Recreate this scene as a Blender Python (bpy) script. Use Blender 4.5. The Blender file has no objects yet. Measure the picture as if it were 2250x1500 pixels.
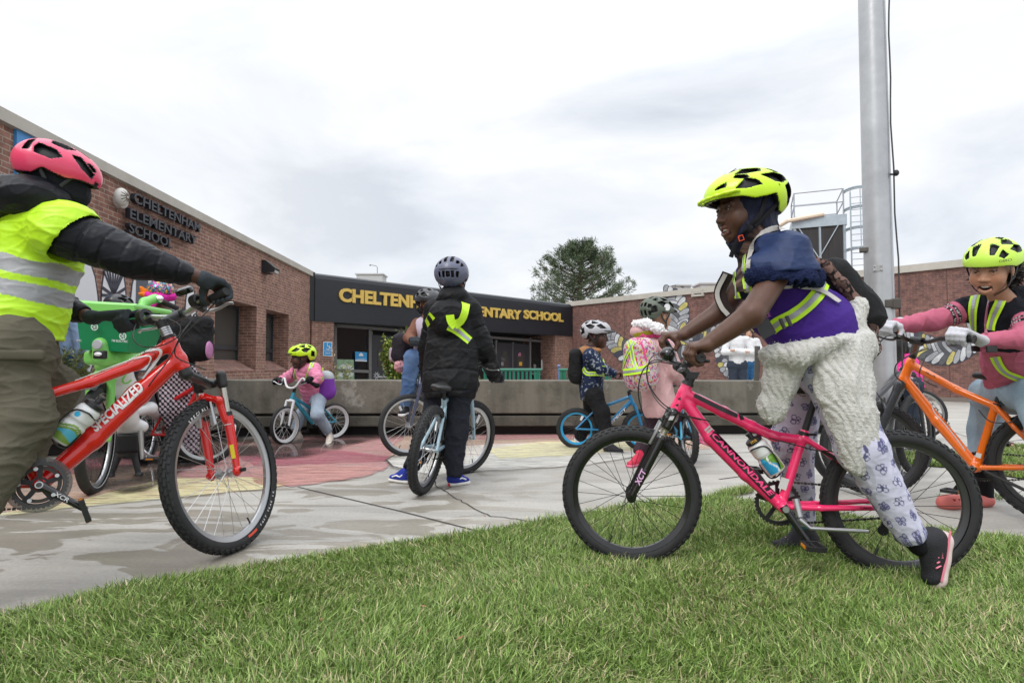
import bpy, math, random
import numpy as np
from mathutils import Vector, Matrix
from mathutils.bvhtree import BVHTree
random.seed(7); RNG = np.random.default_rng(7)
SC = bpy.context.scene
COL = SC.collection
PI = math.pi
# ---------------------------------------------------------------- camera geometry
F = 1280.0; CH = 0.8; PT = math.atan(55/1280.0); CP, SP = math.cos(PT), math.sin(PT)
def ray(x, y):
    dx = (x-1125)/F; dy = (750-y)/F
    return np.array([dx, CP-dy*SP, SP+dy*CP])
def W(x, y, Y):
    d = ray(x, y); return np.array([0, 0, CH]) + d*(Y/d[1])
def G(x, y, z=0.0):
    d = ray(x, y); return np.array([0, 0, CH]) + d*((z-CH)/d[2])
def nz(v):
    v = np.asarray(v, float); n = np.linalg.norm(v); return v/(n if n > 1e-12 else 1)
def A(*v): return np.array(v, float)
class Frame:
    """plane with origin o, axes u (along), v (up), n (towards the camera side)"""
    def __init__(s, o, u, v=(0, 0, 1)):
        s.o = np.array(o, float); s.u = nz(u); v = np.array(v, float); s.v = nz(v - s.u*np.dot(v, s.u)); s.n = np.cross(s.u, s.v)
        if np.dot(s.n, A(0, 0, CH)-s.o) < 0: s.n = -s.n
    def at(s, u, v, n=0.0): return s.o + s.u*u + s.v*v + s.n*n
    def px(s, x, y, n=0.0):
        d = ray(x, y); c = A(0, 0, CH); o = s.o + s.n*n
        return c + d*(np.dot(o-c, s.n)/np.dot(d, s.n))
    def uv(s, x, y, n=0.0):
        p = s.px(x, y, n)-s.o; return np.dot(p, s.u), np.dot(p, s.v)
    def off(s, n):
        f = Frame(s.o + s.n*n, s.u, s.v); f.n = s.n; return f
# ---------------------------------------------------------------- materials
MATS = {}
def M(name, col=(.5, .5, .5), rough=.6, metal=0., coat=0., var=0., vscale=6., bump=0., bscale=40., vc=False, spec=None, alpha=1., sheen=0., rvar=0., emit=None, trans=0.):
    if name in MATS: return MATS[name]
    m = bpy.data.materials.new(name); m.use_nodes = True; nt = m.node_tree; N = nt.nodes; L = nt.links
    b = N['Principled BSDF']; MATS[name] = m
    b.inputs['Base Color'].default_value = (*col, 1); b.inputs['Roughness'].default_value = rough; b.inputs['Metallic'].default_value = metal
    b.inputs['Coat Weight'].default_value = coat; b.inputs['Coat Roughness'].default_value = .08
    if spec is not None: b.inputs['Specular IOR Level'].default_value = spec
    if sheen: b.inputs['Sheen Weight'].default_value = sheen; b.inputs['Sheen Roughness'].default_value = .6
    if alpha < 1: b.inputs['Alpha'].default_value = alpha
    if trans: b.inputs['Transmission Weight'].default_value = trans
    if emit: b.inputs['Emission Color'].default_value = (*emit, 1); b.inputs['Emission Strength'].default_value = 1
    src = None
    if vc:
        a = N.new('ShaderNodeAttribute'); a.attribute_name = 'Col'; src = a.outputs['Color']; L.new(src, b.inputs['Base Color'])
    if var or bump or rvar:
        tc = N.new('ShaderNodeTexCoord')
    if var or rvar:
        n = N.new('ShaderNodeTexNoise'); n.inputs['Scale'].default_value = vscale; n.inputs['Detail'].default_value = 6; n.inputs['Roughness'].default_value = .65
        L.new(tc.outputs['Object'], n.inputs['Vector'])
        if var:
            mr = N.new('ShaderNodeMapRange'); mr.inputs['From Min'].default_value = .3; mr.inputs['From Max'].default_value = .7
            mr.inputs['To Min'].default_value = 1-var; mr.inputs['To Max'].default_value = 1+var*.6; L.new(n.outputs['Fac'], mr.inputs['Value'])
            mx = N.new('ShaderNodeVectorMath'); mx.operation = 'SCALE'
            if src: L.new(src, mx.inputs[0])
            else: mx.inputs[0].default_value = col
            L.new(mr.outputs['Result'], mx.inputs['Scale']); L.new(mx.outputs['Vector'], b.inputs['Base Color'])
        if rvar:
            m2 = N.new('ShaderNodeMapRange'); m2.inputs['To Min'].default_value = rough-rvar; m2.inputs['To Max'].default_value = rough+rvar
            L.new(n.outputs['Fac'], m2.inputs['Value']); L.new(m2.outputs['Result'], b.inputs['Roughness'])
    if bump:
        n2 = N.new('ShaderNodeTexNoise'); n2.inputs['Scale'].default_value = bscale; n2.inputs['Detail'].default_value = 4
        L.new(tc.outputs['Object'], n2.inputs['Vector'])
        bp = N.new('ShaderNodeBump'); bp.inputs['Strength'].default_value = bump; bp.inputs['Distance'].default_value = .01
        L.new(n2.outputs['Fac'], bp.inputs['Height']); L.new(bp.outputs['Normal'], b.inputs['Normal'])
    return m
# ---------------------------------------------------------------- objects
def thing(name, label, cat, loc=(0, 0, 0), group=None, kind=None):
    o = bpy.data.objects.new(name, None); o.empty_display_size = .1; COL.objects.link(o); o.location = Vector(loc)
    o['label'] = label; o['category'] = cat
    if group: o['group'] = group
    if kind: o['kind'] = kind
    return o
def tag(o, label=None, cat=None, group=None, kind=None):
    if label: o['label'] = label
    if cat: o['category'] = cat
    if group: o['group'] = group
    if kind: o['kind'] = kind
    return o
def wloc(p):
    v = A(0, 0, 0)
    while p is not None: v = v + np.array(p.location); p = p.parent
    return v
def mkobj(name, V, faces, mat, parent=None, smooth=True, col=None, uv=None, loc=None, mi=None):
    """world coordinate verts -> object parented (translation only)"""
    V = np.asarray(V, dtype=np.float64).reshape(-1, 3)
    base = A(0, 0, 0) if parent is None else wloc(parent)
    L0 = A(0, 0, 0) if loc is None else (np.array(loc)-base)
    V = V-base-L0
    me = bpy.data.meshes.new(name)
    if isinstance(faces, np.ndarray):
        nf, k = faces.shape
        me.vertices.add(len(V)); me.vertices.foreach_set('co', V.astype(np.float32).ravel())
        me.loops.add(nf*k); me.loops.foreach_set('vertex_index', faces.astype(np.int32).ravel())
        me.polygons.add(nf); me.polygons.foreach_set('loop_start', np.arange(0, nf*k, k, dtype=np.int32))
        me.update(calc_edges=True)
    else:
        me.from_pydata([tuple(v) for v in V], [], faces); me.update()
    if col is not None:
        a = me.color_attributes.new('Col', 'FLOAT_COLOR', 'POINT')
        c = np.ones((len(V), 4), np.float32); c[:, :3] = col; a.data.foreach_set('color', c.ravel())
    if uv is not None:
        l = me.uv_layers.new(name='UVMap'); l.data.foreach_set('uv', np.asarray(uv, np.float32).ravel())
    me.polygons.foreach_set('use_smooth', np.full(len(me.polygons), bool(smooth)))
    for mm in (mat if isinstance(mat, (list, tuple)) else [mat]): me.materials.append(mm)
    if mi is not None: me.polygons.foreach_set('material_index', np.asarray(mi, np.int32))
    o = bpy.data.objects.new(name, me); COL.objects.link(o); o.location = Vector(L0)
    if parent is not None: o.parent = parent
    return o
def fr_axes(d, up=(0, 0, 1)):
    d = nz(d); up = np.array(up, float)
    if abs(np.dot(d, nz(up))) > .98: up = A(1, 0, 0) if abs(d[0]) < .9 else A(0, 1, 0)
    a = nz(np.cross(up, d)); b = np.cross(d, a); return a, b
class MB:
    def __init__(s): s.v = []; s.f = []
    def n(s): return len(s.v)
    def add(s, V, Fs):
        o = len(s.v); s.v.extend([tuple(x) for x in V]); s.f.extend([tuple(i+o for i in f) for f in Fs]); return s
    def tube(s, pts, r, seg=10, cap=True, flat=None):
        pts = [np.array(p, float) for p in pts]; n = len(pts)
        r = [r]*n if np.isscalar(r) else list(r)
        if len(r) != n: r = list(np.interp(np.linspace(0, 1, n), np.linspace(0, 1, len(r)), r))
        ts = [nz((pts[min(i+1, n-1)]-pts[max(i-1, 0)])) for i in range(n)]
        a, b = fr_axes(ts[0]) if flat is None else (None, None)
        V = []; Fs = []
        for i in range(n):
            if flat is not None:
                b = nz(np.array(flat[0], float)-ts[i]*np.dot(flat[0], ts[i])); a = np.cross(b, ts[i]); ka, kb = 1., flat[1]
            else:
                a = nz(a-ts[i]*np.dot(a, ts[i])); b = np.cross(ts[i], a); ka = kb = 1.
            for k in range(seg):
                t = 2*PI*k/seg; V.append(pts[i]+a*(math.cos(t)*r[i]*ka)+b*(math.sin(t)*r[i]*kb))
        for i in range(n-1):
            for k in range(seg):
                k2 = (k+1) % seg; Fs.append((i*seg+k, i*seg+k2, (i+1)*seg+k2, (i+1)*seg+k))
        if cap: Fs.append(tuple(range(seg-1, -1, -1))); Fs.append(tuple(range((n-1)*seg, n*seg)))
        return s.add(V, Fs)
    def box(s, c, size, R=None):
        c = np.array(c, float); hx, hy, hz = [q/2 for q in size]
        R = np.eye(3) if R is None else np.array(R)      # columns = axes
        V = [c+R@A(x*hx, y*hy, z*hz) for x in (-1, 1) for y in (-1, 1) for z in (-1, 1)]
        return s.add(V, [(0, 1, 3, 2), (4, 6, 7, 5), (0, 4, 5, 1), (2, 3, 7, 6), (0, 2, 6, 4), (1, 5, 7, 3)])
    def bar(s, p, q, w, h, up=(0, 0, 1)):
        p = np.array(p, float); q = np.array(q, float); d = q-p; a, b = fr_axes(d, up)
        return s.box((p+q)/2, (w, h, np.linalg.norm(d)), np.stack([a, b, nz(d)], 1))
    def lathe(s, prof, c, ax, seg=32, close=False, up=(0, 0, 1)):
        ax = nz(ax); a, b = fr_axes(ax, up); c = np.array(c, float); n = len(prof); V = []; Fs = []
        for k in range(seg):
            t = 2*PI*k/seg; d = a*math.cos(t)+b*math.sin(t)
            for (r, h) in prof: V.append(c+d*r+ax*h)
        m = n if close else n-1
        for k in range(seg):
            k2 = (k+1) % seg
            for i in range(m):
                j = (i+1) % n; Fs.append((k*n+i, k2*n+i, k2*n+j, k*n+j))
        return s.add(V, Fs)
    def sph(s, c, r, seg=12, R=None):
        r = (r, r, r) if np.isscalar(r) else r; R = np.eye(3) if R is None else R; V = []; Fs = []
        nr = max(4, seg//2)
        for i in range(nr+1):
            ph = PI*i/nr
            for k in range(seg):
                t = 2*PI*k/seg; V.append(np.array(c)+R@A(r[0]*math.sin(ph)*math.cos(t), r[1]*math.sin(ph)*math.sin(t), r[2]*math.cos(ph)))
        for i in range(nr):
            for k in range(seg):
                k2 = (k+1) % seg; Fs.append((i*seg+k, (i+1)*seg+k, (i+1)*seg+k2, i*seg+k2))
        return s.add(V, Fs)
    def prism(s, poly, fr, n0, n1):
        """poly in (u,v) of frame fr, extruded along fr.n from n0 to n1"""
        m = len(poly); V = [fr.at(u, v, n0) for u, v in poly]+[fr.at(u, v, n1) for u, v in poly]
        Fs = [tuple(range(m-1, -1, -1)), tuple(range(m, 2*m))]+[(i, (i+1) % m, m+(i+1) % m, m+i) for i in range(m)]
        return s.add(V, Fs)
    def pprism(s, pix, fr, n0, n1): return s.prism([fr.uv(x, y, n1) for x, y in pix], fr, n0, n1)
    def build(s, name, mat, parent=None, smooth=True, loc=None, bevel=0., col=None):
        o = mkobj(name, s.v, s.f, mat, parent, smooth, loc=loc, col=col)
        if bevel:
            b = o.modifiers.new('Bevel', 'BEVEL'); b.width = bevel; b.segments = 2; b.limit_method = 'ANGLE'
        if smooth and not bevel:
            o.data.polygons.foreach_set('use_smooth', np.full(len(o.data.polygons), True))
            try: o.data.set_sharp_from_angle(angle=math.radians(40))
            except Exception: pass
        return o
def catmull(P, n=8):
    P = [np.array(p, float) for p in P]; Q = [2*P[0]-P[1]]+P+[2*P[-1]-P[-2]]; out = []
    for i in range(1, len(Q)-2):
        for k in range(n):
            t = k/n; a, b, c, d = Q[i-1], Q[i], Q[i+1], Q[i+2]
            out.append(.5*((2*b)+(-a+c)*t+(2*a-5*b+4*c-d)*t*t+(-a+3*b-3*c+d)*t**3))
    out.append(P[-1]); return out
def text_obj(name, s, mat, parent, o, u, v, height, ext=.004, bold=0., width=None, shear=0., align='LEFT', spacing=1., label=None):
    """raised lettering: origin o (baseline), u text direction, v up"""
    cu = bpy.data.curves.new(name, 'FONT'); cu.body = s; cu.size = 1; cu.extrude = .5; cu.offset = bold; cu.shear = shear; cu.align_x = 'LEFT'; cu.space_character = spacing
    cu.resolution_u = 4
    t = bpy.data.objects.new(name, cu); COL.objects.link(t); dg = bpy.context.evaluated_depsgraph_get(); dg.update()
    me = bpy.data.meshes.new_from_object(t.evaluated_get(dg)); bpy.data.objects.remove(t); bpy.data.curves.remove(cu)
    V = np.zeros(len(me.vertices)*3, np.float32); me.vertices.foreach_get('co', V); V = V.reshape(-1, 3)
    Fs = [tuple(p.vertices) for p in me.polygons]; bpy.data.meshes.remove(me)
    x0, x1 = V[:, 0].min(), V[:, 0].max(); y1 = V[:, 1].max(); V[:, 0] -= x0
    sy = height/.73; sx = sy if width is None else width/(x1-x0)
    u = nz(u); v = nz(v); n = nz(np.cross(u, v)); o = np.array(o, float)
    X = V[:, 0]*sx
    if align == 'CENTER': X = X-(x1-x0)*sx/2
    Pn = o+np.outer(X, u)+np.outer(V[:, 1]*sy, v)+np.outer((V[:, 2]+.5)*ext, n)
    return mkobj(name, Pn, Fs, mat, parent, smooth=False)
# ---------------------------------------------------------------- distance-field modelling
class SDF:
    def __init__(s, vox): s.v = vox; s.p = []
    def add(s, fn, lo, hi, k=.01, op='u', m=0): s.p.append((fn, np.array(lo, float), np.array(hi, float), k, op, m)); return s
    def cap(s, a, b, ra, rb=None, k=.012, op='u', m=0, flat=None, quilt=None):
        a = np.array(a, float); b = np.array(b, float); rb = ra if rb is None else rb
        ab = b-a; L2 = max(float(ab@ab), 1e-9); L = math.sqrt(L2); fd = None
        if flat: fd = nz(flat[0]); fs = flat[1]
        def fn(X, Y, Z):
            px, py, pz = X-a[0], Y-a[1], Z-a[2]
            t0 = (px*ab[0]+py*ab[1]+pz*ab[2])/L2; t = np.clip(t0, 0, 1)
            qx, qy, qz = px-t*ab[0], py-t*ab[1], pz-t*ab[2]
            if fd is not None:
                w = (qx*fd[0]+qy*fd[1]+qz*fd[2]); g = w*(1/fs-1); qx, qy, qz = qx+fd[0]*g, qy+fd[1]*g, qz+fd[2]*g
            d = np.sqrt(qx*qx+qy*qy+qz*qz)-(ra+(rb-ra)*t)
            if quilt is not None:
                ph = t0*L/quilt[0]; fr = np.abs(ph-np.round(ph))*quilt[0]; d = d+quilt[1]*np.exp(-(fr/(quilt[2] if len(quilt) > 2 else .006))**2)
            return d
        r = max(ra, rb)*(max(1, flat[1]) if flat else 1)
        return s.add(fn, np.minimum(a, b)-r, np.maximum(a, b)+r, k, op, m)
    def chain(s, pts, rs, k=.012, op='u', m=0, flat=None, quilt=None):
        for i in range(len(pts)-1): s.cap(pts[i], pts[i+1], rs[i], rs[i+1], k, op, m, flat, quilt)
        return s
    def ell(s, c, r, R=None, k=.012, op='u', m=0):
        c = np.array(c, float); r = np.array([r]*3 if np.isscalar(r) else r, float); R = np.eye(3) if R is None else np.array(R)
        def fn(X, Y, Z):
            x, y, z = X-c[0], Y-c[1], Z-c[2]
            q = [(x*R[0, i]+y*R[1, i]+z*R[2, i])/r[i] for i in range(3)]
            k0 = np.sqrt(q[0]**2+q[1]**2+q[2]**2); k1 = np.sqrt((q[0]/r[0])**2+(q[1]/r[1])**2+(q[2]/r[2])**2)+1e-9
            return k0*(k0-1)/k1
        e = np.abs(R)@r
        return s.add(fn, c-e, c+e, k, op, m)
    def box(s, c, h, R=None, rd=.005, k=.01, op='u', m=0):
        c = np.array(c, float); h = np.array(h, float); R = np.eye(3) if R is None else np.array(R)
        def fn(X, Y, Z):
            x, y, z = X-c[0], Y-c[1], Z-c[2]
            q = [np.abs(x*R[0, i]+y*R[1, i]+z*R[2, i])-h[i]+rd for i in range(3)]
            o = np.sqrt(np.maximum(q[0], 0)**2+np.maximum(q[1], 0)**2+np.maximum(q[2], 0)**2)
            return o+np.minimum(np.maximum(q[0], np.maximum(q[1], q[2])), 0)-rd
        e = np.abs(R)@h
        return s.add(fn, c-e, c+e, k, op, m)
    def poly(s, pts, c, R, hw, k=.005, op='u', m=0, w0=None):
        """2D polygon in axes R[:,0],R[:,1] around c, extruded +-hw along R[:,2] (or from w0 to hw)"""
        c = np.array(c, float); R = np.array(R); pts = np.array(pts, float); w0 = -hw if w0 is None else w0
        def fn(X, Y, Z):
            x, y, z = X-c[0], Y-c[1], Z-c[2]
            U = x*R[0, 0]+y*R[1, 0]+z*R[2, 0]; V = x*R[0, 1]+y*R[1, 1]+z*R[2, 1]; Wd = x*R[0, 2]+y*R[1, 2]+z*R[2, 2]
            d = np.full(U.shape, 1e9, np.float32); ins = np.zeros(U.shape, bool); n = len(pts)
            for i in range(n):
                a = pts[i]; b = pts[(i+1) % n]; e = b-a; wx = U-a[0]; wy = V-a[1]
                t = np.clip((wx*e[0]+wy*e[1])/(e@e+1e-12), 0, 1)
                d = np.minimum(d, (wx-e[0]*t)**2+(wy-e[1]*t)**2)
                if abs(e[1]) > 1e-12: ins ^= ((a[1] > V) != (b[1] > V)) & (U < (b[0]-a[0])*(V-a[1])/(b[1]-a[1])+a[0])
            d = np.sqrt(d)*np.where(ins, -1, 1)
            return np.maximum(d, np.maximum(Wd-hw, w0-Wd))
        C = [c+R@A(p[0], p[1], w) for p in pts for w in (w0, hw)]
        return s.add(fn, np.min(C, 0), np.max(C, 0), k, op, m)
    def half(s, c, n, k=.004):
        """cut away the side n points to"""
        c = np.array(c, float); n = nz(n)
        s.p.append((lambda X, Y, Z: -((X-c[0])*n[0]+(Y-c[1])*n[1]+(Z-c[2])*n[2]), None, None, k, 's', 0)); return s
    def raw(s, disp=None, inter=None):
        v = s.v; U = [p for p in s.p if p[4] == 'u']
        pad = max(p[3] for p in U)*.3+2.5*v
        lo = np.min([p[1] for p in U], 0)-pad; hi = np.max([p[2] for p in U], 0)+pad
        n = np.ceil((hi-lo)/v).astype(int)+1
        ax = [(lo[i]+np.arange(n[i])*v).astype(np.float32) for i in range(3)]
        D = np.full(n, .5, np.float32); Lb = np.zeros(n, np.uint8)
        for fn, plo, phi, k, op, m in s.p:
            if plo is None: i0 = [0]*3; i1 = list(n)
            else:
                q = k+2*v
                i0 = [max(0, int((plo[i]-q-lo[i])/v)) for i in range(3)]; i1 = [min(n[i], int((phi[i]+q-lo[i])/v)+2) for i in range(3)]
                if any(a >= b for a, b in zip(i0, i1)): continue
            sl = tuple(slice(a, b) for a, b in zip(i0, i1))
            d = np.asarray(fn(ax[0][sl[0]][:, None, None], ax[1][sl[1]][None, :, None], ax[2][sl[2]][None, None, :]), np.float32)
            C = D[sl]
            if op == 'u':
                h = np.clip(.5+.5*(C-d)/k, 0, 1); Lb[sl] = np.where(d < C, m, Lb[sl]); D[sl] = C+(d-C)*h-k*h*(1-h)
            elif op == 's':
                h = np.clip(.5-.5*(C+d)/k, 0, 1); D[sl] = C+(-d-C)*h+k*h*(1-h)
                if m: Lb[sl] = np.where(-d > C-k*.5, m, Lb[sl])
        D[0] = D[-1] = .5; D[:, 0] = D[:, -1] = .5; D[:, :, 0] = D[:, :, -1] = .5
        S = D < 0
        cn = np.zeros(tuple(np.array(S.shape)-1), np.uint8)
        for a in (0, 1):
            for b in (0, 1):
                for c in (0, 1): cn += S[a:S.shape[0]-1+a, b:S.shape[1]-1+b, c:S.shape[2]-1+c]
        I = np.argwhere((cn > 0) & (cn < 8)); idm = np.full(cn.shape, -1, np.int32); idm[I[:, 0], I[:, 1], I[:, 2]] = np.arange(len(I))
        cor = np.array([(a, b, c) for a in (0, 1) for b in (0, 1) for c in (0, 1)])
        val = np.stack([D[I[:, 0]+c[0], I[:, 1]+c[1], I[:, 2]+c[2]] for c in cor], 1)
        acc = np.zeros((len(I), 3)); cnt = np.zeros(len(I))
        for i in range(8):
            for ax_ in range(3):
                if cor[i][ax_] == 0:
                    c2 = cor[i].copy(); c2[ax_] = 1; j = int(c2[0]*4+c2[1]*2+c2[2])
                    a, b = val[:, i], val[:, j]; m = (a < 0) != (b < 0); t = a/np.where(m, a-b, 1)
                    p = cor[i][None, :]+np.zeros((len(I), 3)); p[:, ax_] = t
                    acc += np.where(m[:, None], p, 0); cnt += m
        V = lo+(I+acc/cnt[:, None])*v
        lab = Lb[I[:, 0], I[:, 1], I[:, 2]]
        Q = []
        for a in range(3):
            b, c = (a+1) % 3, (a+2) % 3
            s0 = [slice(None)]*3; s1 = [slice(None)]*3; s0[a] = slice(0, -1); s1[a] = slice(1, None)
            X = S[tuple(s0)] != S[tuple(s1)]
            E = np.argwhere(X); E = E[(E[:, b] > 0) & (E[:, c] > 0)]
            inside = S[E[:, 0], E[:, 1], E[:, 2]]
            def g(db, dc):
                e = E.copy(); e[:, b] -= db; e[:, c] -= dc; return idm[e[:, 0], e[:, 1], e[:, 2]]
            q = np.stack([g(0, 0), g(1, 0), g(1, 1), g(0, 1)], 1); q[~inside] = q[~inside][:, ::-1]
            Q.append(q)
        Q = np.concatenate(Q); Q = Q[(Q >= 0).all(1)]
        return V, Q, lab
    def mesh(s, name, mat, parent=None, disp=None, color=None, smooth=0, keep=False, loc=None, mats=None):
        V, Q, lab = s.raw()
        for _ in range(smooth):
            acc = np.zeros_like(V); cnt = np.zeros(len(V))
            for i in range(4):
                a, b = Q[:, i], Q[:, (i+1) % 4]
                for k in range(3): acc[:, k] += np.bincount(a, V[b, k], len(V))+np.bincount(b, V[a, k], len(V))
                cnt += np.bincount(a, minlength=len(V))+np.bincount(b, minlength=len(V))
            V = V*.5+.5*acc/np.maximum(cnt, 1)[:, None]
        if disp is not None:
            N = vnorm(V, Q); V = V+N*disp(V)[:, None]
        c = None if color is None else color(V, lab)
        mi = None
        if mats is not None: mat = mats; mi = lab[Q[:, 0]]
        o = mkobj(name, V, Q, mat, parent, True, col=c, loc=loc, mi=mi)
        s.V, s.Q = V, Q
        return o
def vnorm(V, Q):
    n = np.cross(V[Q[:, 2]]-V[Q[:, 0]], V[Q[:, 3]]-V[Q[:, 1]]); N = np.zeros_like(V)
    for i in range(4):
        for k in range(3): N[:, k] += np.bincount(Q[:, i], n[:, k], len(V))
    return N/np.maximum(np.linalg.norm(N, axis=1), 1e-12)[:, None]
def sn(P, f, seed=0, aniso=(1, 1, 1)):
    """smooth pseudo noise -1..1 at points P, frequency f (cycles per metre)"""
    r = np.random.default_rng(seed); o = np.zeros(len(P)); P = P*np.array(aniso)
    for i in range(5):
        d = nz(r.normal(size=3)); e = nz(r.normal(size=3)); w = 2*PI*f*(.6+.9*r.random())
        o += np.sin(P@d*w+r.random()*6.28+1.6*np.sin(P@e*w*.6+r.random()*6.28))
    return o/5*1.6
def wrinkle(amp=.004, f=7, seed=1, fine=.0012, ff=28, aniso=(1, 1, 1)):
    def fn(V):
        n = (1-np.minimum(np.abs(sn(V, f*.8, seed, aniso)), 1))**3; m = (1-np.minimum(np.abs(sn(V, f*1.7, seed+9, aniso)), 1))**3
        return amp*.85*(n-.35)+amp*.42*(m-.35)+amp*.35*sn(V, f*.5, seed+5)+fine*.6*sn(V, ff, seed+3)
    return fn
def wrap(o, b, n, lift=.0008):
    """press lettering onto a curved surface along -n"""
    import bmesh
    bm = bmesh.new(); bm.from_mesh(o.data)
    for _ in range(3):
        bmesh.ops.triangulate(bm, faces=[f for f in bm.faces if len(f.verts) > 3]); es = [e for e in bm.edges if e.calc_length() > .007]
        if not es: break
        bmesh.ops.subdivide_edges(bm, edges=es, cuts=1)
    bmesh.ops.triangulate(bm, faces=[f for f in bm.faces if len(f.verts) > 3]); bm.to_mesh(o.data); bm.free()
    n = Vector(nz(n)); w = Vector(wloc(o)); P = [v.co+w for v in o.data.vertices]; h = [p.dot(n) for p in P]; lo = min(h)
    for v, p, hh in zip(o.data.vertices, P, h):
        r = b.ray_cast(p+n*.08, -n)
        if r[0] is not None and abs((r[0]-p).dot(n)) < .03: v.co = r[0]+n*(lift+(hh-lo))-w
    o.data.update(); return o
def bvh(*S): 
    V = []; Fs = []; o = 0
    for s in S: V += [tuple(x) for x in s.V]; Fs += [tuple(int(i)+o for i in q) for q in s.Q]; o = len(V)
    return BVHTree.FromPolygons([Vector(v) for v in V], Fs)
def hit(b, x, y, near=True):
    d = ray(x, y); r = b.ray_cast(Vector((0, 0, CH)), Vector(nz(d)))
    if r[0] is not None: return np.array(r[0]), np.array(r[1])
    if near:
        for rad in (3, 6, 10, 15, 22, 30):
            for k in range(12):
                h, n = hit(b, x+rad*math.cos(k*PI/6), y+rad*math.sin(k*PI/6), False)
                if h is not None: return h, n
    return None, None
def ribbon_world(pts, nrm, width, name, mat, parent, lift=.004, th=.0015, wscale=None):
    pts = [np.array(p) for p in pts]; n = len(pts); V = []; Fs = []
    for i in range(n):
        t = nz(pts[min(i+1, n-1)]-pts[max(i-1, 0)]); N = nz(nrm[i]); sd = nz(np.cross(N, t)); w = width/2*(wscale[i] if wscale is not None else 1)
        for e, l in ((-w, lift), (w, lift), (w, lift+th), (-w, lift+th)): V.append(pts[i]+sd*e+N*l)
    for i in range(n-1):
        for k in range(4): k2 = (k+1) % 4; Fs.append((i*4+k, (i+1)*4+k, (i+1)*4+k2, i*4+k2))
    Fs += [(3, 2, 1, 0), tuple((n-1)*4+k for k in range(4))]
    return mkobj(name, V, Fs, mat, parent, smooth=False)
def strap(b, pix, width, parent, mat, mat2=None, name='strap', w2=.38, lift=.005, step=9, sm=3, depth=None):
    """a flat strap laid over a garment surface; pix = polyline as seen in the photograph"""
    P = catmull([A(x, y) for x, y in pix], 12); L = [P[0]]
    for p in P[1:]:
        if np.linalg.norm(p-L[-1]) > step*.5: L.append(p)
    pts = []; ns = []
    for p in L:
        h, n = hit(b, p[0], p[1], False)
        if h is None: continue
        pts.append(h); ns.append(n)
    if len(pts) < 3: return None
    for _ in range(sm):
        pts = [pts[0]]+[(pts[i-1]+2*pts[i]+pts[i+1])/4 for i in range(1, len(pts)-1)]+[pts[-1]]
        ns = [ns[0]]+[nz(ns[i-1]+ns[i]+ns[i+1]) for i in range(1, len(ns)-1)]+[ns[-1]]
    o = ribbon_world(pts, ns, width, name, mat, parent, lift)
    if mat2 is not None: ribbon_world(pts, ns, width*w2, 'reflective_stripe', mat2, o, lift+.002)
    return o
# ================================================================ SETTING
def srgb(r, g, b):
    f = lambda c: (c/255/12.92) if c/255 <= .04045 else ((c/255+.055)/1.055)**2.4
    return (f(r), f(g), f(b))
def nodes(m): return m.node_tree.nodes, m.node_tree.links
def brick_mat(name, c1, c2, mort, bw=.165, rh=.056, ms=.006, var=.25):
    m = bpy.data.materials.new(name); m.use_nodes = True; N, L = nodes(m); b = N['Principled BSDF']; b.inputs['Roughness'].default_value = .85
    uv = N.new('ShaderNodeUVMap'); uv.uv_map = 'UVMap'
    def br(w, h, a, c, mo, bias=0.):
        t = N.new('ShaderNodeTexBrick'); t.inputs['Scale'].default_value = 1; t.inputs['Brick Width'].default_value = w; t.inputs['Row Height'].default_value = h
        t.inputs['Mortar Size'].default_value = ms; t.inputs['Mortar Smooth'].default_value = .15; t.inputs['Bias'].default_value = bias
        t.inputs['Color1'].default_value = (*a, 1); t.inputs['Color2'].default_value = (*c, 1); t.inputs['Mortar'].default_value = (*mo, 1)
        L.new(uv.outputs['UV'], t.inputs['Vector']); return t
    t = br(bw, rh, c1, c2, mort)
    n = N.new('ShaderNodeTexNoise'); n.inputs['Scale'].default_value = 1.3; n.inputs['Detail'].default_value = 8; n.inputs['Roughness'].default_value = .7; L.new(uv.outputs['UV'], n.inputs['Vector'])
    mr = N.new('ShaderNodeMapRange'); mr.inputs['From Min'].default_value = .3; mr.inputs['From Max'].default_value = .7; mr.inputs['To Min'].default_value = 1-var; mr.inputs['To Max'].default_value = 1+var
    L.new(n.outputs['Fac'], mr.inputs['Value'])
    # per brick speckle
    n3 = N.new('ShaderNodeTexNoise'); n3.inputs['Scale'].default_value = 9; n3.inputs['Detail'].default_value = 2; L.new(uv.outputs['UV'], n3.inputs['Vector'])
    m3 = N.new('ShaderNodeMapRange'); m3.inputs['From Min'].default_value = .35; m3.inputs['From Max'].default_value = .65; m3.inputs['To Min'].default_value = .8; m3.inputs['To Max'].default_value = 1.2; L.new(n3.outputs['Fac'], m3.inputs['Value'])
    mu = N.new('ShaderNodeMath'); mu.operation = 'MULTIPLY'; L.new(mr.outputs['Result'], mu.inputs[0]); L.new(m3.outputs['Result'], mu.inputs[1])
    v = N.new('ShaderNodeVectorMath'); v.operation = 'SCALE'; L.new(t.outputs['Color'], v.inputs[0]); L.new(mu.outputs[0], v.inputs['Scale']); L.new(v.outputs['Vector'], b.inputs['Base Color'])
    bp = N.new('ShaderNodeBump'); bp.inputs['Strength'].default_value = .7; bp.inputs['Distance'].default_value = .008; bp.invert = True
    L.new(t.outputs['Fac'], bp.inputs['Height']); L.new(bp.outputs['Normal'], b.inputs['Normal'])
    return m
BR1 = brick_mat('brick_warm', (.285, .145, .108), (.20, .096, .072), (.37, .285, .225))
BR2 = brick_mat('brick_mottled', (.205, .096, .078), (.125, .062, .054), (.22, .15, .125), bw=.13, rh=.05, ms=.004, var=.22)
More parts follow.
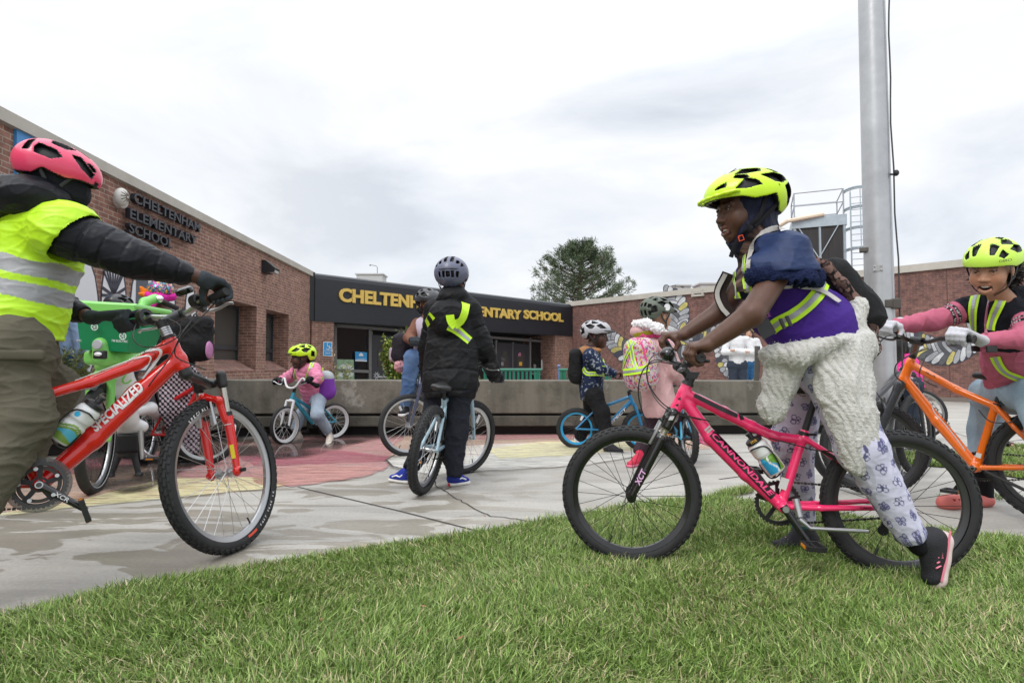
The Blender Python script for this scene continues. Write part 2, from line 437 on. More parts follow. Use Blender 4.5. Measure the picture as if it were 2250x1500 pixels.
BR3 = brick_mat('brick_sill', (.26, .13, .10), (.20, .095, .075), (.36, .26, .21), bw=.06, rh=.16)
CONC = M('concrete_wall', (.25, .235, .20), .85, var=.6, vscale=3.2, bump=.5, bscale=30)
def stain_conc(m, dark, mid, light, sc=3.):
    N, L = nodes(m); b = N['Principled BSDF']; tc = N.new('ShaderNodeTexCoord'); n = N.new('ShaderNodeTexNoise'); n.inputs['Scale'].default_value = sc; n.inputs['Detail'].default_value = 9; n.inputs['Roughness'].default_value = .68; L.new(tc.outputs['Object'], n.inputs['Vector'])
    r = N.new('ShaderNodeValToRGB'); e = r.color_ramp.elements; e[0].position = .30; e[0].color = (*dark, 1); e[1].position = .50; e[1].color = (*mid, 1); x = e.new(.60); x.color = (*mid, 1); y = e.new(.68); y.color = (*light, 1); L.new(n.outputs['Fac'], r.inputs['Fac'])
    mp = N.new('ShaderNodeMapping'); mp.inputs['Scale'].default_value = (7, 7, .5); L.new(tc.outputs['Object'], mp.inputs['Vector']); n2 = N.new('ShaderNodeTexNoise'); n2.inputs['Scale'].default_value = 1; n2.inputs['Detail'].default_value = 5; L.new(mp.outputs['Vector'], n2.inputs['Vector'])
    mr = N.new('ShaderNodeMapRange'); mr.inputs['From Min'].default_value = .35; mr.inputs['From Max'].default_value = .6; mr.inputs['To Min'].default_value = .72; mr.inputs['To Max'].default_value = 1.1; L.new(n2.outputs['Fac'], mr.inputs['Value'])
    v = N.new('ShaderNodeVectorMath'); v.operation = 'SCALE'; L.new(r.outputs['Color'], v.inputs[0]); L.new(mr.outputs['Result'], v.inputs['Scale']); L.new(v.outputs['Vector'], b.inputs['Base Color']); return m
CONC = M('concrete_stained', (.2, .2, .17), .85, bump=.5, bscale=30); stain_conc(CONC, (.08, .073, .055), (.155, .143, .115), (.32, .305, .26))
COPING = M('stone_coping', (.46, .43, .38), .8, var=.12, vscale=3)
BLK = M('black_fascia', (.014, .016, .022), .38, var=.2, vscale=1.)
GOLD = M('gold_letter', (.66, .45, .10), .45)
DKFR = M('dark_frame', (.035, .037, .042), .45)
GREYFR = M('grey_frame', (.16, .155, .15), .5)
GLASS = M('dark_glass', (.012, .014, .016), .04, spec=.8)
WHITE = M('white_paint', (.8, .8, .8), .6)
BLUE = M('sign_blue', (.03, .30, .62), .45)
STEEL = M('galvanised_steel', (.42, .43, .44), .38, metal=.75, var=.18, vscale=5, rvar=.12)
GALV = M('tower_steel', (.40, .46, .50), .5, metal=.3, var=.12)
BLACKM = M('black_letter', (.012, .012, .014), .5)

def quadwall(name, fr, quads, mat, parent, n=0.):
    """quads: list of (u0,v0,u1,v1) in plane"""
    V = []; Fs = []; UV = []
    for (u0, v0, u1, v1) in quads:
        o = len(V); V += [fr.at(u0, v0, n), fr.at(u1, v0, n), fr.at(u1, v1, n), fr.at(u0, v1, n)]; Fs.append((o, o+1, o+2, o+3)); UV += [(u0, v0), (u1, v0), (u1, v1), (u0, v1)]
    return mkobj(name, V, Fs, mat, parent, False, uv=UV)
def facade(name, fr, u0, u1, z0, z1, opens, depth, mat, parent, thick=.4):
    us = sorted({u0, u1, *[a for o in opens for a in (o[0], o[2])]}); zs = sorted({z0, z1, *[a for o in opens for a in (o[1], o[3])]})
    V = []; Fs = []; UV = []
    def q(P, uv):
        o = len(V); V.extend(P); UV.extend(uv); Fs.append((o, o+1, o+2, o+3))
    for i in range(len(us)-1):
        for j in range(len(zs)-1):
            cu, cz = (us[i]+us[i+1])/2, (zs[j]+zs[j+1])/2
            if any(o[0] < cu < o[2] and o[1] < cz < o[3] for o in opens): continue
            a, b, c, d = us[i], zs[j], us[i+1], zs[j+1]; q([fr.at(a, b), fr.at(c, b), fr.at(c, d), fr.at(a, d)], [(a, b), (c, b), (c, d), (a, d)])
    for (a, b, c, d) in opens:
        for uu in (a, c): q([fr.at(uu, b, 0), fr.at(uu, b, -depth), fr.at(uu, d, -depth), fr.at(uu, d, 0)], [(0, b), (depth, b), (depth, d), (0, d)])
        q([fr.at(a, d, 0), fr.at(c, d, 0), fr.at(c, d, -depth), fr.at(a, d, -depth)], [(a, 0), (c, 0), (c, depth), (a, depth)])
        q([fr.at(a, b, 0), fr.at(c, b, 0), fr.at(c, b, -depth), fr.at(a, b, -depth)], [(a, 0), (c, 0), (c, depth), (a, depth)])
    # top, sides and back give the building its body
    T = thick
    q([fr.at(u0, z1, 0), fr.at(u1, z1, 0), fr.at(u1, z1, -T), fr.at(u0, z1, -T)], [(u0, 0), (u1, 0), (u1, T), (u0, T)])
    for uu in (u0, u1): q([fr.at(uu, z0, 0), fr.at(uu, z0, -T), fr.at(uu, z1, -T), fr.at(uu, z1, 0)], [(0, z0), (T, z0), (T, z1), (0, z1)])
    q([fr.at(u0, z0, -T), fr.at(u1, z0, -T), fr.at(u1, z1, -T), fr.at(u0, z1, -T)], [(u0, z0), (u1, z0), (u1, z1), (u0, z1)])
    return mkobj(name, V, Fs, mat, parent, False, uv=UV)

# ---- ground: concrete plaza
def plaza_mat():
    m = bpy.data.materials.new('concrete_plaza'); m.use_nodes = True; N, L = nodes(m); b = N['Principled BSDF']
    tc = N.new('ShaderNodeTexCoord'); ob = tc.outputs['Object']
    def noise(sc, det=6, rough=.6, dist=0., vec=None, mp=None):
        n = N.new('ShaderNodeTexNoise'); n.inputs['Scale'].default_value = sc; n.inputs['Detail'].default_value = det; n.inputs['Roughness'].default_value = rough; n.inputs['Distortion'].default_value = dist
        if mp: q = N.new('ShaderNodeMapping'); q.inputs['Scale'].default_value = mp; L.new(ob, q.inputs['Vector']); L.new(q.outputs['Vector'], n.inputs['Vector'])
        else: L.new(ob, n.inputs['Vector'])
        return n.outputs['Fac']
    def ramp(src, pts):
        r = N.new('ShaderNodeValToRGB'); e = r.color_ramp.elements
        while len(e) < len(pts): e.new(.5)
        for i, (p, c) in enumerate(pts): e[i].position = p; e[i].color = (c, c, c, 1) if np.isscalar(c) else (*c, 1)
        L.new(src, r.inputs['Fac']); return r.outputs['Color']
    def mix(t, a, c, f):
        x = N.new('ShaderNodeMix'); x.data_type = 'RGBA'; x.blend_type = t
        for s, v in (('Factor', f), ('A', a), ('B', c)):
            i = [k for k in x.inputs if k.name == s and (k.type == 'VALUE' if s == 'Factor' else k.type == 'RGBA')][0]
            if hasattr(v, 'links'): L.new(v, i)
            elif np.isscalar(v): i.default_value = v if s == 'Factor' else (v, v, v, 1)
            else: i.default_value = (*v, 1)
        return [o for o in x.outputs if o.type == 'RGBA'][0]
    base = ramp(noise(1.1, 8, .6), [(.3, (.36, .34, .305)), (.7, (.47, .45, .41))])
    fine = ramp(noise(60, 3, .7), [(.3, .86), (.7, 1.08)]); c = mix('MULTIPLY', base, fine, 1.)
    streak = ramp(noise(2.2, 6, .6, .4, mp=(.35, 2.2, 1)), [(.45, 1.), (.62, .78)]); c = mix('MULTIPLY', c, streak, .8)
    # damp stains
    st = noise(1.5, 4, .5, 1.4, mp=(.8, 2.0, 1)); sm = ramp(st, [(.475, 1.), (.495, 0.)])
    sep = N.new('ShaderNodeSeparateXYZ'); L.new(ob, sep.inputs[0])
    xr = N.new('ShaderNodeMapRange'); xr.inputs['From Min'].default_value = .9; xr.inputs['From Max'].default_value = -.6; L.new(sep.outputs['X'], xr.inputs['Value'])
    mm = N.new('ShaderNodeMath'); mm.operation = 'MULTIPLY'; L.new(sm, mm.inputs[0]); L.new(xr.outputs['Result'], mm.inputs[1])
    c = mix('MULTIPLY', c, (.70, .665, .60), mm.outputs[0])
    L.new(c, b.inputs['Base Color'])
    rr = N.new('ShaderNodeMapRange'); rr.inputs['To Min'].default_value = .75; rr.inputs['To Max'].default_value = .38; L.new(mm.outputs[0], rr.inputs['Value']); L.new(rr.outputs['Result'], b.inputs['Roughness'])
    bp = N.new('ShaderNodeBump'); bp.inputs['Strength'].default_value = .35; bp.inputs['Distance'].default_value = .004; L.new(noise(90, 4), bp.inputs['Height']); L.new(bp.outputs['Normal'], b.inputs['Normal'])
    return m
g = MB(); g.add([(-120, -3, 0), (120, -3, 0), (120, 160, 0), (-120, 160, 0)], [(0, 1, 2, 3)])
tag(g.build('plaza_ground', plaza_mat(), smooth=False), 'pale grey concrete plaza with damp stains', 'ground', kind='structure')

# expansion joints & cracks as thin dark inlays
jm = M('joint_dark', (.06, .055, .05), .9)
def gline(pix, w, z, b):
    P = [G(x, y, z) for x, y in pix]
    for p, q in zip(P[:-1], P[1:]):
        d = nz(q-p); s = A(-d[1], d[0], 0)*w/2; b.add([p-s, q-s, q+s, p+s], [(0, 1, 2, 3)])
j = MB()
gline([(655, 1069), (880, 1122), (1075, 1172)], .012, .003, j)
gline([(0, 1230), (420, 1330)], .0, .003, j)
gline([(1580, 1052), (1900, 1010), (2250, 965)], .014, .003, j)
gline([(1960, 905), (2250, 1000)], .012, .003, j)
gline([(1085, 1010), (1500, 1000), (1800, 985)], .01, .003, j)
tag(j.build('paving_joint', jm, smooth=False), 'straight dark joints cut in the plaza concrete', 'joint', kind='structure')
ck = MB(); rr = random.Random(3)
def crack(pix, n=7, amp=3.5):
    P = []
    for (a, b_) in zip(pix[:-1], pix[1:]):
        for i in range(n): t = i/n; P.append((a[0]+(b_[0]-a[0])*t+rr.uniform(-amp, amp), a[1]+(b_[1]-a[1])*t+rr.uniform(-amp*.4, amp*.4)))
    P.append(pix[-1]); gline(P, .008, .0035, ck)
crack([(950, 1040), (955, 1065), (985, 1083), (1030, 1110), (1075, 1132), (1180, 1145), (1260, 1139)])
crack([(975, 1078), (990, 1068)])
tag(ck.build('pavement_crack', jm, smooth=False), 'jagged hairline crack in the plaza behind the boy in black', 'crack', kind='structure')

# ---- chalk painting: worn pigment sheets
def chalk_mat(name, col, wear=.5, sc=7., rough=.8, stretch=(.5, 2.5, 1)):
    m = bpy.data.materials.new(name); m.use_nodes = True; N, L = nodes(m); b = N['Principled BSDF']
    b.inputs['Base Color'].default_value = (*col, 1); b.inputs['Roughness'].default_value = rough
    tc = N.new('ShaderNodeTexCoord'); mp = N.new('ShaderNodeMapping'); mp.inputs['Scale'].default_value = stretch; L.new(tc.outputs['Object'], mp.inputs['Vector'])
    n = N.new('ShaderNodeTexNoise'); n.inputs['Scale'].default_value = sc; n.inputs['Detail'].default_value = 8; n.inputs['Roughness'].default_value = .7; L.new(mp.outputs['Vector'], n.inputs['Vector'])
    r = N.new('ShaderNodeMapRange'); r.inputs['From Min'].default_value = .25+.4*wear; r.inputs['From Max'].default_value = .05+.4*wear; r.inputs['To Min'].default_value = .12; r.inputs['To Max'].default_value = .85
    r.inputs['From Min'].default_value = .38; r.inputs['From Max'].default_value = .62; r.inputs['To Min'].default_value = .85-wear; r.inputs['To Max'].default_value = .9-wear*.3
    L.new(n.outputs['Fac'], r.inputs['Value']); L.new(r.outputs['Result'], b.inputs['Alpha'])
    return m
CK = {'pink': chalk_mat('chalk_pink', (.52, .25, .26), .62), 'deep': chalk_mat('chalk_deep', (.38, .10, .14), .62, 5), 'orange': chalk_mat('chalk_orange', (.66, .42, .30), .68),
      'yellow': chalk_mat('chalk_yellow', (.78, .73, .40), .66, 9), 'white': chalk_mat('chalk_white', (.76, .74, .68), .55, 9), 'coral': chalk_mat('chalk_coral', (.62, .32, .28), .68), 'ink': chalk_mat('chalk_black', (.03, .03, .03), .2)}
def sheet(name, pix, mat, z, label, rag=0.):
    P = []
    n = len(pix)
    for i in range(n):
        a, b_ = pix[i], pix[(i+1) % n]
        for k in range(6):
            t = k/6; P.append(G(a[0]+(b_[0]-a[0])*t+rr.uniform(-rag, rag)*2, a[1]+(b_[1]-a[1])*t+rr.uniform(-rag, rag), z))
    o = mkobj(name, P, [tuple(range(len(P)))], mat, None, False); tag(o, label, 'chalk art', group='worn chalk painting on the plaza', kind='structure'); return o
sheet('chalk_painting', [(140, 1040), (330, 985), (560, 962), (900, 945), (1250, 946), (1560, 958), (1560, 985), (1200, 1000), (880, 1000), (760, 1052), (560, 1075), (300, 1095), (0, 1128), (0, 1085)], CK['orange'], .004, 'faded orange chalk field under the whole chalk painting', 1)
sheet('chalk_painting', [(430, 1010), (600, 962), (760, 946), (905, 946), (860, 985), (850, 1030), (800, 1048), (640, 1068), (520, 1060), (360, 1040)], CK['pink'], .007, 'pink and red chalk field before the seat wall', 2)
sheet('chalk_painting', [(520, 1003), (700, 985), (855, 1000), (850, 1012), (700, 1018), (560, 1022)], CK['deep'], .010, 'deep crimson chalk band inside the pink field', 2)
sheet('chalk_painting', [(545, 1032), (700, 1020), (850, 1026), (800, 1046), (650, 1066), (560, 1062)], CK['coral'], .010, 'coral red chalk wedge nearest the grey joint', 2)
sheet('chalk_painting', [(350, 1052), (560, 1047), (640, 1060), (590, 1072), (400, 1090), (180, 1112), (0, 1134), (0, 1127), (170, 1100)], CK['yellow'], .010, 'pale yellow chalk edge beyond the red bicycle', 1)
sheet('chalk_painting', [(848, 1009), (870, 998), (930, 985), (1100, 975), (1400, 968), (1500, 985), (1290, 1020), (1080, 1032), (960, 1042), (900, 1034), (862, 1022)], CK['white'], .013, 'chalky white pointed petal under the boys wheels', 1)
sheet('chalk_painting', [(1060, 985), (1200, 968), (1400, 968), (1420, 985), (1250, 1000), (1100, 1008)], CK['yellow'], .016, 'lemon yellow chalk oval on the white petal', 1.5)
sheet('chalk_painting', [(900, 952), (1200, 950), (1420, 958), (1380, 964), (1100, 964), (930, 968)], CK['pink'], .008, 'faint pink chalk band along the seat wall', 1.5)
sheet('chalk_painting', [(150, 1010), (420, 985), (560, 970), (450, 1000), (330, 1020), (150, 1040)], CK['deep'], .010, 'dark red chalk band under the green rental bicycle', 2)
il = MB(); gline([(905, 1034), (862, 1023), (848, 1009), (868, 998), (890, 993)], .02, .019, il)
tag(il.build('chalk_outline', CK['ink'], smooth=False), 'black chalk outline round the tip of the white petal', 'chalk art', kind='structure')
# puddles
pm = bpy.data.materials.new('rain_water'); pm.use_nodes = True; N_, L_ = nodes(pm); b_ = N_['Principled BSDF']
b_.inputs['Base Color'].default_value = (.05, .045, .04, 1); b_.inputs['Roughness'].default_value = .04
tc_ = N_.new('ShaderNodeTexCoord'); n_ = N_.new('ShaderNodeTexNoise'); n_.inputs['Scale'].default_value = 2.6; n_.inputs['Detail'].default_value = 5; L_.new(tc_.outputs['Object'], n_.inputs['Vector'])
r_ = N_.new('ShaderNodeMapRange'); r_.inputs['From Min'].default_value = .38; r_.inputs['From Max'].default_value = .55; r_.inputs['To Min'].default_value = .22; r_.inputs['To Max'].default_value = .72; L_.new(n_.outputs['Fac'], r_.inputs['Value']); L_.new(r_.outputs['Result'], b_.inputs['Alpha'])
for nm, pix in (('rain puddle spread along the foot of the seat wall', [(150, 1000), (420, 962), (620, 952), (860, 946), (940, 950), (800, 968), (740, 985), (640, 1005), (520, 1000), (430, 1020), (330, 1070), (240, 1075), (180, 1040)]),):
    P = [G(x, y, .022) for x, y in pix]; P = [p for p in catmull(P+[P[0]], 5)][:-1]
    tag(mkobj('puddle', P, [tuple(range(len(P)))], pm, None, False), nm, 'puddle', kind='structure')

# ---- concrete seat wall
def seat_wall():
    t = thing('seat_wall', 'long low stained concrete seat wall with a shadow groove behind the riders', 'wall', (0, 6.8, 0))
    path = [(A(-7.2, 4.3, 0), .73), (A(-3.9, 5.25, 0), .70), (A(-2.95, 6.68, 0), .645), (A(3.9, 6.9, 0), .63), (A(4.05, 8.6, 0), .62)]
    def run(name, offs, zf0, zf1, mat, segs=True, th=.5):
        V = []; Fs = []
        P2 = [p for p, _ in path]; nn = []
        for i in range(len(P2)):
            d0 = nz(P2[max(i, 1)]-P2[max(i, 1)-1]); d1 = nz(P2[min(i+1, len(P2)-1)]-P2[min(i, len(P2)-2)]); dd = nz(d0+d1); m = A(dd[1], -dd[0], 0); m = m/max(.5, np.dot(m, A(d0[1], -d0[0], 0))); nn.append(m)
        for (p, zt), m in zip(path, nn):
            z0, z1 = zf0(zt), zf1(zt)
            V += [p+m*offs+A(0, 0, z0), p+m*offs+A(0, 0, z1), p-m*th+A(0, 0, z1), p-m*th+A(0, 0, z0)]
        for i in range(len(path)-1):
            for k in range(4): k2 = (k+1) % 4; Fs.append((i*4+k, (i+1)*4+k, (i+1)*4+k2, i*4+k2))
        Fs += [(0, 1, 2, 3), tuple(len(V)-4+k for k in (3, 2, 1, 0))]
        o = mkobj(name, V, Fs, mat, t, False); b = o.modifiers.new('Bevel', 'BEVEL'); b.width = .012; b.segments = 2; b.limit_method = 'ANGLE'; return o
    run('coping_course', 0, lambda z: z-.39*(z/.64)*.98, lambda z: z, CONC)
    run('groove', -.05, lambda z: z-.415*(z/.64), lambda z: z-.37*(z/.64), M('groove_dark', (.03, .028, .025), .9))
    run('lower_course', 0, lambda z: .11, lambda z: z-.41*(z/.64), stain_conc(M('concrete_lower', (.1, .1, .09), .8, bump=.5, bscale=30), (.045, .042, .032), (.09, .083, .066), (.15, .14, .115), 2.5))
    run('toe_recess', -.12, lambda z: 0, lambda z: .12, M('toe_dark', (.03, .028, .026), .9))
    return t
seat_wall()
# planting bed soil behind the wall
sb = MB(); sb.add([(-7, 4.9, .5), (-4.3, 5.75, .5), (-3.3, 7.15, .5), (3.4, 7.4, .5), (3.4, 8.4, .42), (-3.6, 8.4, .42), (-7, 6, .5)], [tuple(range(7))])
tag(sb.build('planting_bed_soil', M('soil', (.07, .05, .035), .95, var=.3), smooth=False), 'dark soil of the raised planting bed', 'soil', kind='structure')

# ---- LEFT WING
LF = Frame(W(685, 805, 14.5)*A(1, 1, 0), A(-.0328, 1, 0))       # u grows away from camera
PAR = LF.uv(690, 600)[1]
u_near = LF.uv(0, 805)[0]-7.5
school = thing('school_building', 'low brick school with a black entrance canopy lettered in gold', 'building', LF.at(0, 0))
def wr(fr, x0, x1, yt, yb, xr=None):
    """opening rect from pixels measured at mid"""
    u0, u1 = fr.uv(x0, 800)[0], fr.uv(x1, 800)[0]; z1 = fr.uv(x0, yt)[1]; z0 = fr.uv(x0, yb)[1]; return (u0, z0, u1, z1)
o1 = wr(LF, 470, 562, 642, 838); o2 = wr(LF, 583, 633, 680, 833)
z_t = (LF.uv(495, 656)[1]); o1 = (o1[0], .72, o1[2], z_t); o2 = (o2[0], .72, o2[2], z_t)
facade('wall', LF, u_near, 0., 0., PAR-.12, [o1, o2], .42, BR1, school, thick=9)
cp = MB(); c0, c1 = LF.at(u_near, PAR-.06, .03), LF.at(.0, PAR-.06, .03); cp.box((c0+c1)/2-LF.n*.2, (abs(u_near), .46, .12), np.stack([LF.u, LF.n, LF.v], 1)); cp.build('coping', COPING, school, False)
SHADE = M('window_interior', (.10, .095, .085), .7); 
for (a, b, c, d) in (o1, o2):
    f = LF.off(-.36)
    w = MB(); e = .05
    for (p, q) in (((a, b+.12), (a, d)), ((c, b+.12), (c, d)), ((a, d-e/2), (c, d-e/2)), ((a, b+.14), (c, b+.14)), ((a, b+.42), (c, b+.42))): w.bar(f.at(*p), f.at(*q), .07, .06, f.n)
    wo = w.build('window', DKFR, school, False)
    p = MB(); p.add([f.at(a, b+.1, -.01), f.at(c, b+.1, -.01), f.at(c, d, -.01), f.at(a, d, -.01)], [(0, 1, 2, 3)]); p.build('pane', M('window_glass_left', (.07, .07, .065), .12, spec=.6), wo, False)
    s = MB(); s.add([f.at(a, b+.2, 0), f.at(c, b+.2, 0), f.at(c, b+.0, .37), f.at(a, b+.0, .37), f.at(a, b-.0, 0), f.at(c, b-.0, 0)], [(0, 1, 2, 3)]); 
    mkobj('sill', s.v, [(0, 1, 2, 3)], BR3, school, False, uv=[(a, 0), (c, 0), (c, .4), (a, .4)])
# corner pier next to canopy handled by wall. black 3-line lettering
def wall_text(s, pl, yb_l, px_r, yt_l):
    o = LF.px(pl, yb_l, .05); u0 = LF.uv(pl, yb_l)[0]; u1 = LF.uv(px_r, 600)[0]; h = LF.uv(pl, yt_l)[1]-LF.uv(pl, yb_l)[1]
    return text_obj('raised_letters', s, M('wall_letter', (.03, .032, .04), .35, metal=.3), school, o, LF.u, LF.v, h, ext=.06, bold=.018, width=abs(u1-u0))
wall_text('CHELTENHAM', 284, 443, 428, 420)
wall_text('ELEMENTARY', 275, 478, 421, 455)
wall_text('SCHOOL', 273, 510, 368, 487)
bp_ = MB(); bp_.pprism([(37, 274), (100, 301), (170, 345), (170, 560), (37, 560)], LF, .0, .03); tag(bp_.build('wall_panel', M('blue_panel', (.06, .25, .55), .5), None, False), 'flat blue panel on the brick wall behind the pink helmet', 'panel')
# mural of tall white petals on the left wall
mu = thing('wall_mural', 'black and white painted petal mural low on the left brick wall', 'mural', LF.px(250, 700))
MW = M('mural_white', (.72, .72, .74), .7); MK = M('mural_black', (.05, .05, .07), .7); MG = M('mural_grey', (.10, .11, .13), .7)
def oval(xl, xr, yt, yb, n=18, bulge=1.0):
    cx, cy = (xl+xr)/2, (yt+yb)/2; rx, ry = (xr-xl)/2, (yb-yt)/2
    return [(cx+rx*math.copysign(abs(math.cos(t))**.8, math.cos(t)), cy+ry*math.sin(t)) for t in [2*PI*i/n for i in range(n)]]
for (xl, xr, yt, yb) in ((130, 216, 560, 835), (287, 340, 585, 815), (352, 385, 610, 800), (408, 430, 630, 780), (224, 276, 575, 760)):
    a = MB(); a.pprism(oval(xl-3, xr+3, yt-4, yb+4), LF, .001, .005); a.build('petal_outline', MK, mu, False)
    a = MB(); a.pprism(oval(xl, xr, yt, yb), LF, .005, .008); a.build('petal', MW, mu, False)
a = MB(); a.pprism([(300, 600), (325, 605), (330, 690), (322, 760), (303, 770), (298, 690)], LF, .009, .012); a.build('painted_grid', MG, mu, False)
a = MB()
for xe in (228, 235, 241, 248, 255, 262, 269, 275): a.bar(LF.px(250, 650, .012), LF.px(xe, 594, .012), .022, .006, LF.n)
for xe, ye in ((226, 632), (275, 634), (224, 648), (276, 652), (228, 668), (274, 668)): a.bar(LF.px(250, 650, .012), LF.px(xe, ye, .012), .035, .006, LF.n)
a.build('painted_rays', MK, mu, False)
# round white shell lamp and wall pack
lf = thing('shell_speaker', 'round white ribbed fixture beside the black wall letters', 'speaker', LF.px(262, 435))
a = MB(); c = LF.px(258, 440, .0); a.lathe([(0, 0), (.09, .0), (.10, .03), (.085, .08), (.05, .1), (.0, .1)], c, LF.n+A(0, 0, -.15), 20); a.build('base', M('cream_plastic', (.62, .60, .55), .5), lf)
a = MB(); c2 = LF.px(267, 433, .16); R3 = np.stack([LF.u, LF.n, LF.v], 1)
a.sph(c2, (.095, .075, .105), 20, R3); dome = a.build('dome', M('cream_plastic'), lf)
a = MB()
for k in range(12):
    t = 2*PI*k/12; d = LF.u*math.cos(t)+LF.v*math.sin(t); a.tube([c2+LF.n*.075+d*.018, c2+LF.n*.066+d*.048, c2+LF.n*.042+d*.08], .005, 5)
a.build('slots', M('slot_brown', (.12, .09, .06), .8), lf)
wp = thing('wall_lamp', 'small black wedge wall lamp high on the left brick wall', 'lamp', LF.px(580, 590))
a = MB(); f2 = Frame(LF.px(580, 588), LF.n, LF.v); a.prism([(0, -.12), (.0, .13), (.07, .13), (.26, -.02), (.24, -.1), (.05, -.12)], f2, -.13, .13); a.build('housing', BLACKM, wp, False)
a = MB(); a.bar(LF.px(580, 588)+LF.n*.19+LF.v*-.06-LF.u*.1, LF.px(580, 588)+LF.n*.19+LF.v*-.06+LF.u*.1, .12, .1); a.build('lens', M('lens_grey', (.45, .45, .43), .2), wp, False)

# ---- CANOPY / ENTRY
corner = LF.at(0, 0); FD = nz(A((2375-1125)/F, 1, 0))
FF = Frame(W(690, 805, 14.33)*A(1, 1, 0), FD)
uR = FF.uv(1259, 805)[0]; zt = FF.uv(690, 598)[1]; zb = FF.uv(690, 705)[1]
fa = MB(); prof = [(0, zb), (0, zt-.14), (-.03, zt-.05), (-.12, zt), (-1.6, zt), (-1.6, zb)]
V = []; 
for uu in (-.0, uR):
    for (n_, z_) in prof: V.append(FF.at(uu, z_, n_))
k = len(prof); fa.add(V, [(i, (i+1) % k, k+(i+1) % k, k+i) for i in range(k)]+[tuple(range(k-1, -1, -1)), tuple(range(k, 2*k))])
fa.build('entrance_canopy', BLK, school, False)
a = MB(); a.prism([(-.42, zb), (-.42, zt-.1), (-.3, zt), (-.0, zt), (-.0, zb)], FF.off(-.02), -.9, 0.); a.build('canopy_return', M('fascia_end', (.010, .011, .013), .5), school, False)
def ftext(s, x0, x1, yb, yt):
    o = FF.px(x0, yb, .004); u0, u1 = FF.uv(x0, 700)[0], FF.uv(x1, 700)[0]; h = FF.uv(x0, yt)[1]-FF.uv(x0, yb)[1]
    return text_obj('gold_letters', s, GOLD, school, o, FF.u, FF.v, h*1.04, ext=.05, bold=.038, width=u1-u0)
ftext('CHELTENHAM', 744, 965, 661, 633); ftext('ELEMENTARY', 985, 1144, 688, 667); ftext('SCHOOL', 1150, 1236, 699, 681)
IN = .55; BF = FF.off(-IN-.9)    # back plane of the recess
# piers
def pier(x0, x1, fr, dep):
    u0, u1 = fr.uv(x0, 760)[0], fr.uv(x1, 760)[0]
    V = []; UV = []; Fs = []
    def q(P, uv): o = len(V); V.extend(P); UV.extend(uv); Fs.append((o, o+1, o+2, o+3))
    q([fr.at(u0, 0, -.04), fr.at(u1, 0, -.04), fr.at(u1, zb, -.04), fr.at(u0, zb, -.04)], [(u0, 0), (u1, 0), (u1, zb), (u0, zb)])
    for uu in (u0, u1): q([fr.at(uu, 0, -.04), fr.at(uu, 0, -dep), fr.at(uu, zb, -dep), fr.at(uu, zb, -.04)], [(0, 0), (dep, 0), (dep, zb), (0, zb)])
    return mkobj('brick_pier', V, Fs, BR1, school, False, uv=UV)
pier(686, 735, FF, 1.6); pier(1222, 1262, FF, 1.6)
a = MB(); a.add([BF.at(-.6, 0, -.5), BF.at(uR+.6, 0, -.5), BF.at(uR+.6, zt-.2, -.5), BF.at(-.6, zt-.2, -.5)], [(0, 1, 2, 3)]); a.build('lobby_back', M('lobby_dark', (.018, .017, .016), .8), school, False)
EF = FF.off(-.75)
def epoly(name, pix, mat, n0, n1, par=None, sm=False): a = MB(); a.pprism(pix, EF, n0, n1); return a.build(name, mat, par or school, sm)
def ebar(pix, w, mat, name='mullion', par=None, d=.08):
    a = MB()
    for p, q in pix: a.bar(EF.px(p[0], p[1], .04), EF.px(q[0], q[1], .04), d, w, EF.n)
    return a.build(name, mat, par or school, False)
gl = M('lobby_glass', (.02, .022, .024), .05, spec=.7, alpha=.55)
epoly('storefront_glass', [(735, 712), (812, 722), (812, 900), (735, 900)], gl, 0, .01)
ebar([((736, 712), (736, 880)), ((812, 722), (812, 880)), ((735, 813), (812, 816)), ((735, 715), (1222, 752))], .07, GREYFR)
epoly('storefront_glass', [(1164, 742), (1218, 748), (1218, 870), (1164, 870)], gl, 0, .01)
ebar([((1164, 742), (1164, 870)), ((1217, 748), (1217, 870)), ((1164, 820), (1217, 823))], .07, GREYFR)
def door(x0, x1, y0, y1, lites):
    d = epoly('door', [(x0, y0), (x1, y1), (x1, 880), (x0, 880)], M('door_dark', (.03, .032, .04), .4), .02, .07)
    for (cx, w, t, b) in lites:
        P = [(cx-w, b)]+[(cx-w*math.cos(s), t+w*1.3-w*1.3*math.sin(s)) for s in np.linspace(0, PI, 9)]+[(cx+w, b)]
        epoly('door_window', P, M('door_glass', (.06, .055, .05), .06, spec=.6), .07, .08, d)
    return d
door(817, 872, 735, 739, [(842, 12, 757, 805)])
door(1092, 1126, 752, 754, [(1108.5, 7.5, 772, 811)]); door(1128, 1162, 754, 757, [(1144, 7.5, 773, 812)])
ebar([((815, 728), (815, 880)), ((1090, 747), (1090, 880)), ((1127, 752), (1127, 880)), ((874, 732), (874, 880))], .05, GREYFR, 'door_frame')
epoly('storefront_glass', [(876, 733), (1088, 748), (1088, 880), (876, 880)], gl, 0, .01)
def card(name, label, pix, mat, n0=.08, cat='sign', fr=None):
    a = MB(); a.pprism(pix, fr or EF, n0, n0+.01); o = a.build(name, mat, None, False, loc=(fr or EF).px(*pix[0])); tag(o, label, cat); return o
so = card('window_sign', 'small blue window sign with white lettering beside the left door', [(780.5, 772), (806.5, 774), (806.5, 794), (780.5, 793)], BLUE)
text_obj('lettering', 'LEARNING', WHITE, so, EF.px(784, 790, .092), EF.u, EF.v, .035, .002, width=.28)
a = MB(); a.pprism([(781, 790.5), (806, 791.5), (806, 794), (781, 793)], EF, .09, .095); a.build('white_band', WHITE, so, False)
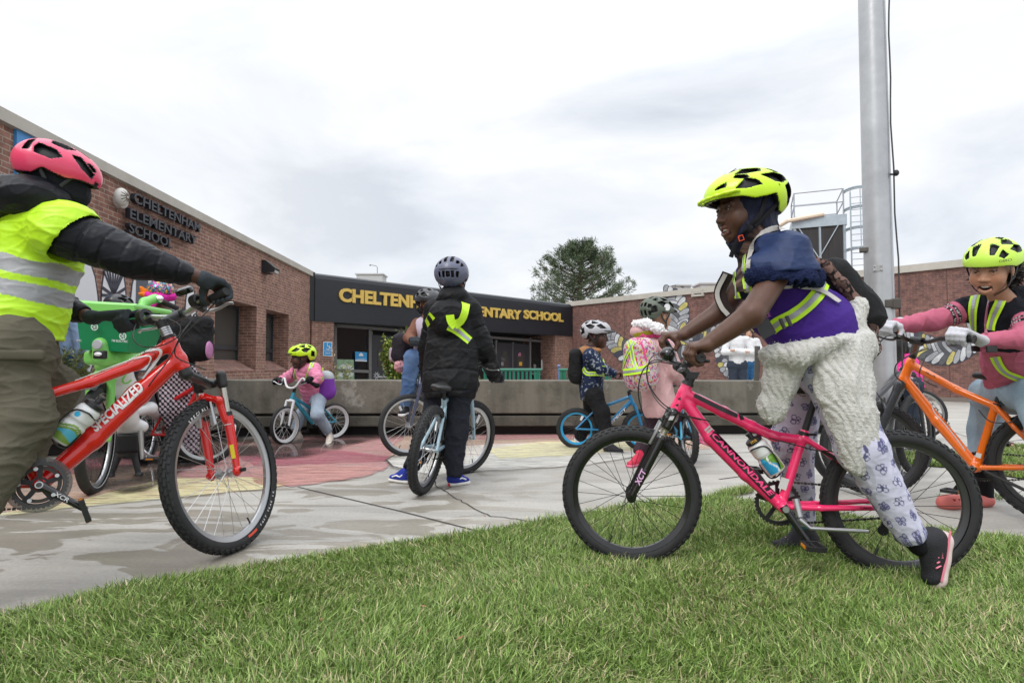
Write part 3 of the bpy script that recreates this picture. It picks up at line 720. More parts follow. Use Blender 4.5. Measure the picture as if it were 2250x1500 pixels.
a = MB(); a.pprism([(789, 782), (789, 778), (793.5, 774.5), (798, 778.5), (798, 782)], EF, .09, .094); a.build('house_symbol', WHITE, so, False)
po = card('poster_board', 'green and white poster board with round motif inside the left window', [(740, 789), (777, 790), (779, 838), (741, 838)], M('poster_green', (.28, .42, .26), .6, var=.4, vscale=9), .05, 'poster')
a = MB(); a.pprism([(742, 810)]+[(759.5-18*math.cos(t), 813-14*math.sin(t)) for t in np.linspace(0, PI, 12)]+[(777, 812)], EF, .06, .065); a.build('white_arch', M('poster_white', (.6, .65, .62), .6), po, False)
a = MB(); a.pprism([(743, 819), (777, 819), (775, 826), (760, 832), (745, 826)], EF, .06, .065); a.build('white_bowl', M('poster_white'), po, False)
asn = card('access_sign', 'blue accessible entrance sign with white symbol on the brick pier', [(710.5, 750.5), (730, 751), (729.5, 783), (710, 781.5)], WHITE, -.03, 'sign', FF)
a = MB(); a.pprism([(711.8, 752), (728.8, 752.3), (728.4, 781.5), (711.2, 780.2)], FF, -.02, -.017); f_ = a.build('blue_field', BLUE, asn, False)
text_obj('lettering', 'ENTRY', WHITE, asn, FF.px(715, 777.5, -.013), FF.u, FF.v, .045, .002, width=.16)
text_obj('lettering', 'ACCESSIBLE', WHITE, asn, FF.px(713, 771, -.013), FF.u, FF.v, .03, .002, width=.22)
a = MB(); cxy = FF.px(720, 763, -.012); a.tube([cxy+FF.u*.05*math.cos(t)+FF.v*.05*math.sin(t) for t in np.linspace(-2.6, 1.0, 12)], .009, 5); a.tube([cxy+FF.v*.1-FF.u*.01, cxy+FF.v*.02-FF.u*.01, cxy+FF.v*.02+FF.u*.05, cxy-FF.v*.03+FF.u*.08], .01, 5); a.sph(cxy+FF.v*.12, .017, 8); a.build('wheelchair_symbol', WHITE, asn)
wl = card('door_decal', 'white WELCOME decal with sunburst on the left door', [(836, 833), (845, 833), (845, 834), (836, 834)], WHITE)
text_obj('lettering', 'WELCOME', WHITE, wl, EF.px(831.5, 829.5, .085), EF.u, EF.v, .05, .002, bold=.02, width=.30)
a = MB(); c = EF.px(827.5, 825, .09)
for k in range(16): t = 2*PI*k/16; d = EF.u*math.cos(t)+EF.v*math.sin(t); a.tube([c+d*.045, c+d*(.11 if k % 2 else .085)], .0055, 4)
a.tube([c+(EF.u*math.cos(t)+EF.v*math.sin(t))*.035 for t in np.linspace(0, 2*PI, 14)], .005, 4); a.build('sunburst', WHITE, wl)
card('paper_notice', 'white paper notice on the right entrance glass', [(1189.5, 790), (1201, 791), (1201, 813), (1189.5, 812)], M('paper', (.62, .70, .72), .7), cat='notice')
card('paper_notice', 'blue paper notice beside the white one on the right glass', [(1204, 790.5), (1215.5, 791.5), (1215, 815.5), (1204, 814.5)], M('notice_blue', (.05, .28, .62), .6), cat='notice')
card('window_sticker', 'orange and yellow stickers in the right arched door window', [(1141, 795), (1147, 795), (1147, 803), (1141, 803)], M('sticker_orange', (.7, .4, .05), .5), cat='sticker')
card('window_sticker', 'pink shape in the top of the right arched door window', [(1138.5, 782), (1138.8, 777), (1141, 774.5), (1143, 774), (1144.5, 774), (1144.5, 782)], M('sticker_pink', (.42, .16, .26), .5), cat='sticker')
def sdecal(px, py, lab):
    a = MB(); c = EF.px(px, py, .09)
    for k in range(8): t = 2*PI*k/8; d = EF.u*math.cos(t)+EF.v*math.sin(t); a.tube([c+d*.015, c+d*.05], .006, 4)
    a.tube([c+(EF.u*math.cos(t)+EF.v*math.sin(t))*.062 for t in np.linspace(0, 2*PI, 14)], .006, 4)
    tag(a.build('round_decal', M('decal_grey', (.5, .48, .48), .6), loc=c), lab, 'decal')
sdecal(1175, 804, 'round white flower decal low on the right side glass'); sdecal(1104, 799, 'round white decal in the left arched door window')

# ---- RIGHT WING
RD = nz(A((-66-1125)/F, 1, 0)); RF = Frame(FF.at(uR, 0)*A(1, 1, 0), -RD)
# continue from the canopy corner to the right and nearer
uE = RF.uv(2250, 805)[0]+3.5; zR = RF.uv(1262, 664)[1]
ov = (RF.uv(1524, 640)[0], RF.uv(1524, 650)[1], RF.uv(1545, 640)[0], RF.uv(1524, 640)[1])
facade('wall', RF, -.3, uE, -.0, zR-.13, [ov], .3, BR2, school, thick=9)
cp = MB(); c0, c1 = RF.at(-.3, zR-.05, .03), RF.at(uE, zR-.05, .03); cp.box((c0+c1)/2-RF.n*.2, (uE+.3, .46, .17), np.stack([RF.u, RF.n, RF.v], 1)); cp.build('coping', COPING, school, False)
for x in (1318, 1372, 1496, 1620, 1880, 2083): a = MB(); u = RF.uv(x, 700)[0]; a.bar(RF.at(u, .0, .002), RF.at(u, zR-.14, .002), .02, .004, RF.n); a.build('control_joint', M('joint_brown', (.11, .06, .05), .9), school, False)
bb = MB(); c0, c1 = RF.at(-.3, .05, .02), RF.at(uE, .05, .02); bb.box((c0+c1)/2, (uE+.3, .06, .1), np.stack([RF.u, RF.n, RF.v], 1)); bb.build('wall_base', M('base_grey', (.18, .15, .13), .9), school, False)
a = MB(); (u0, z0, u1, z1) = ov
for (p, q) in (((u0, z0), (u0, z1)), ((u1, z0), (u1, z1)), ((u0-.05, z0), (u1+.05, z0)), ((u0-.05, z1), (u1+.05, z1))): a.bar(RF.at(*p, .02), RF.at(*q, .02), .06, .09, RF.n)
vf = a.build('vent_frame', COPING, school, False)
a = MB(); a.add([RF.at(u0, z0, -.1), RF.at(u1, z0, -.1), RF.at(u1, z1, -.1), RF.at(u0, z1, -.1)], [(0, 1, 2, 3)]); a.build('opening', M('vent_dark', (.04, .04, .04), .6), vf, False)
# mural on the right wall : braided snake-like band
m2 = thing('wall_mural', 'grey black and yellow braided band mural on the right brick wall', 'mural', RF.px(1420, 760))
cols = [M('mural_offwhite', (.55, .56, .57), .7, var=.35, vscale=4), M('mural_lightgrey', (.34, .35, .37), .7, var=.5, vscale=4), M('mural_midgrey', (.09, .095, .10), .7, var=.4, vscale=4), M('mural_yellow', (.50, .44, .14), .7, var=.5, vscale=4), MK]
def braid(pix, w, seed=1):
    r = random.Random(seed); C = catmull([A(x, y) for x, y in pix], 10); L = [C[0]]
    for p in C[1:]:
        if np.linalg.norm(p-L[-1]) > 9: L.append(p)
    out = []
    ww = w if not np.isscalar(w) else [w]*len(pix)
    for i, p in enumerate(L):
        t = nz(L[min(i+1, len(L)-1)]-L[max(i-1, 0)]); s = A(-t[1], t[0]); q = np.interp(i/len(L), np.linspace(0, 1, len(ww)), ww); out.append((p, t, s, q))
    a = MB(); P = [tuple(p-s*q*.55) for p, t, s, q in out]+[tuple(p+s*q*.55) for p, t, s, q in out[::-1]]; a.pprism(P, RF, .001, .004); a.build('dark_outline', MK, m2, False)
    B = [MB() for _ in cols]
    for i, (p, t, s, q) in enumerate(out):
        for sgn in (-1, 1):
            c = p+s*sgn*q*.20+t*(4 if sgn > 0 else 0); d = nz(t*.75-s*sgn*.9); e = A(-d[1], d[0]); L1, w1 = q*.40, 6.2; h_ = .005+.0006*i+.0003*(sgn > 0)
            LN = lambda l, w: [tuple(c+d*l*math.cos(a_)+e*w*math.copysign(abs(math.sin(a_))**.8, math.sin(a_))) for a_ in np.linspace(0, 2*PI, 15)[:-1]]
            B[4].pprism(LN(L1+1.5, w1+1.6), RF, h_, h_+.0002); ply = LN(L1, w1)
            j_ = r.choice([0, 0, 1, 1, 1, 2, 2, 4]) if i % 5 else r.choice([1, 3])
            B[j_].pprism(ply, RF, h_+.0001, h_+.00025)
    for b_, cc in zip(B, cols):
        if b_.v: b_.build('painted_scales', cc, m2, False)
braid([(1318, 728), (1340, 742), (1365, 765), (1400, 790), (1440, 792), (1480, 770), (1520, 748), (1560, 722), (1600, 708), (1650, 722)], [26, 44, 46, 44, 42, 34], 2)
braid([(1462, 640), (1482, 655), (1492, 685), (1488, 720), (1500, 745), (1470, 770)], [24, 40, 44, 40, 30], 4)
braid([(1575, 745), (1582, 780), (1596, 812), (1625, 830)], [14, 22, 20], 5)
braid([(1985, 740), (2030, 762), (2070, 775), (2110, 768), (2142, 742), (2150, 715), (2130, 700)], [46, 54, 46, 40], 6)
a = MB(); a.pprism([(1583, 765), (1597, 745), (1612, 760), (1618, 800), (1612, 838), (1597, 830), (1585, 805)], RF, .001, .003); a.build('dark_wing', MG, m2, False)

# ---- rooftop: cooling tower
def tower():
    CF = Frame(W(1748, 602, 19.), nz(A(1, -.42, 0))); t = thing('cooling_tower', 'grey rooftop cooling tower with dark louvre panels and railing', 'cooling tower', W(1748, 602, 19.))
    u1 = CF.uv(1857, 600)[0]; z1 = CF.uv(1748, 500)[1]; D = 1.6
    a = MB(); a.box(CF.at(u1/2, z1/2-.4, -D/2), (u1, D, z1+.8), np.stack([CF.u, CF.n, CF.v], 1)); a.build('casing', M('tower_white', (.5, .54, .56), .5, var=.15), t, False)
    a = MB(); a.box(CF.at(u1/2, z1+.12, -D/2), (u1+.16, D+.16, .34), np.stack([CF.u, CF.n, CF.v], 1)); a.build('top_beam', GALV, t, False)
    lm = bpy.data.materials.new('louvre_black'); lm.use_nodes = True; N, L = nodes(lm); b = N['Principled BSDF']; b.inputs['Roughness'].default_value = .7; tc = N.new('ShaderNodeTexCoord'); w = N.new('ShaderNodeTexNoise'); mp = N.new('ShaderNodeMapping'); mp.inputs['Scale'].default_value = (9, 9, .4); L.new(tc.outputs['Object'], mp.inputs['Vector']); L.new(mp.outputs['Vector'], w.inputs['Vector']); w.inputs['Scale'].default_value = 1.5; w.inputs['Detail'].default_value = 5
    r = N.new('ShaderNodeValToRGB'); r.color_ramp.elements[0].color = (.008, .007, .007, 1); r.color_ramp.elements[1].color = (.05, .045, .045, 1); L.new(w.outputs['Fac'], r.inputs['Fac']); L.new(r.outputs['Color'], b.inputs['Base Color'])
    for (x0, x1) in ((.03, .5), (.52, .97)):
        a = MB(); a.box(CF.at(u1*(x0+x1)/2, z1/2-.35, .01), (u1*(x1-x0), .04, z1+.7), np.stack([CF.u, CF.n, CF.v], 1)); a.build('louvre_panel', lm, t, False)
    a = MB(); a.bar(CF.at(u1*.51, -.7, .03), CF.at(u1*.51, z1, .03), .06, .06); a.bar(CF.at(0, -.7, .03), CF.at(0, z1, .03), .07, .07); a.bar(CF.at(u1, -.7, .03), CF.at(u1, z1, .03), .07, .07)
    a.bar(CF.at(.1, z1, .06), CF.at(u1*.9, -.6, .06), .03, .015, CF.n); a.bar(CF.at(u1*.9, z1, .07), CF.at(.1, -.6, .07), .03, .015, CF.n); a.build('bracing', GALV, t, False)
    a = MB(); zr = z1+.28; R = .85
    cs = [(0, 0), (u1, 0), (u1, -D), (0, -D)]
    for (u, n) in cs: a.tube([CF.at(u, zr, n), CF.at(u, zr+R, n)], .022, 6)
    for k in range(4):
        p, q = cs[k], cs[(k+1) % 4]
        for h in (R*.5, R): a.tube([CF.at(p[0], zr+h, p[1]), CF.at(q[0], zr+h, q[1])], .02, 6)
    a.build('railing', M('rail_steel', (.35, .37, .40), .45, metal=.4), t)
    a = MB(); a.tube([CF.at(-.75, z1+.0, -.3), CF.at(-.2, z1+.2, .2), CF.at(u1*.6, z1+.34, .1)], .07, 8); a.tube([CF.at(-.75, z1, -.3), CF.at(-.1, z1-.3, -.2)], .06, 8); a.build('pipe', M('pipe_cream', (.72, .60, .46), .6), t)
    # caged ladder
    a = MB(); lu = u1+.22; h0, h1 = -.6, zr+R*.9
    for du in (0, .35): a.tube([CF.at(lu+du, h0, -.2), CF.at(lu+du, h1, -.2)], .022, 6)
    k = h0
    while k < h1: a.tube([CF.at(lu, k, -.2), CF.at(lu+.35, k, -.2)], .012, 5); k += .2
    a.build('ladder', GALV, t)
    a = MB()
    for hz in (z1-.9, z1-.25, z1+.4, zr+R*.85):
        arc = [CF.at(lu+.175-.38*math.cos(s), hz, -.2+.6*math.sin(s)) for s in np.linspace(0, PI, 12)]
        for dz in (0, .05): a.tube([p+A(0, 0, dz) for p in arc], .026, 5)
    for s in np.linspace(.15, PI-.15, 5): a.tube([CF.at(lu+.175-.38*math.cos(s), z1-.9, -.2+.7*math.sin(s)), CF.at(lu+.175-.38*math.cos(s), zr+R*.85, -.2+.7*math.sin(s))], .015, 5)
    a.build('ladder_cage', GALV, t)
tower()
def roof_unit(name, label, x0, x1, y0, y1, Y, mat, cat='roof unit', d=.8):
    a = MB(); p = W(x0, y1, Y); q = W(x1, y0, Y); w = q[0]-p[0]; h = q[2]-p[2]
    a.box((p+q)/2+A(0, d/2, -.3), (w, d, h+.6)); a.box(A((p[0]+q[0])/2, Y+d/2, q[2]+.02), (w*1.1, d*1.1, .05)); t = a.build(name, mat, None, False, loc=p); tag(t, label, cat); return t
GR = M('roof_grey', (.5, .5, .49), .6)
roof_unit('roof_unit', 'pale metal roof unit peeking over the black canopy', 783, 840, 603, 620, 24, GR)
roof_unit('roof_unit', 'small pale vent box over the right wing parapet', 1487, 1518, 628, 640, 20, GR)
roof_unit('roof_unit', 'low flat pale duct over the right wing parapet', 1540, 1600, 624, 634, 19, GR)
a = MB(); p = W(829, 604, 24); a.tube([p, p+A(0, 0, .32), p+A(-.06, 0, .38), p+A(-.3, 0, .42)], .018, 6); a.sph(p+A(-.3, 0, .41), .04, 6); tag(a.build('roof_lamp', M('lamp_grey', (.3, .3, .3), .5), loc=p), 'thin gooseneck lamp post on the entrance roof', 'lamp')
a = MB(); p = W(1470, 636, 20); a.tube([p, p+A(.1, 0, .12), p+A(.3, 0, .16), p+A(.5, 0, .08)], .025, 6); tag(a.build('roof_pipe', M('pipe_dark', (.12, .12, .12), .5), loc=p), 'bent dark pipe beside the vent box on the right roof', 'pipe')

# ---- flag pole
fp = thing('flagpole', 'thick galvanised steel flagpole rising out of frame by the right rider', 'flagpole', G(1942, 1044))
c0 = G(1943, 1044)
pmz = M('pole_zinc', (.47, .48, .49), .34, metal=.62, var=.2, vscale=3, rvar=.14, bump=.15, bscale=12)
a = MB(); a.tube([c0+A(0, 0, z) for z in (0, 2, 4, 6, 9)], [.1, .095, .088, .08, .068], 40); a.build('pole', pmz, fp)
a = MB(); a.lathe([(.1, 0), (.16, .0), (.16, .02), (.105, .05), (.1, .05)], c0, A(0, 0, 1), 32); a.build('base_collar', STEEL, fp)
def pz(y): return W(1942, y, c0[1])[2]
bm = M('bracket_rust', (.10, .09, .08), .6, metal=.3, var=.3)
vd = nz(A(0, CH*0, 0)-A(c0[0], c0[1], 0)*A(1, 1, 0)); rt = A(-vd[1], vd[0], 0); rt = rt if rt[0] > 0 else -rt
R_ = np.stack([rt, vd, A(0, 0, 1)], 1)
a = MB(); a.box(c0+rt*-.085+vd*.05+A(0, 0, pz(549)), (.07, .05, .035), R_); a.build('clamp', bm, fp, False, bevel=.006)
a = MB(); a.box(c0+rt*-.005+vd*.098+A(0, 0, pz(593)), (.062, .008, .045), R_)
for i in (-1, 1):
    for k in (-1, 1): a.sph(c0+rt*(-.005+.02*i)+vd*.104+A(0, 0, pz(593)+.014*k), .006, 8)
a.build('plate', M('plate_zinc', (.38, .38, .38), .4, metal=.6), fp, False)
a = MB(); a.box(c0+rt*.09+vd*.04+A(0, 0, pz(670)), (.085, .06, .075), R_); a.box(c0+rt*.055+vd*.07+A(0, 0, pz(670)), (.05, .05, .06), R_); a.build('cleat', bm, fp, False, bevel=.006)
a = MB(); a.tube([c0+rt*.085+vd*.03+A(0, 0, pz(390)), c0+rt*.125+vd*.03+A(0, 0, pz(392))], .008, 8); a.sph(c0+rt*.125+vd*.03+A(0, 0, pz(389)), (.02, .02, .024), 12); a.build('rope_guide', BLACKM, fp)
a = MB(); rp = [c0+rt*(.115+.012*math.sin(z*1.7)+(.004*math.sin(z*9)))+vd*.03+A(0, 0, z) for z in np.linspace(.75, 9, 50)]; a.tube(rp, .0055, 6); a.build('halyard_rope', M('rope_dark', (.05, .05, .05), .8), fp)

# ---- benches
def bench(label, x0, x1, Y):
    p = W(x0, 812, Y); q = W(x1, 812, Y); t = thing('park_bench', label, 'bench', A((p[0]+q[0])/2, Y, 0), group='green slatted benches by the entrance'); gm = M('bench_green', (.012, .16, .10), .35, coat=.3)
    w = q[0]-p[0]; zt_ = p[2]; a = MB()
    n = int(w/.085)
    for i in range(n): x = p[0]+.05+(w-.1)*i/(n-1); a.bar(A(x, Y, zt_-.02), A(x, Y+.02, zt_-.42), .045, .012, A(0, 1, 0))
    a.build('backrest', gm, t, False); a = MB(); a.tube([A(p[0], Y, zt_), A(q[0], Y, zt_)], .028, 8); a.tube([A(p[0], Y+.02, zt_-.42), A(q[0], Y+.02, zt_-.42)], .02, 8); a.build('back_rail', gm, t)
    a = MB()
    for i in range(n): x = p[0]+.05+(w-.1)*i/(n-1); a.bar(A(x, Y+.02, .3), A(x, Y+.45, .3), .045, .012)
    a.build('seat', gm, t, False)
    for x in (p[0]+.1, q[0]-.1): a = MB(); a.tube([A(x, Y+.02, zt_), A(x, Y+.05, .3), A(x, Y+.05, 0)], .025, 8); a.tube([A(x, Y+.05, .3), A(x, Y+.45, .3), A(x, Y+.45, 0)], .025, 8); a.build('leg', gm, t)
bench('long green slatted metal bench before the right entrance doors', 1060, 1190, 12.5)
bench('green slatted metal bench partly hidden by the boy in the navy coat', 1228, 1345, 12.5)
a = MB(); p = W(1228, 806, 13); a.tube([A(p[0], 13, 0), A(p[0], 13, p[2])], .02, 6); a.tube([A(p[0]-.03, 13, p[2]+.02), A(p[0]+.03, 13, p[2]+.02)], .03, 8); tag(a.build('hydrant_stub', M('stub_blue', (.12, .2, .4), .5), loc=A(p[0], 13, 0)), 'small blue post cap beside the right bench', 'post')

# ---- plants
def leaf_cloud(name, pts, dirs, size, cols, parent, aspect=2.2, rough=.6, nleaf=None, seed=0):
    r = np.random.default_rng(seed); n = len(pts); pts = np.asarray(pts); d = np.asarray(dirs)
    d = d/np.maximum(np.linalg.norm(d, axis=1), 1e-9)[:, None]; s = np.cross(d, r.normal(size=(n, 3))); s /= np.maximum(np.linalg.norm(s, axis=1), 1e-9)[:, None]
    L = size*(.6+.8*r.random(n))[:, None]; w = L/aspect/2
    V = np.stack([pts, pts+d*L*.5+s*w, pts+d*L, pts+d*L*.5-s*w], 1).reshape(-1, 3); Q = np.arange(4*n).reshape(-1, 4)
    c = np.asarray(cols)[r.integers(0, len(cols), n)]*(.75+.5*r.random((n, 1))); c = np.repeat(c, 4, 0)
    m = M('leaf_vc_'+name, (.1, .2, .05), rough, vc=True); return mkobj(name, V, Q, m, parent, False, col=c)
def pine():
    base = W(1268, 805, 34)*A(1, 1, 0); t = thing('pine_tree', 'broad dark green pine rising behind the entrance roof', 'tree', base); r = np.random.default_rng(5)
    Z = W(1285, 540, 34)[2]; a = MB(); a.tube([base, base+A(.1, 0, Z*.5), base+A(.25, 0, Z*.97)], [.28, .2, .04], 10)
    P = []; D = []
    def tuft(c, d, n=26, rad=.16):
        for _ in range(n):
            v = nz(r.normal(size=3)+d*1.1+A(0, 0, .35)); P.append(c+r.normal(size=3)*rad*.45); D.append(v)
    for i in range(92):
        h = .30+.68*(i/92)**.9; z0 = Z*h; ang = i*2.4+r.random()*.5
        prof = np.interp(h, [.3, .42, .55, .7, .85, .97], [2.7, 2.95, 2.75, 2.45, 1.75, .6])*(.60+.55*r.random())
        d = A(math.cos(ang), math.sin(ang), .0); rise = .25+.35*(h); pts = []
        for s in np.linspace(0, 1, 8): pts.append(base+A(.1+.15*h, 0, z0)+d*prof*s+A(0, 0, prof*rise*s**1.5-.06*s)+r.normal(size=3)*.05*s)
        a.tube(pts, [.05, .035, .012], 5)
        for k in range(3, 8):
            for _ in range(2+(k > 4)*2):
                sd = nz(np.cross(d, A(0, 0, 1)))*r.uniform(-1, 1)*prof*.17*(1.3-.1*k) + A(0, 0, r.uniform(-.1, .25)); e = pts[k]+sd
                a.tube([pts[k]-(pts[k]-pts[k-1])*.3, e], [.012, .005], 3, cap=False); tuft(e, nz(sd+d*.4), int(20+12*r.random()), .17)
    a.build('trunk', M('pine_bark', (.10, .07, .05), .9), t)
    leaf_cloud('crown', P, D, .20, [(.070, .110, .05), (.10, .145, .065), (.13, .165, .085), (.05, .08, .04)], t, 7, seed=3)
pine()
def shrub():
    c = W(884, 838, 7.75); base = A(c[0], 7.75, .45); t = thing('leafy_shrub', 'yellow green leafy shrub growing behind the seat wall', 'shrub', base); r = np.random.default_rng(9); a = MB(); P = []; D = []
    for i in range(46):
        ang = r.random()*6.28; sp = r.random()**.6*.27; h = .35+.36*r.random()*(1.1-sp*1.5)
        e = base+A(math.cos(ang)*sp, math.sin(ang)*sp, h+.08); mid = base+A(math.cos(ang)*sp*.7, math.sin(ang)*sp*.7, h*.5); pts = catmull([base+A(r.normal()*.02, r.normal()*.02, 0), mid, e], 6); a.tube(pts, [.008, .003], 4)
        for p in pts[3:]:
            for _ in range(17): P.append(p+r.normal(size=3)*.035); D.append(nz(r.normal(size=3)+A(0, 0, .3)))
    a.build('stems', M('twig', (.12, .08, .05), .9), t); leaf_cloud('leaves', P, D, .045, [(.20, .26, .03), (.12, .19, .02), (.07, .13, .02), (.30, .33, .06)], t, 1.6, .5, seed=4)
shrub()
def weeds(label, x0, x1, ytop, Y, n, seed, z0=.5, col=None, nm='weed_clump'):
    r = np.random.default_rng(seed); p0 = W(x0, 820, Y); p1 = W(x1, 820, Y); zt_ = W(x0, ytop, Y)[2]; t = thing(nm, label, 'plant', A((p0[0]+p1[0])/2, Y, z0)); a = MB(); P = []; D = []
    for i in range(n):
        x = r.uniform(p0[0], p1[0]); b = A(x, Y+r.normal()*.08, z0); h = (zt_-z0)*(.45+.6*r.random()); e = b+A(r.normal()*.05, r.normal()*.05, h); pts = catmull([b, (b+e)/2+r.normal(size=3)*.015, e], 6); a.tube(pts, [.003, .0015], 3)
        for p in pts:
            for _ in range(5): P.append(p+r.normal(size=3)*.006); D.append(nz(r.normal(size=3)*A(1, 1, .4)+A(0, 0, .9)))
    a.build('stems', M('weed_stem', (.16, .17, .06), .8), t); leaf_cloud('leaves', P, D, .045, col or [(.22, .26, .08), (.30, .30, .12), (.15, .20, .06)], t, 4, seed=seed)
weeds('tall feathery green weeds behind the left riders knee', 128, 205, 755, 5.75, 60, 2)
weeds('small feathery sprig before the green poster', 755, 771, 803, 7.3, 9, 3, .45)
weeds('dry bare twigs standing by the brick pier', 700, 735, 770, 7.4, 4, 4, .45, [(.3, .22, .15)], 'twig_clump')
weeds('low weeds behind the seat wall near the white box', 1020, 1060, 822, 7.5, 8, 6, .5)

# ---- lawn
LAWN = [(-900, 1560), (0, 1372), (250, 1303), (500, 1262), (800, 1212), (1040, 1180), (1250, 1141), (1450, 1106), (1560, 1098), (1640, 1108), (1800, 1130), (2000, 1165), (2250, 1192), (3300, 1300)]
Lp = [G(x, y)[:2] for x, y in LAWN]; Lpoly = np.array(Lp+[A(6, .3), A(6, -1.0), A(-6, -1.0)])
def inpoly(x, y, P):
    ins = np.zeros(x.shape, bool); n = len(P)
    for i in range(n):
        a, b = P[i], P[(i+1) % n]
        if abs(b[1]-a[1]) < 1e-12: continue
        ins ^= ((a[1] > y) != (b[1] > y)) & (x < (b[0]-a[0])*(y-a[1])/(b[1]-a[1])+a[0])
    return ins
def lh(x, y): return .012+.010*np.sin(x*2.1+.4)*np.cos(y*1.7)
gm = M('lawn_soil', (.115, .115, .05), .95, var=.35, vscale=14, bump=.6, bscale=60)
P = [A(p[0], p[1], .012) for p in Lpoly]; lo = mkobj('lawn_ground', P, [tuple(range(len(P)))], gm, None, False); tag(lo, 'lawn soil under the foreground grass', 'lawn', kind='structure')
def grass(name, poly, n, hmin, hmax, seed, near=True, wid=.0042, dens=None):
    r = np.random.default_rng(seed); lo_, hi_ = poly.min(0), poly.max(0)
    lo_ = np.maximum(lo_, [-4.2, .9]); hi_ = np.minimum(hi_, [6.5, 12])
    x = []; y = []; tot = 0
    while tot < n:
        # sample denser near the camera
        a = r.uniform(lo_[0], hi_[0], n); b = lo_[1]+(hi_[1]-lo_[1])*r.random(n)
        m = inpoly(a, b, poly) & (np.abs(a) < b*1.02+.25)
        if near: m &= r.random(n) < np.clip(1.9/b, .25, 1)**1.2
        x.append(a[m]); y.append(b[m]); tot += m.sum()
    x = np.concatenate(x)[:n]; y = np.concatenate(y)[:n]
    patch = .5+.5*np.sin(x*5.1+1.3*np.sin(y*4.3))*np.cos(y*6.2+1.1*np.sin(x*3.7))
    fine = .5+.5*np.sin(x*23+2*np.sin(y*17))*np.cos(y*29+2*np.sin(x*19))
    h = (hmin+(hmax-hmin)*r.random(n)**1.3)*(.62+.38*patch+.2*fine)
    ang = r.random(n)*6.28+.0; lean = .15+1.15*r.random(n)**1.3; bias = np.stack([np.sin(x*3+y*5), np.cos(x*4-y*3)], 1)*.18
    dx = np.cos(ang)*lean+bias[:, 0]; dy = np.sin(ang)*lean+bias[:, 1]
    wa = r.random(n)*6.28; wx = np.cos(wa); wy = np.sin(wa); w = wid*(.6+.7*r.random(n))
    z0 = np.full(n, .008)
    def pt(t, s): return np.stack([x+dx*h*t**1.7+wx*w*s, y+dy*h*t**1.7+wy*w*s, z0+h*(t-.28*lean*t*t)], 1)
    V = np.stack([pt(0, -.5), pt(0, .5), pt(.5, .42), pt(.5, -.42), pt(1., 0.03), pt(1., -.03)], 1).reshape(-1, 3)
    b = np.arange(n)[:, None]*6; Q = np.concatenate([b+[0, 1, 2, 3], b+[3, 2, 4, 5]])
    pal = np.array([(.150, .245, .045), (.212, .318, .075), (.100, .178, .036), (.31, .40, .13), (.43, .41, .20), (.50, .43, .26)])
    dry = (fine < .35) | (patch < .25) | (sn(np.stack([x, y, x*0], 1), .9, 5) > .55)
    pi = r.choice(6, n, p=[.29, .28, .17, .18, .05, .03]); pi = np.where(dry & (r.random(n) < .17), r.integers(4, 6, n), pi)
    c = pal[pi]*(.6+.75*r.random((n, 1)))
    C = np.repeat(c[:, None, :], 6, 1); C[:, :2] *= .9; C[:, 4:] *= 1.1
    m = M('grass_blade', (.1, .2, .03), .5, vc=True, spec=.35)
    o = mkobj(name, V, Q, m, None, False, col=C.reshape(-1, 3)); return o
NB = 320000
tag(grass('lawn_grass', Lpoly, NB, .022, .064, 3, wid=.0046), 'short green lawn grass filling the foreground', 'grass', kind='stuff')
FP = np.array([G(x, y)[:2] for x, y in [(1855, 1035), (1960, 1020), (2110, 1030), (2300, 1062), (2400, 1075), (2400, 985), (2300, 984), (2180, 986), (2120, 1000), (1990, 1000)]])
P = [A(p[0], p[1], .009) for p in FP]; tag(mkobj('lawn_ground', P, [tuple(range(len(P)))], gm, None, False), 'grass verge soil beyond the orange bicycle', 'lawn', kind='structure')
tag(grass('verge_grass', FP, 30000, .03, .07, 8, near=False, wid=.008), 'green grass verge beyond the orange bicycle', 'grass', kind='stuff')
# loose grass tufts on the concrete by the lawn edge
tf = np.array([G(x, y)[:2] for x, y in [(1560, 1098), (1590, 1088), (1640, 1078), (1660, 1082), (1620, 1092)]])
tag(grass('stray_grass', tf, 900, .04, .08, 12, near=False), 'stray grass growing in the paving gap behind the pink wheel', 'grass', kind='stuff')
tf = np.array([G(x, y)[:2] for x, y in [(2050, 1090), (2110, 1095), (2180, 1092), (2250, 1098), (2180, 1104), (2080, 1102)]])
tag(grass('stray_grass', tf, 220, .03, .06, 14, near=False), 'thin stray grass in the joint by the orange clog', 'grass', kind='stuff')
r = np.random.default_rng(21); lv = MB(); rl = [(640, 1290), (930, 1330), (1130, 1275), (1010, 1400), (1290, 1285), (705, 1360), (1065, 1133)]
for (x, y) in rl:
    p = G(x, y, .045); d = nz(r.normal(size=3)*A(1, 1, .3)); s = nz(np.cross(d, A(0, 0, 1))); lv.add([p-d*.012, p+s*.007, p+d*.014, p-s*.007], [(0, 1, 2, 3)])
tag(lv.build('fallen_leaves', M('dry_leaf', (.28, .15, .07), .8), smooth=False), 'tiny dry brown leaves lying in the lawn', 'leaves', kind='stuff')
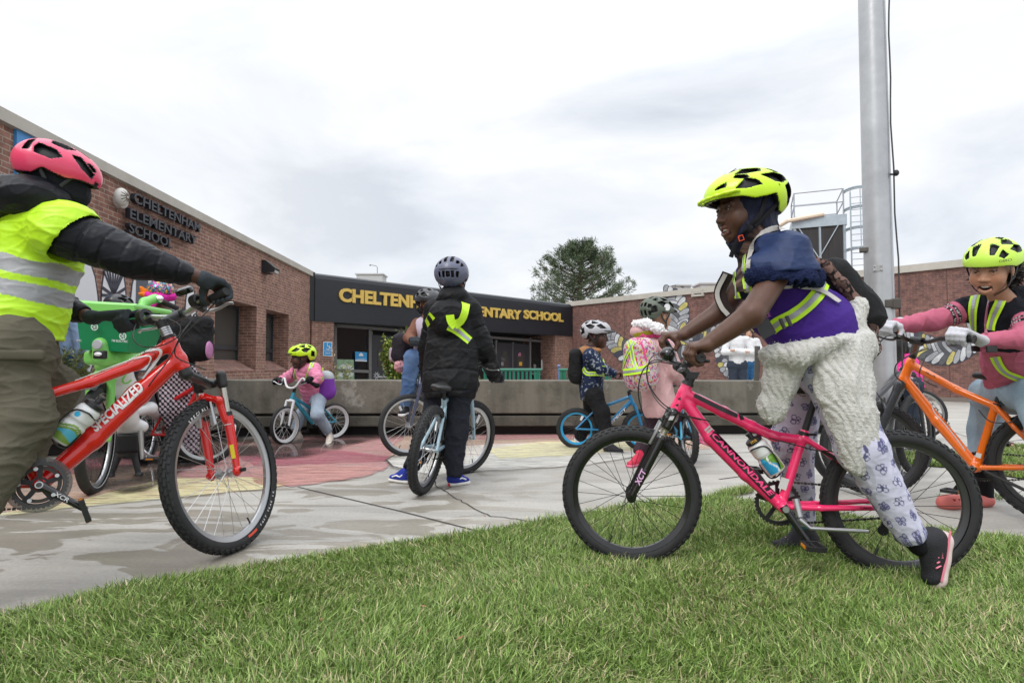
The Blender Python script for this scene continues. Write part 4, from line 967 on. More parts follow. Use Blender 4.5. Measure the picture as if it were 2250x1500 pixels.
# ================================================================ BICYCLES
RUB = M('tyre_rubber', (.022, .022, .023), .75, var=.3, vscale=20)
ALU = M('alloy', (.55, .56, .57), .32, metal=.85); CHR = M('chrome', (.75, .75, .76), .15, metal=1.)
BLKP = M('black_plastic', (.018, .018, .019), .42); BLKG = M('black_gloss', (.012, .012, .013), .18, coat=.6); SPK = M('spoke_steel', (.55, .55, .55), .3, metal=.8); SPKB = M('spoke_black', (.03, .03, .03), .35, metal=.3)
REFL = M('reflector_clear', (.75, .76, .78), .15, spec=.8); AMB = M('reflector_amber', (.75, .25, .02), .2); GUM = M('grip_rubber', (.02, .02, .02), .8)
CHAINM = M('chain_steel', (.07, .065, .06), .4, metal=.7)
def wheel(bike, c, fwd, ax, R, rt=.024, knob=56, rim=ALU, spoke=SPK, nsp=28, rimw=.024, rimd=.016, wall=None, hub=.05, knobsz=1., rimcol2=None, rows=(-48, -20, 20, 48), name='wheel', refl=True):
    c = np.array(c, float); fwd = nz(fwd); ax = nz(np.array(ax)-fwd*np.dot(ax, fwd)); up = np.cross(ax, fwd)
    if up[2] < 0: up = -up
    e = lambda t: fwd*math.cos(t)+up*math.sin(t)
    Rm = R-rt-.003*knobsz
    Rr = Rm-rt*.72
    m = MB(); m.lathe([(Rr, -rimw/2), (Rr+.004, -rimw/2-.001), (Rr+.006, -rimw/2+.003), (Rr+.003, 0), (Rr+.006, rimw/2-.003), (Rr+.004, rimw/2+.001), (Rr, rimw/2), (Rr-rimd, rimw*.3), (Rr-rimd-.002, 0), (Rr-rimd, -rimw*.3)], c, ax, 72, close=True)
    w = m.build(name, rim, bike, loc=c)
    m = MB(); prof = []
    for i in range(15):
        t = math.radians(-128+256*i/14); prof.append((Rm+rt*math.cos(t), rt*1.0*math.sin(t)))
    m.lathe(prof, c, ax, 84)
    if knob:
        for row, a0 in enumerate(rows):
            for k in range(knob):
                t = 2*PI*(k+.5*(row % 2))/knob; d = e(t); tn = -fwd*math.sin(t)+up*math.cos(t); a = math.radians(a0); o = d*math.cos(a)+ax*math.sin(a)
                p = c+d*Rm+o*(rt+.0012); s2 = np.cross(o, tn); m.box(p, (2*PI*R/knob*.55, rt*.36, .0055*knobsz), np.stack([tn, s2, o], 1))
    tyre = m.build('tyre', RUB, w)
    if wall is not None:
        m = MB()
        for sg in (-1, 1): m.lathe([(Rm-rt*.62, sg*rt*.80), (Rm-rt*.1, sg*(rt*1.0+.001)), (Rm-rt*.1, sg*(rt+.002)), (Rm-rt*.64, sg*(rt*.80+.002))], c, ax, 60, close=True)
        m.build('white_wall', wall, w)
    m = MB(); m.tube([c-ax*hub, c-ax*hub*.55, c-ax*hub*.5, c+ax*hub*.5, c+ax*hub*.55, c+ax*hub], [.008, .010, .012, .012, .010, .008], 12)
    for sg in (-1, 1): m.lathe([(0, 0), (.022, 0), (.022, .003), (0, .003)], c+ax*hub*.55*sg, ax, 16)
    m.build('hub', ALU if spoke is SPK else BLKP, w)
    m = MB(); sr = .0013
    for k in range(nsp):
        t = 2*PI*k/nsp; sg = 1 if k % 2 else -1; h = t+(.9 if (k//2) % 2 else -.9)
        m.tube([c+ax*hub*.55*sg+e(h)*.02, c+e(t)*(Rr-rimd)], sr, 3, cap=False)
    m.build('spokes', spoke, w)
    if refl:
        m = MB(); t = 1.1; m.bar(c+e(t)*(R*.45)+ax*.012, c+e(t)*(R*.68)+ax*.004, .022, .006, ax); m.build('spoke_reflector', REFL, w, False)
    m = MB(); t = -1.15; m.tube([c+e(t)*(Rr-rimd), c+e(t)*(Rr-rimd-.03)], .0035, 6); m.build('valve', BLKP, w)
    return w
def crankset(bike, bb, fwd, ax, R, crank_end, far_end=None, ringm=BLKP, armm=BLKG, guard=None, pedal=True, arms=5, pcol=BLKP, pw=None, ringoff=-.045, near=.07):
    """bb centre, ax = towards camera; crank_end given in world (near arm)"""
    ax = nz(ax); fwd = nz(fwd); up = np.cross(ax, fwd); 
    if up[2] < 0: up = -up
    e = lambda t: fwd*math.cos(t)+up*math.sin(t)
    m = MB(); c = bb+ax*ringoff
    m.lathe([(R-.014, -.002), (R, -.002), (R, .002), (R-.014, .002)], c, ax, 40, close=True)
    for k in range(36): t = 2*PI*k/36; m.box(c+e(t)*(R+.001), (.006, .008, .003), np.stack([e(t), np.cross(ax, e(t)), ax], 1))
    for k in range(arms): t = 2*PI*k/arms+.3; m.bar(c+e(t)*.012, c+e(t)*(R-.01), .016, .005, ax)
    m.lathe([(0, -.006), (.026, -.006), (.026, .006), (0, .006)], c, ax, 20)
    ring = m.build('chainring', ringm, bike, False)
    if guard: m = MB(); m.lathe([(R*.72, .004), (R*1.12, .004), (R*1.12, .008), (R*.72, .008)], c, ax, 44, close=True); m.build('chain_guard', guard, ring)
    m = MB(); m.tube([bb-ax*.07, bb+ax*.07], .012, 12); m.build('axle', ALU, bike)
    def arm(b0, e1, off):
        q = MB(); s = b0+ax*off; E = np.array(e1); d = nz(E-s); q.tube([s-d*.012, s+d*.01, E-d*.01, E+d*.008], [.016, .015, .0105, .009], 10, flat=(ax, .62)); q.lathe([(0, 0), (.009, 0), (.008, .004), (0, .004)], s+ax*.009, ax, 12)
        a = q.build('crank_arm', armm, bike)
        if pedal:
            q = MB(); pc = E+ax*.055*np.sign(off); L = pw if pw is not None else fwd; L = nz(L); u2 = np.cross(ax, L)
            for sg in (-1, 1): q.bar(pc+L*.034*sg-ax*.042, pc+L*.034*sg+ax*.042, .012, .017, u2)
            for sg in (-1, 1): q.bar(pc+ax*.040*sg-L*.036, pc+ax*.040*sg+L*.036, .010, .016, u2)
            q.tube([E, E+ax*.095*np.sign(off)], .007, 8); 
            for k in range(5): q.bar(pc+ax*(.034*(k/2-1))-L*.03, pc+ax*(.034*(k/2-1))+L*.03, .004, .012, u2)
            p = q.build('pedal', pcol, a, False)
            q = MB()
            for sg in (-1, 1): q.box(pc+L*.0415*sg, (.05, .004, .011), np.stack([ax, L, u2], 1))
            q.build('reflector', AMB, p, False)
        return a
    arm(bb, crank_end, near)
    fe = far_end if far_end is not None else bb*2-np.array(crank_end)+ax*0
    arm(bb, fe-ax*.0 if far_end is not None else bb-(np.array(crank_end)-bb-ax*np.dot(np.array(crank_end)-bb, ax))-ax*.08, -near)
def chain(bike, bb, R1, ra, R2, ax, off=-.045):
    ax = nz(ax); d = nz(ra-bb); u = nz(np.cross(ax, d)); u = u if u[2] > 0 else -u; m = MB()
    a, b = bb+ax*off, ra+ax*off
    for (p, q) in ((a+u*R1, b+u*R2), (a-u*R1, b-u*(R2+.02))):
        n = int(np.linalg.norm(q-p)/.0127)
        for i in range(n): s = p+(q-p)*(i+.1)/n; t = p+(q-p)*(i+.85)/n; m.bar(s, t, .006 if i % 2 else .009, .008, ax)
    m.build('chain', CHAINM, bike, False)
def saddle(bike, p, fwd, mat=BLKP, L=.25, w=.14, tilt=0., label=None):
    """p = centre of saddle top, fwd nose direction"""
    f = nz(np.array(fwd)+A(0, 0, tilt)); s = nz(np.cross(f, A(0, 0, 1))); u = np.cross(s, f); S = SDF(.006); R = np.stack([s, f, u], 1)
    S.ell(p-f*L*.27-u*.012, (w/2, L*.27, .028), R, k=.03); S.cap(p-f*L*.1-u*.015, p+f*L*.44-u*.022, .028, .018, k=.035); S.half(p-u*.05, -u)
    return S.mesh('saddle', mat, bike)
def tubes(bike, name, segs, mat, seg=14):
    m = MB()
    for pts, r in segs: m.tube(pts, r, seg)
    return m.build(name, mat, bike)
def bars(bike, pl, c, pr, rise, sweepdir, mat, grip=GUM, gl=.11, lever=ALU, levd=None, r=.0115, endcap=None):
    """handlebar from grip end pl over centre c to grip end pr"""
    pl, c, pr = [np.array(q, float) for q in (pl, c, pr)]
    h = nz(pr-pl); L = np.linalg.norm(pr-pl)
    gl_in, gr_in = pl+nz(c-pl)*gl, pr+nz(c-pr)*gl
    pts = [gl_in, pl+(c-pl)*.52+rise*.85, c-h*.05, c+h*.05, pr+(c-pr)*.52+rise*.85, gr_in] if np.linalg.norm(rise) else [gl_in, pl+(c-pl)*.6, c, pr+(c-pr)*.6, gr_in]
    P = [pl]+catmull(pts, 6)+[pr]; m = MB(); m.tube(P, r, 12); hb = m.build('handlebar', mat, bike)
    for p, q in ((pl, gl_in), (pr, gr_in)):
        d = nz(q-p); m = MB(); m.tube([p-d*.002, p, q-d*.01, q, q+d*.004], [.0165, .0165, .0165, .019, .019], 14); g = m.build('grip', grip, hb)
        if levd is not None:
            m = MB(); s = q+d*.035; l0 = s+levd*.03; m.tube([s-levd*.012, s+levd*.012], .0175, 12); m.box(s+levd*.02, (.022, .03, .022), np.stack([d, levd, np.cross(d, levd)], 1))
            m.build('lever_clamp', BLKP, hb)
            m = MB(); m.tube(catmull([l0, l0+levd*.022-d*.01, l0+levd*.032-d*.05, l0+levd*.03-d*.105, l0+levd*.040-d*.125], 5), [.008, .007, .006, .0055, .007], 8, flat=(np.cross(d, levd), .8)); m.build('brake_lever', lever, hb)
    return hb
def cable(bike, pts, r=.0025, mat=BLKP): m = MB(); m.tube(catmull(pts, 10), r, 6); return m.build('brake_cable', mat, bike)
def bottle(label, c, up, side, r=.036, h=.17, kind=0, cap=(.02, .02, .022), group=None):
    """sports bottle; c bottom centre, up axis, side = direction the print faces"""
    up = nz(up); side = nz(np.array(side)-up*np.dot(side, up)); t = np.cross(up, side)
    prof = [(0, 0), (r*.86, 0), (r*.97, .006), (r, .02), (r, h*.42), (r*.9, h*.47), (r*.9, h*.52), (r, h*.57), (r, h*.78), (r*.92, h*.85), (r*.72, h*.9), (r*.72, h*.93), (0, h*.93)]
    V = []; Fs = []; pf = []
    for (a, b), (a2, b2) in zip(prof[:-1], prof[1:]):
        n = max(1, int(abs(b2-b)/.003)); pf += [(a+(a2-a)*k/n, b+(b2-b)*k/n) for k in range(n)]
    pf.append(prof[-1]); ns = 60; n = len(pf); C = []
    for k in range(ns):
        an = 2*PI*k/ns; d = side*math.cos(an)+t*math.sin(an)
        for (ra, z) in pf:
            V.append(np.array(c)+d*ra+up*z); x = (an if an < PI else an-2*PI)*r; col = (.78, .79, .78); zz = z/h
            w1 = .30+.06*math.sin(x*55); w2 = .17+.05*math.sin(x*50+1.4)
            if kind == 0:
                if zz < w1+.10: col = (.22, .36, .07)
                if zz < w1-.02: col = (.10, .48, .66)
                if zz < w2-.02: col = (.22, .36, .07)
                if zz < .05: col = (.78, .79, .78)
                if abs(zz-w1-.04) < .008: col = (.7, .72, .7)
                if (x)**2+(z-h*.66)**2 < .011**2: col = (.03, .42, .68)
            else:
                u_ = zz-.12; v_ = x/r
                if .05 < zz < .52 and -.95 < v_ < .95: col = (.14, .33, .03) if v_ > -.05+.5*math.sin(zz*9) else (.03, .34, .62)
                if abs(v_-.2*math.sin(zz*12)) < .09 and zz < .52: col = (.78, .79, .78)
            C.append(col)
    for k in range(ns):
        k2 = (k+1) % ns
        for i in range(n-1): Fs.append((k*n+i, k2*n+i, k2*n+i+1, k*n+i+1))
    b = mkobj('water_bottle', V, Fs, M('bottle_print', (.7, .7, .7), .35, vc=True), None, True, col=np.array(C), loc=c); tag(b, label, 'bottle', group=group)
    m = MB(); m.lathe([(r*.8, h*.9), (r*.86, h*.91), (r*.86, h*.99), (r*.6, h*1.03), (r*.3, h*1.05), (r*.28, h*1.13), (r*.36, h*1.14), (r*.34, h*1.19), (0, h*1.2)], c, up, 28); m.build('bottle_cap', M('cap_dark', cap, .4), b)
    return b
def cage(bike, c, up, side, r=.038, h=.13):
    up = nz(up); side = nz(side); t = np.cross(up, side); m = MB()
    for sg in (-1, 1):
        m.tube(catmull([c-side*r*.9+up*.12, c-side*.6*r+t*sg*r*.95+up*.13, c+side*.5*r+t*sg*r*.9+up*.11, c+side*r*.5+t*sg*r+up*.04, c+t*sg*r*.5-up*.006, c-side*r*.9-up*.004, c-side*r*.95+up*.06], 5), .003, 6)
    m.build('bottle_cage', BLKP, bike)
def fork_side(S, crown, axle, mat): pass
# ---------------------------------------------------------------- the pink bicycle
HVP = (.98, .033, .17)
def pink_bike():
    fa, ra = W(1386, 1083, 2.42), W(1975, 1105, 2.25); ra[2] = fa[2]*.5+ra[2]*.5-.0
    R_ = .281; fa[2] = R_-.004; ra = A(ra[0], ra[1], R_-.004)
    bp = Frame(ra, fa-ra); n = bp.n; f = bp.u                         # f = travel direction (left), n = to camera
    X = lambda x, y, w=0.: bp.px(x, y, w)
    t = thing('bicycle', 'hot pink mountain bicycle with black tyres standing on the foreground grass', 'bicycle', A(*((fa+ra)/2)[:2], 0))
    PK = M('pink_paint', HVP, .22, coat=.8); 
    wheel(t, fa, f, n, R_, .0265, 60, BLKG, SPKB, 28, knobsz=.8, refl=False); wheel(t, ra, f, n, R_, .0265, 60, M('rim_dark', (.10, .10, .105), .3, metal=.7), SPKB, 28, knobsz=.8)
    ht, hb = X(1509, 848), X(1484, 900); bb = X(1716, 1110); st = X(1765, 957)
    F_ = SDF(.003); 
    F_.cap(ht, hb, .0225, .024, k=.006); F_.chain([X(1500, 872), X(1560, 960), X(1640, 1040), X(1716, 1110)], [.021, .0285, .028, .022], k=.012)
    F_.chain([X(1502, 862), X(1590, 905), X(1650, 936), X(1700, 958), X(1766, 966)], [.020, .0225, .0215, .0195, .0175], k=.012)
    F_.chain([st+nz(st-bb)*.012, bb], [.0175, .0175], k=.01); F_.cap(bb-n*.036, bb+n*.036, .022, k=.008)
    F_.cap(ra+n*0+f*.02, ra+f*.02, .001)
    for sg in (-1, 1):
        F_.chain([bb+n*.022*sg+(ra-bb)*.05, bb+(ra-bb)*.32+n*.034*sg+A(0, 0, -.004), ra+n*.062*sg+(bb-ra)*.06], [.0125, .0115, .0095], k=.008)
        F_.chain([st+n*.012*sg-(st-bb)*.02, st+(ra-st)*.35+n*.036*sg, ra+n*.062*sg+(st-ra)*.05], [.0105, .009, .0085], k=.008)
        F_.ell(ra+n*.064*sg, (.022, .006, .022), np.stack([f, n, A(0, 0, 1)], 1), k=.006)
    fr = F_.mesh('frame', PK, t)
    # decals
    d0, d1 = X(1564, 952, .029), X(1700, 1092, .028)
    dd = nz(d1-d0); up = nz(np.cross(n, dd)); up = up if up[2] > 0 else -up
    m = MB(); L = np.linalg.norm(d1-d0)
    for i in range(14):
        for (u0, u1) in [(-.014+.0045*k, -.0095+.0045*k) for k in range(7)]:
            a0, a1 = i/14, (i+1)/14
            m.add([d0+dd*L*a0+up*u0, d0+dd*L*a1+up*u0, d0+dd*L*a1+up*u1, d0+dd*L*a0+up*u1], [(0, 1, 2, 3)])
    m.v = [tuple(np.array(v)+n*(.0012)) for v in m.v]; dk = m.build('black_decal', BLACKM, fr, False)
    FB = bvh(F_); wrap(dk, FB, n, .0018); wrap(text_obj('lettering', 'CANNONDALE', M('decal_pink', (.95, .08, .25), .4), fr, d0+dd*.004+n*.0032-up*.007, dd, up, .021, .0008, bold=.03, width=L*.97, shear=.25), FB, n, .0032)
    for k, xo in enumerate((-.030, -.018)): m = MB(); q = d0+dd*xo; m.add([q-up*.012, q+dd*.008-up*.012, q+dd*.008+up*.016, q+up*.016], [(0, 1, 2, 3)]); m.v = [tuple(np.array(v)+n*.0) for v in m.v]; m.build('silver_stripe', ALU, fr, False)
    e0, e1 = X(1520, 862, .021), X(1622, 916, .0215); m = MB(); ed = nz(e1-e0); eu = np.cross(n, ed); eu = eu if eu[2] > 0 else -eu; strap(FB, [(1525, 868), (1560, 886), (1595, 903), (1622, 915)], .017, fr, BLACKM, None, 'black_decal', lift=.0022, step=5); strap(FB, [(1626, 911), (1631, 922)], .016, fr, BLACKM, None, 'black_decal', lift=.0022, step=4)
    strap(FB, [(1535, 867), (1575, 887), (1618, 908)], .0022, fr, M('decal_ice', (.5, .62, .68), .4), None, 'pale_stripe', lift=.0036, step=5)
    strap(FB, [(1806, 990), (1825, 1000), (1845, 1012)], .014, fr, BLACKM, None, 'black_decal', lift=.002, step=4)
    for (x, y) in ((1489, 876), (1484, 890)):
        m = MB(); p = X(x, y, .0245); m.add([p-f*.012-A(0, 0, .006), p+f*.002, p-f*.012+A(0, 0, .008)], [(0, 1, 2)]); m.build('head_badge', BLACKM, fr, False)
    p = X(1722, 1062, .0185); sd = nz(st-bb); m = MB(); m.box(p, (.03, .045, .001), np.stack([np.cross(sd, n), sd, n], 1)); m.build('sticker', M('sticker_white', (.7, .7, .68), .5), fr, False)
    q = X(1815, 1121, .0); text_obj('lettering', 'CANNONDALE', BLACKM, fr, bb+(ra-bb)*.62+n*.061-A(0, 0, .003), -f, A(0, 0, 1), .010, .001, width=.11, shear=.2)
    # fork
    hd = nz(hb-ht); cr = hb+hd*.035
    m = MB(); m.tube([ht-hd*.004, ht-hd*.016], [.026, .024], 20); m.tube([hb, hb+hd*.012], [.026, .027], 20); m.build('headset', BLKP, t)
    S = SDF(.003); ax0 = fa
    S.cap(hb+hd*.01, cr, .021, k=.01)
    off = (fa-cr)-hd*np.dot(fa-cr, hd)
    for sg in (-1, 1):
        c1 = cr+n*.052*sg+hd*.008+off*.6; S.cap(cr, c1, .017, .0185, k=.014); S.cap(c1-hd*.03, c1+hd*.03, .0195, k=.004)
        L0 = c1+hd*.085; ae = fa+n*.058*sg; S.cap(c1+hd*.02, L0, .0145, k=.003, m=1); S.chain([L0, L0+(ae-L0)*.55, ae-hd*.01], [.0205, .019, .015], k=.003); S.ell(ae, (.02, .008, .024), np.stack([f, n, A(0, 0, 1)], 1), k=.008)
    a0 = cr+n*.052+hd*.085; S.chain([cr+n*.052+off*.6+hd*.09, cr+hd*.075+f*.035, cr-n*.052+off*.6+hd*.09], [.012, .012, .012], k=.01)
    fk = S.mesh('fork', BLKG, t, mats=[BLKG, M('stanchion', (.42, .40, .34), .22, metal=.8)])
    fd = nz(fa-(cr+off*.6)); tp = fa+n*.0795-fd*.16; text_obj('lettering', 'XCT', M('decal_lilac', (.8, .45, .75), .4), fk, fa+n*.0765-fd*.055-f*.006, nz(-fd), np.cross(n, nz(-fd)), .022, .001, bold=.03, shear=.2)
    m = MB(); m.box(cr+n*.0715+off*.6-hd*.0, (.017, .0015, .017), np.stack([f, n, hd], 1)); m.build('fork_badge', M('badge_white', (.6, .6, .6), .5), fk, False)
    # V-brake
    for sg in (-1, 1):
        m = MB(); q = fa-fd*.235+n*.03*sg+f*.028; m.tube([q, q-fd*.05+n*.008*sg, q-fd*.1+n*.004*sg], [.007, .006, .005], 8); m.box(q-fd*.035-n*.004*sg, (.012, .01, .045), np.stack([f, n, fd], 1)); m.build('brake_arm', ALU, t)
    # cockpit
    gn, gf = W(1541, 786, 2.10), W(1462, 752, 2.66); cc = X(1492, 806); sm = ht-hd*.045
    m = MB(); m.tube([ht-hd*.014, sm], [.0195, .018], 18); m.tube([sm+hd*.012, (sm+cc)/2, cc], [.019, .018, .02], 16); hN = nz(gn-gf); m.tube([cc-hN*.026, cc+hN*.026], .021, 18); m.box(sm-hd*.004, (.046, .04, .03), np.stack([f, n, hd], 1)); m.build('stem', BLKP, t, True)
    ld = nz(A(-.75, 0, -.55)); ld = nz(ld-hN*np.dot(ld, hN))
    bars(t, gf, cc, gn, A(0, 0, .02), None, BLKG, levd=ld, lever=M('lever_grey', (.14, .14, .15), .35, metal=.6))
    m = MB(); m.lathe([(.007, 0), (.0165, 0), (.0165, .004), (.007, .004)], gn, hN, 20, close=True); m.build('bar_end', BLKP, t); m = MB(); pb = W(1520, 793, 2.16); m.tube([pb, W(1559, 793, 2.12)], .0065, 8); m.build('shifter_lever', BLKP, t)
    # bell
    bc = W(1467, 774, 2.42); m = MB(); m.lathe([(0, .022), (.008, .022), (.016, .018), (.026, .010), (.031, -.002), (.031, -.012), (.026, -.022), (.024, -.03), (0, -.03)], bc, A(-.1, -.25, 1), 28); m.tube([bc-A(0, 0, .02), bc-A(-.03, 0, .05), cc+hN*.05], .009, 8); m.build('bell', BLKG, t)
    # cables
    cable(t, [W(1478, 800, 2.3), W(1440, 795, 2.3), W(1412, 815, 2.36), W(1403, 870, 2.4), W(1425, 940, 2.42), X(1446, 975, .02)])
    cable(t, [W(1490, 803, 2.25), W(1450, 790, 2.28), W(1425, 800, 2.3), W(1424, 840, 2.32), X(1455, 885, .06), X(1500, 910, .045), X(1560, 925, .035)], .0024)
    cable(t, [W(1448, 775, 2.5), W(1428, 790, 2.5), W(1422, 830, 2.45), W(1440, 875, 2.4), X(1475, 905, .05), X(1540, 922, .035)], .0024)
    cable(t, [X(1690, 962, .02), X(1740, 975, .03), X(1790, 988, .04), X(1830, 992, .045), X(1850, 1005, .03)], .0024)
    # seatpost + clamp + saddle
    sp = nz(st-bb); m = MB(); m.tube([st, st+sp*.19], .0136, 14); m.build('seatpost', BLKP, t); m = MB(); m.tube([st-sp*.002, st+sp*.016], .0205, 16); m.tube([st+sp*.008+n*.02-f*.01, st+sp*.008-f*.04+n*.015], .005, 8); m.build('seat_clamp', BLKP, t)
    saddle(t, st+sp*.215, f, BLKP, .25, .15)
    crankset(t, bb, f, n, .086, X(1776, 1190, .075), near=.055, pw=nz(A(1, .2, -.12)), ringoff=-.045); chain(t, bb, .086, ra, .042, n)
    # rear mech, cassette, kickstand
    m = MB(); m.lathe([(0, 0), (.045, 0), (.04, .012), (.03, .028), (0, .028)], ra-n*.055, n, 28); m.build('cassette', CHAINM, t)
    m = MB(); q = ra-n*.07; m.tube([q, q-A(0, 0, .05)+f*.01, q-A(0, 0, .11)+f*.03], [.014, .012, .01], 8); m.lathe([(0, 0), (.02, 0), (.02, .006), (0, .006)], q-A(0, 0, .065)+f*.012, n, 16); m.lathe([(0, 0), (.02, 0), (.02, .006), (0, .006)], q-A(0, 0, .12)+f*.03, n, 16); m.build('derailleur', BLKP, t)
    m = MB(); k0 = X(1757, 1140, .045); m.tube([X(1748, 1095, .03), X(1757, 1135, .045)], .014, 10); m.tube([k0, X(1780, 1160, .06), X(1908, 1167, .065)], [.012, .008, .0065], 10); m.build('kickstand', ALU, t)
    # bottle
    b0, b1 = X(1706, 1037, .0), X(1655, 970, .0); u = nz(b1-b0); sv = nz(np.cross(u, n)); sv = sv if sv[2] > 0 else -sv
    bo = bottle('white sports bottle with green and blue print in the pink bicycle cage', b0+sv*.004, u, n, .0385, .155, 1)
    text_obj('lettering', 'ma', M('cap_gold', (.8, .45, .05), .5), bo, b0+u*.148+n*.0345-sv*.014, -sv*-1, u, .016, .001)
    cage(t, b0+sv*.004, u, -sv*-1, .041)
    return t, dict(f=f, n=n, fa=fa, ra=ra, bb=bb, gn=gn, gf=gf, hN=hN)
PB, PBI = pink_bike()

# ---------------------------------------------------------------- the red bicycle (left foreground)
def red_bike():
    wf = nz(A(math.cos(math.radians(77)), math.sin(math.radians(77)), 0)); ln = math.radians(12)
    wn = nz(A(wf[1]*math.cos(ln), -wf[0]*math.cos(ln), math.sin(ln))); fa = W(493, 1032, 2.58); R_ = .340
    t = thing('bicycle', 'red mountain bicycle with white lettering ridden by the child in the pink helmet', 'bicycle', A(-1.5, 2.3, 0))
    RED = M('red_paint', (.72, .012, .010), .2, coat=.8); WH = M('decal_white', (.82, .82, .82), .35)
    up = nz(np.cross(wn, wf)); up = up if up[2] > 0 else -up
    fa = A(fa[0], fa[1], 0)+A(0, 0, R_*up[2])
    w = wheel(t, fa, wf, wn, R_, .027, 62, ALU, SPK, 28, rimw=.027, rimd=.02, knobsz=1.3, rows=(-52, -25, 0, 25, 52))
    wv = nz(wn)
    # white arc lettering on tyre
    bb = W(88, 1063, 2.06); ht, hb = W(372, 744, 2.30), W(402, 806, 2.315); dn = nz(hb-ht)
    fwd = nz((hb-bb)*A(1, 1, 0)); n = nz(A(fwd[1], -fwd[0], .12)); st = W(-30, 870, 1.93); ra = bb-fwd*.43+A(0, 0, .03)
    F_ = SDF(.0032)
    F_.cap(ht, hb, .0235, .026, k=.006)
    dt1 = hb*.35+ht*.65; F_.chain([hb-dn*.035, W(302, 868, 2.26), W(203, 964, 2.17), bb], [.028, .040, .038, .027], k=.014)
    F_.chain([ht+dn*.02, W(300, 800, 2.24), W(200, 838, 2.14), W(90, 870, 2.03), st], [.023, .0225, .020, .0175, .017], k=.014); F_.cap(st+(st-bb)*.08, bb, .0175, k=.01); F_.cap(bb-n*.036, bb+n*.036, .024, k=.006)
    for sg in (-1, 1): F_.chain([bb+n*.02*sg, ra+n*.062*sg], [.012, .009], k=.008); F_.chain([st+n*.012*sg, ra+n*.062*sg], [.01, .008], k=.008)
    F_.cap(W(300, 842, 2.26), W(322, 848, 2.27), .008, k=.006)
    fr = F_.mesh('frame', RED, t)
    B = bvh(F_)
    def decal(pts, width, mat, nm): return strap(B, pts, width, fr, mat, None, nm, lift=.0004, step=5, sm=2)
    decal([(150, 836), (190, 820), (240, 802), (290, 783), (330, 770), (352, 768), (350, 785), (330, 812), (312, 834)], .010, WH, 'white_decal')
    decal([(165, 836), (220, 815), (270, 796), (320, 782), (332, 786), (322, 806)], .005, WH, 'white_decal')
    decal([(215, 812), (270, 791), (320, 776), (342, 775), (336, 790), (318, 812)], .0022, BLACKM, 'black_decal')
    # lettering along the down tube, each letter laid on the tube
    a0, a1 = W(200, 944, 2.17), W(320, 838, 2.27); h0, n0 = hit(B, 203, 942); h1, n1 = hit(B, 308, 850)
    dd = nz(h1-h0); nn_ = nz(n0+n1); uu = np.cross(nn_, dd)
    wrap(text_obj('lettering', 'SPECIALIZED', WH, fr, h0-uu*.018+nn_*.006, dd, uu, .041, .0012, bold=.03, width=np.linalg.norm(h1-h0)*1.04, shear=.2), B, nn_, .0006)
    h0, n0 = hit(B, 285, 793); h1, n1 = hit(B, 346, 762)
    if h0 is not None and h1 is not None:
        dd = nz(h1-h0); nn_ = nz(n0+n1); uu = np.cross(nn_, dd); text_obj('lettering', 'HOTROCK', WH, fr, h0+nn_*.003, dd, uu, .010, .0008, width=np.linalg.norm(h1-h0), shear=.2)
    # fork with steel stanchions
    cr = W(425, 838, 2.33); S = SDF(.0032); S.cap(hb, hb+dn*.03, .024, k=.008); 
    topo = fa+up*(R_+.055); 
    cn, cf_ = topo+wn*.062, topo-wn*.062
    S.cap(hb+dn*.03, (topo)+dn*-.0, .019, .018, k=.012); S.cap(cf_, cn, .0175, k=.012)
    for c_ in (cn, cf_): S.cap(c_-up*.012, c_+up*.03, .0215, k=.006)
    S.mesh('fork_crown', BLKP, t)
    for k, c_ in enumerate((cn, cf_)):
        sg = 1 if k == 0 else -1
        ae = fa+wn*.066*sg; d = nz(ae-c_); L = np.linalg.norm(ae-c_)
        m = MB(); m.tube([c_, c_+d*.15], .0145, 16); leg = m.build('stanchion', M('stanchion_steel', (.5, .48, .42), .2, metal=.9), t)
        m = MB(); m.tube([c_+d*.135, c_+d*.155], .020, 16); m.build('dust_seal', BLKP, leg)
        m = MB(); m.tube([c_+d*.152, c_+d*.2, c_+d*L*.75, c_+d*(L-.01)], [.020, .0205, .0185, .0135], 18); m.sph(ae, (.02, .02, .024), 12); m.tube([ae-wn*.01*sg, ae+wn*.02*sg], .012, 12); lo = m.build('fork_leg', RED, t)
        if k == 0:
            m = MB(); sdv = nz(A(.2, -1, 0)-d*np.dot(A(.2, -1, 0), d)); q = c_+d*(L-.085)+sdv*.0195; s2 = np.cross(sdv, d); m.box(q, (.016, .06, .002), np.stack([s2, d, sdv], 1)); m.build('yellow_sticker', M('sticker_yellow', (.8, .65, .02), .5), lo, False)
            m = MB(); q = c_+d*.19+sdv*.0205; m.box(q, (.03, .003, .001), np.stack([s2, d, sdv], 1)); m.build('white_band', WH, lo, False)
            m = MB(); m.tube([ae+wn*.015, ae+wn*.04], .009, 10); m.build('axle_nut', BLKP, lo)
    ar = fa+up*(R_+.02)-wf*.045
    S = SDF(.0035); S.chain([cn-up*.17-wf*.02, cn-up*.08-wf*.04, topo-up*.055-wf*.05, cf_-up*.08-wf*.04, cf_-up*.17-wf*.02], [.014, .015, .0165, .015, .014], k=.012); S.mesh('fork_arch', RED, t)
    for sg in (-1, 1):
        m = MB(); q = topo-up*.18+wn*.045*sg-wf*.06; m.tube([q, q+up*.1-wn*.008*sg], [.007, .005], 8); m.box(q+up*.02-wn*.012*sg, (.012, .012, .045), np.stack([wf, wn, up], 1)); m.build('brake_arm', ALU, t)
    # cockpit
    gr, gl = W(497, 640, 2.27), W(258, 716, 2.43); hN = nz(gr-gl); cc = (gr+gl)/2+A(0, 0, -.02)+fwd*.035
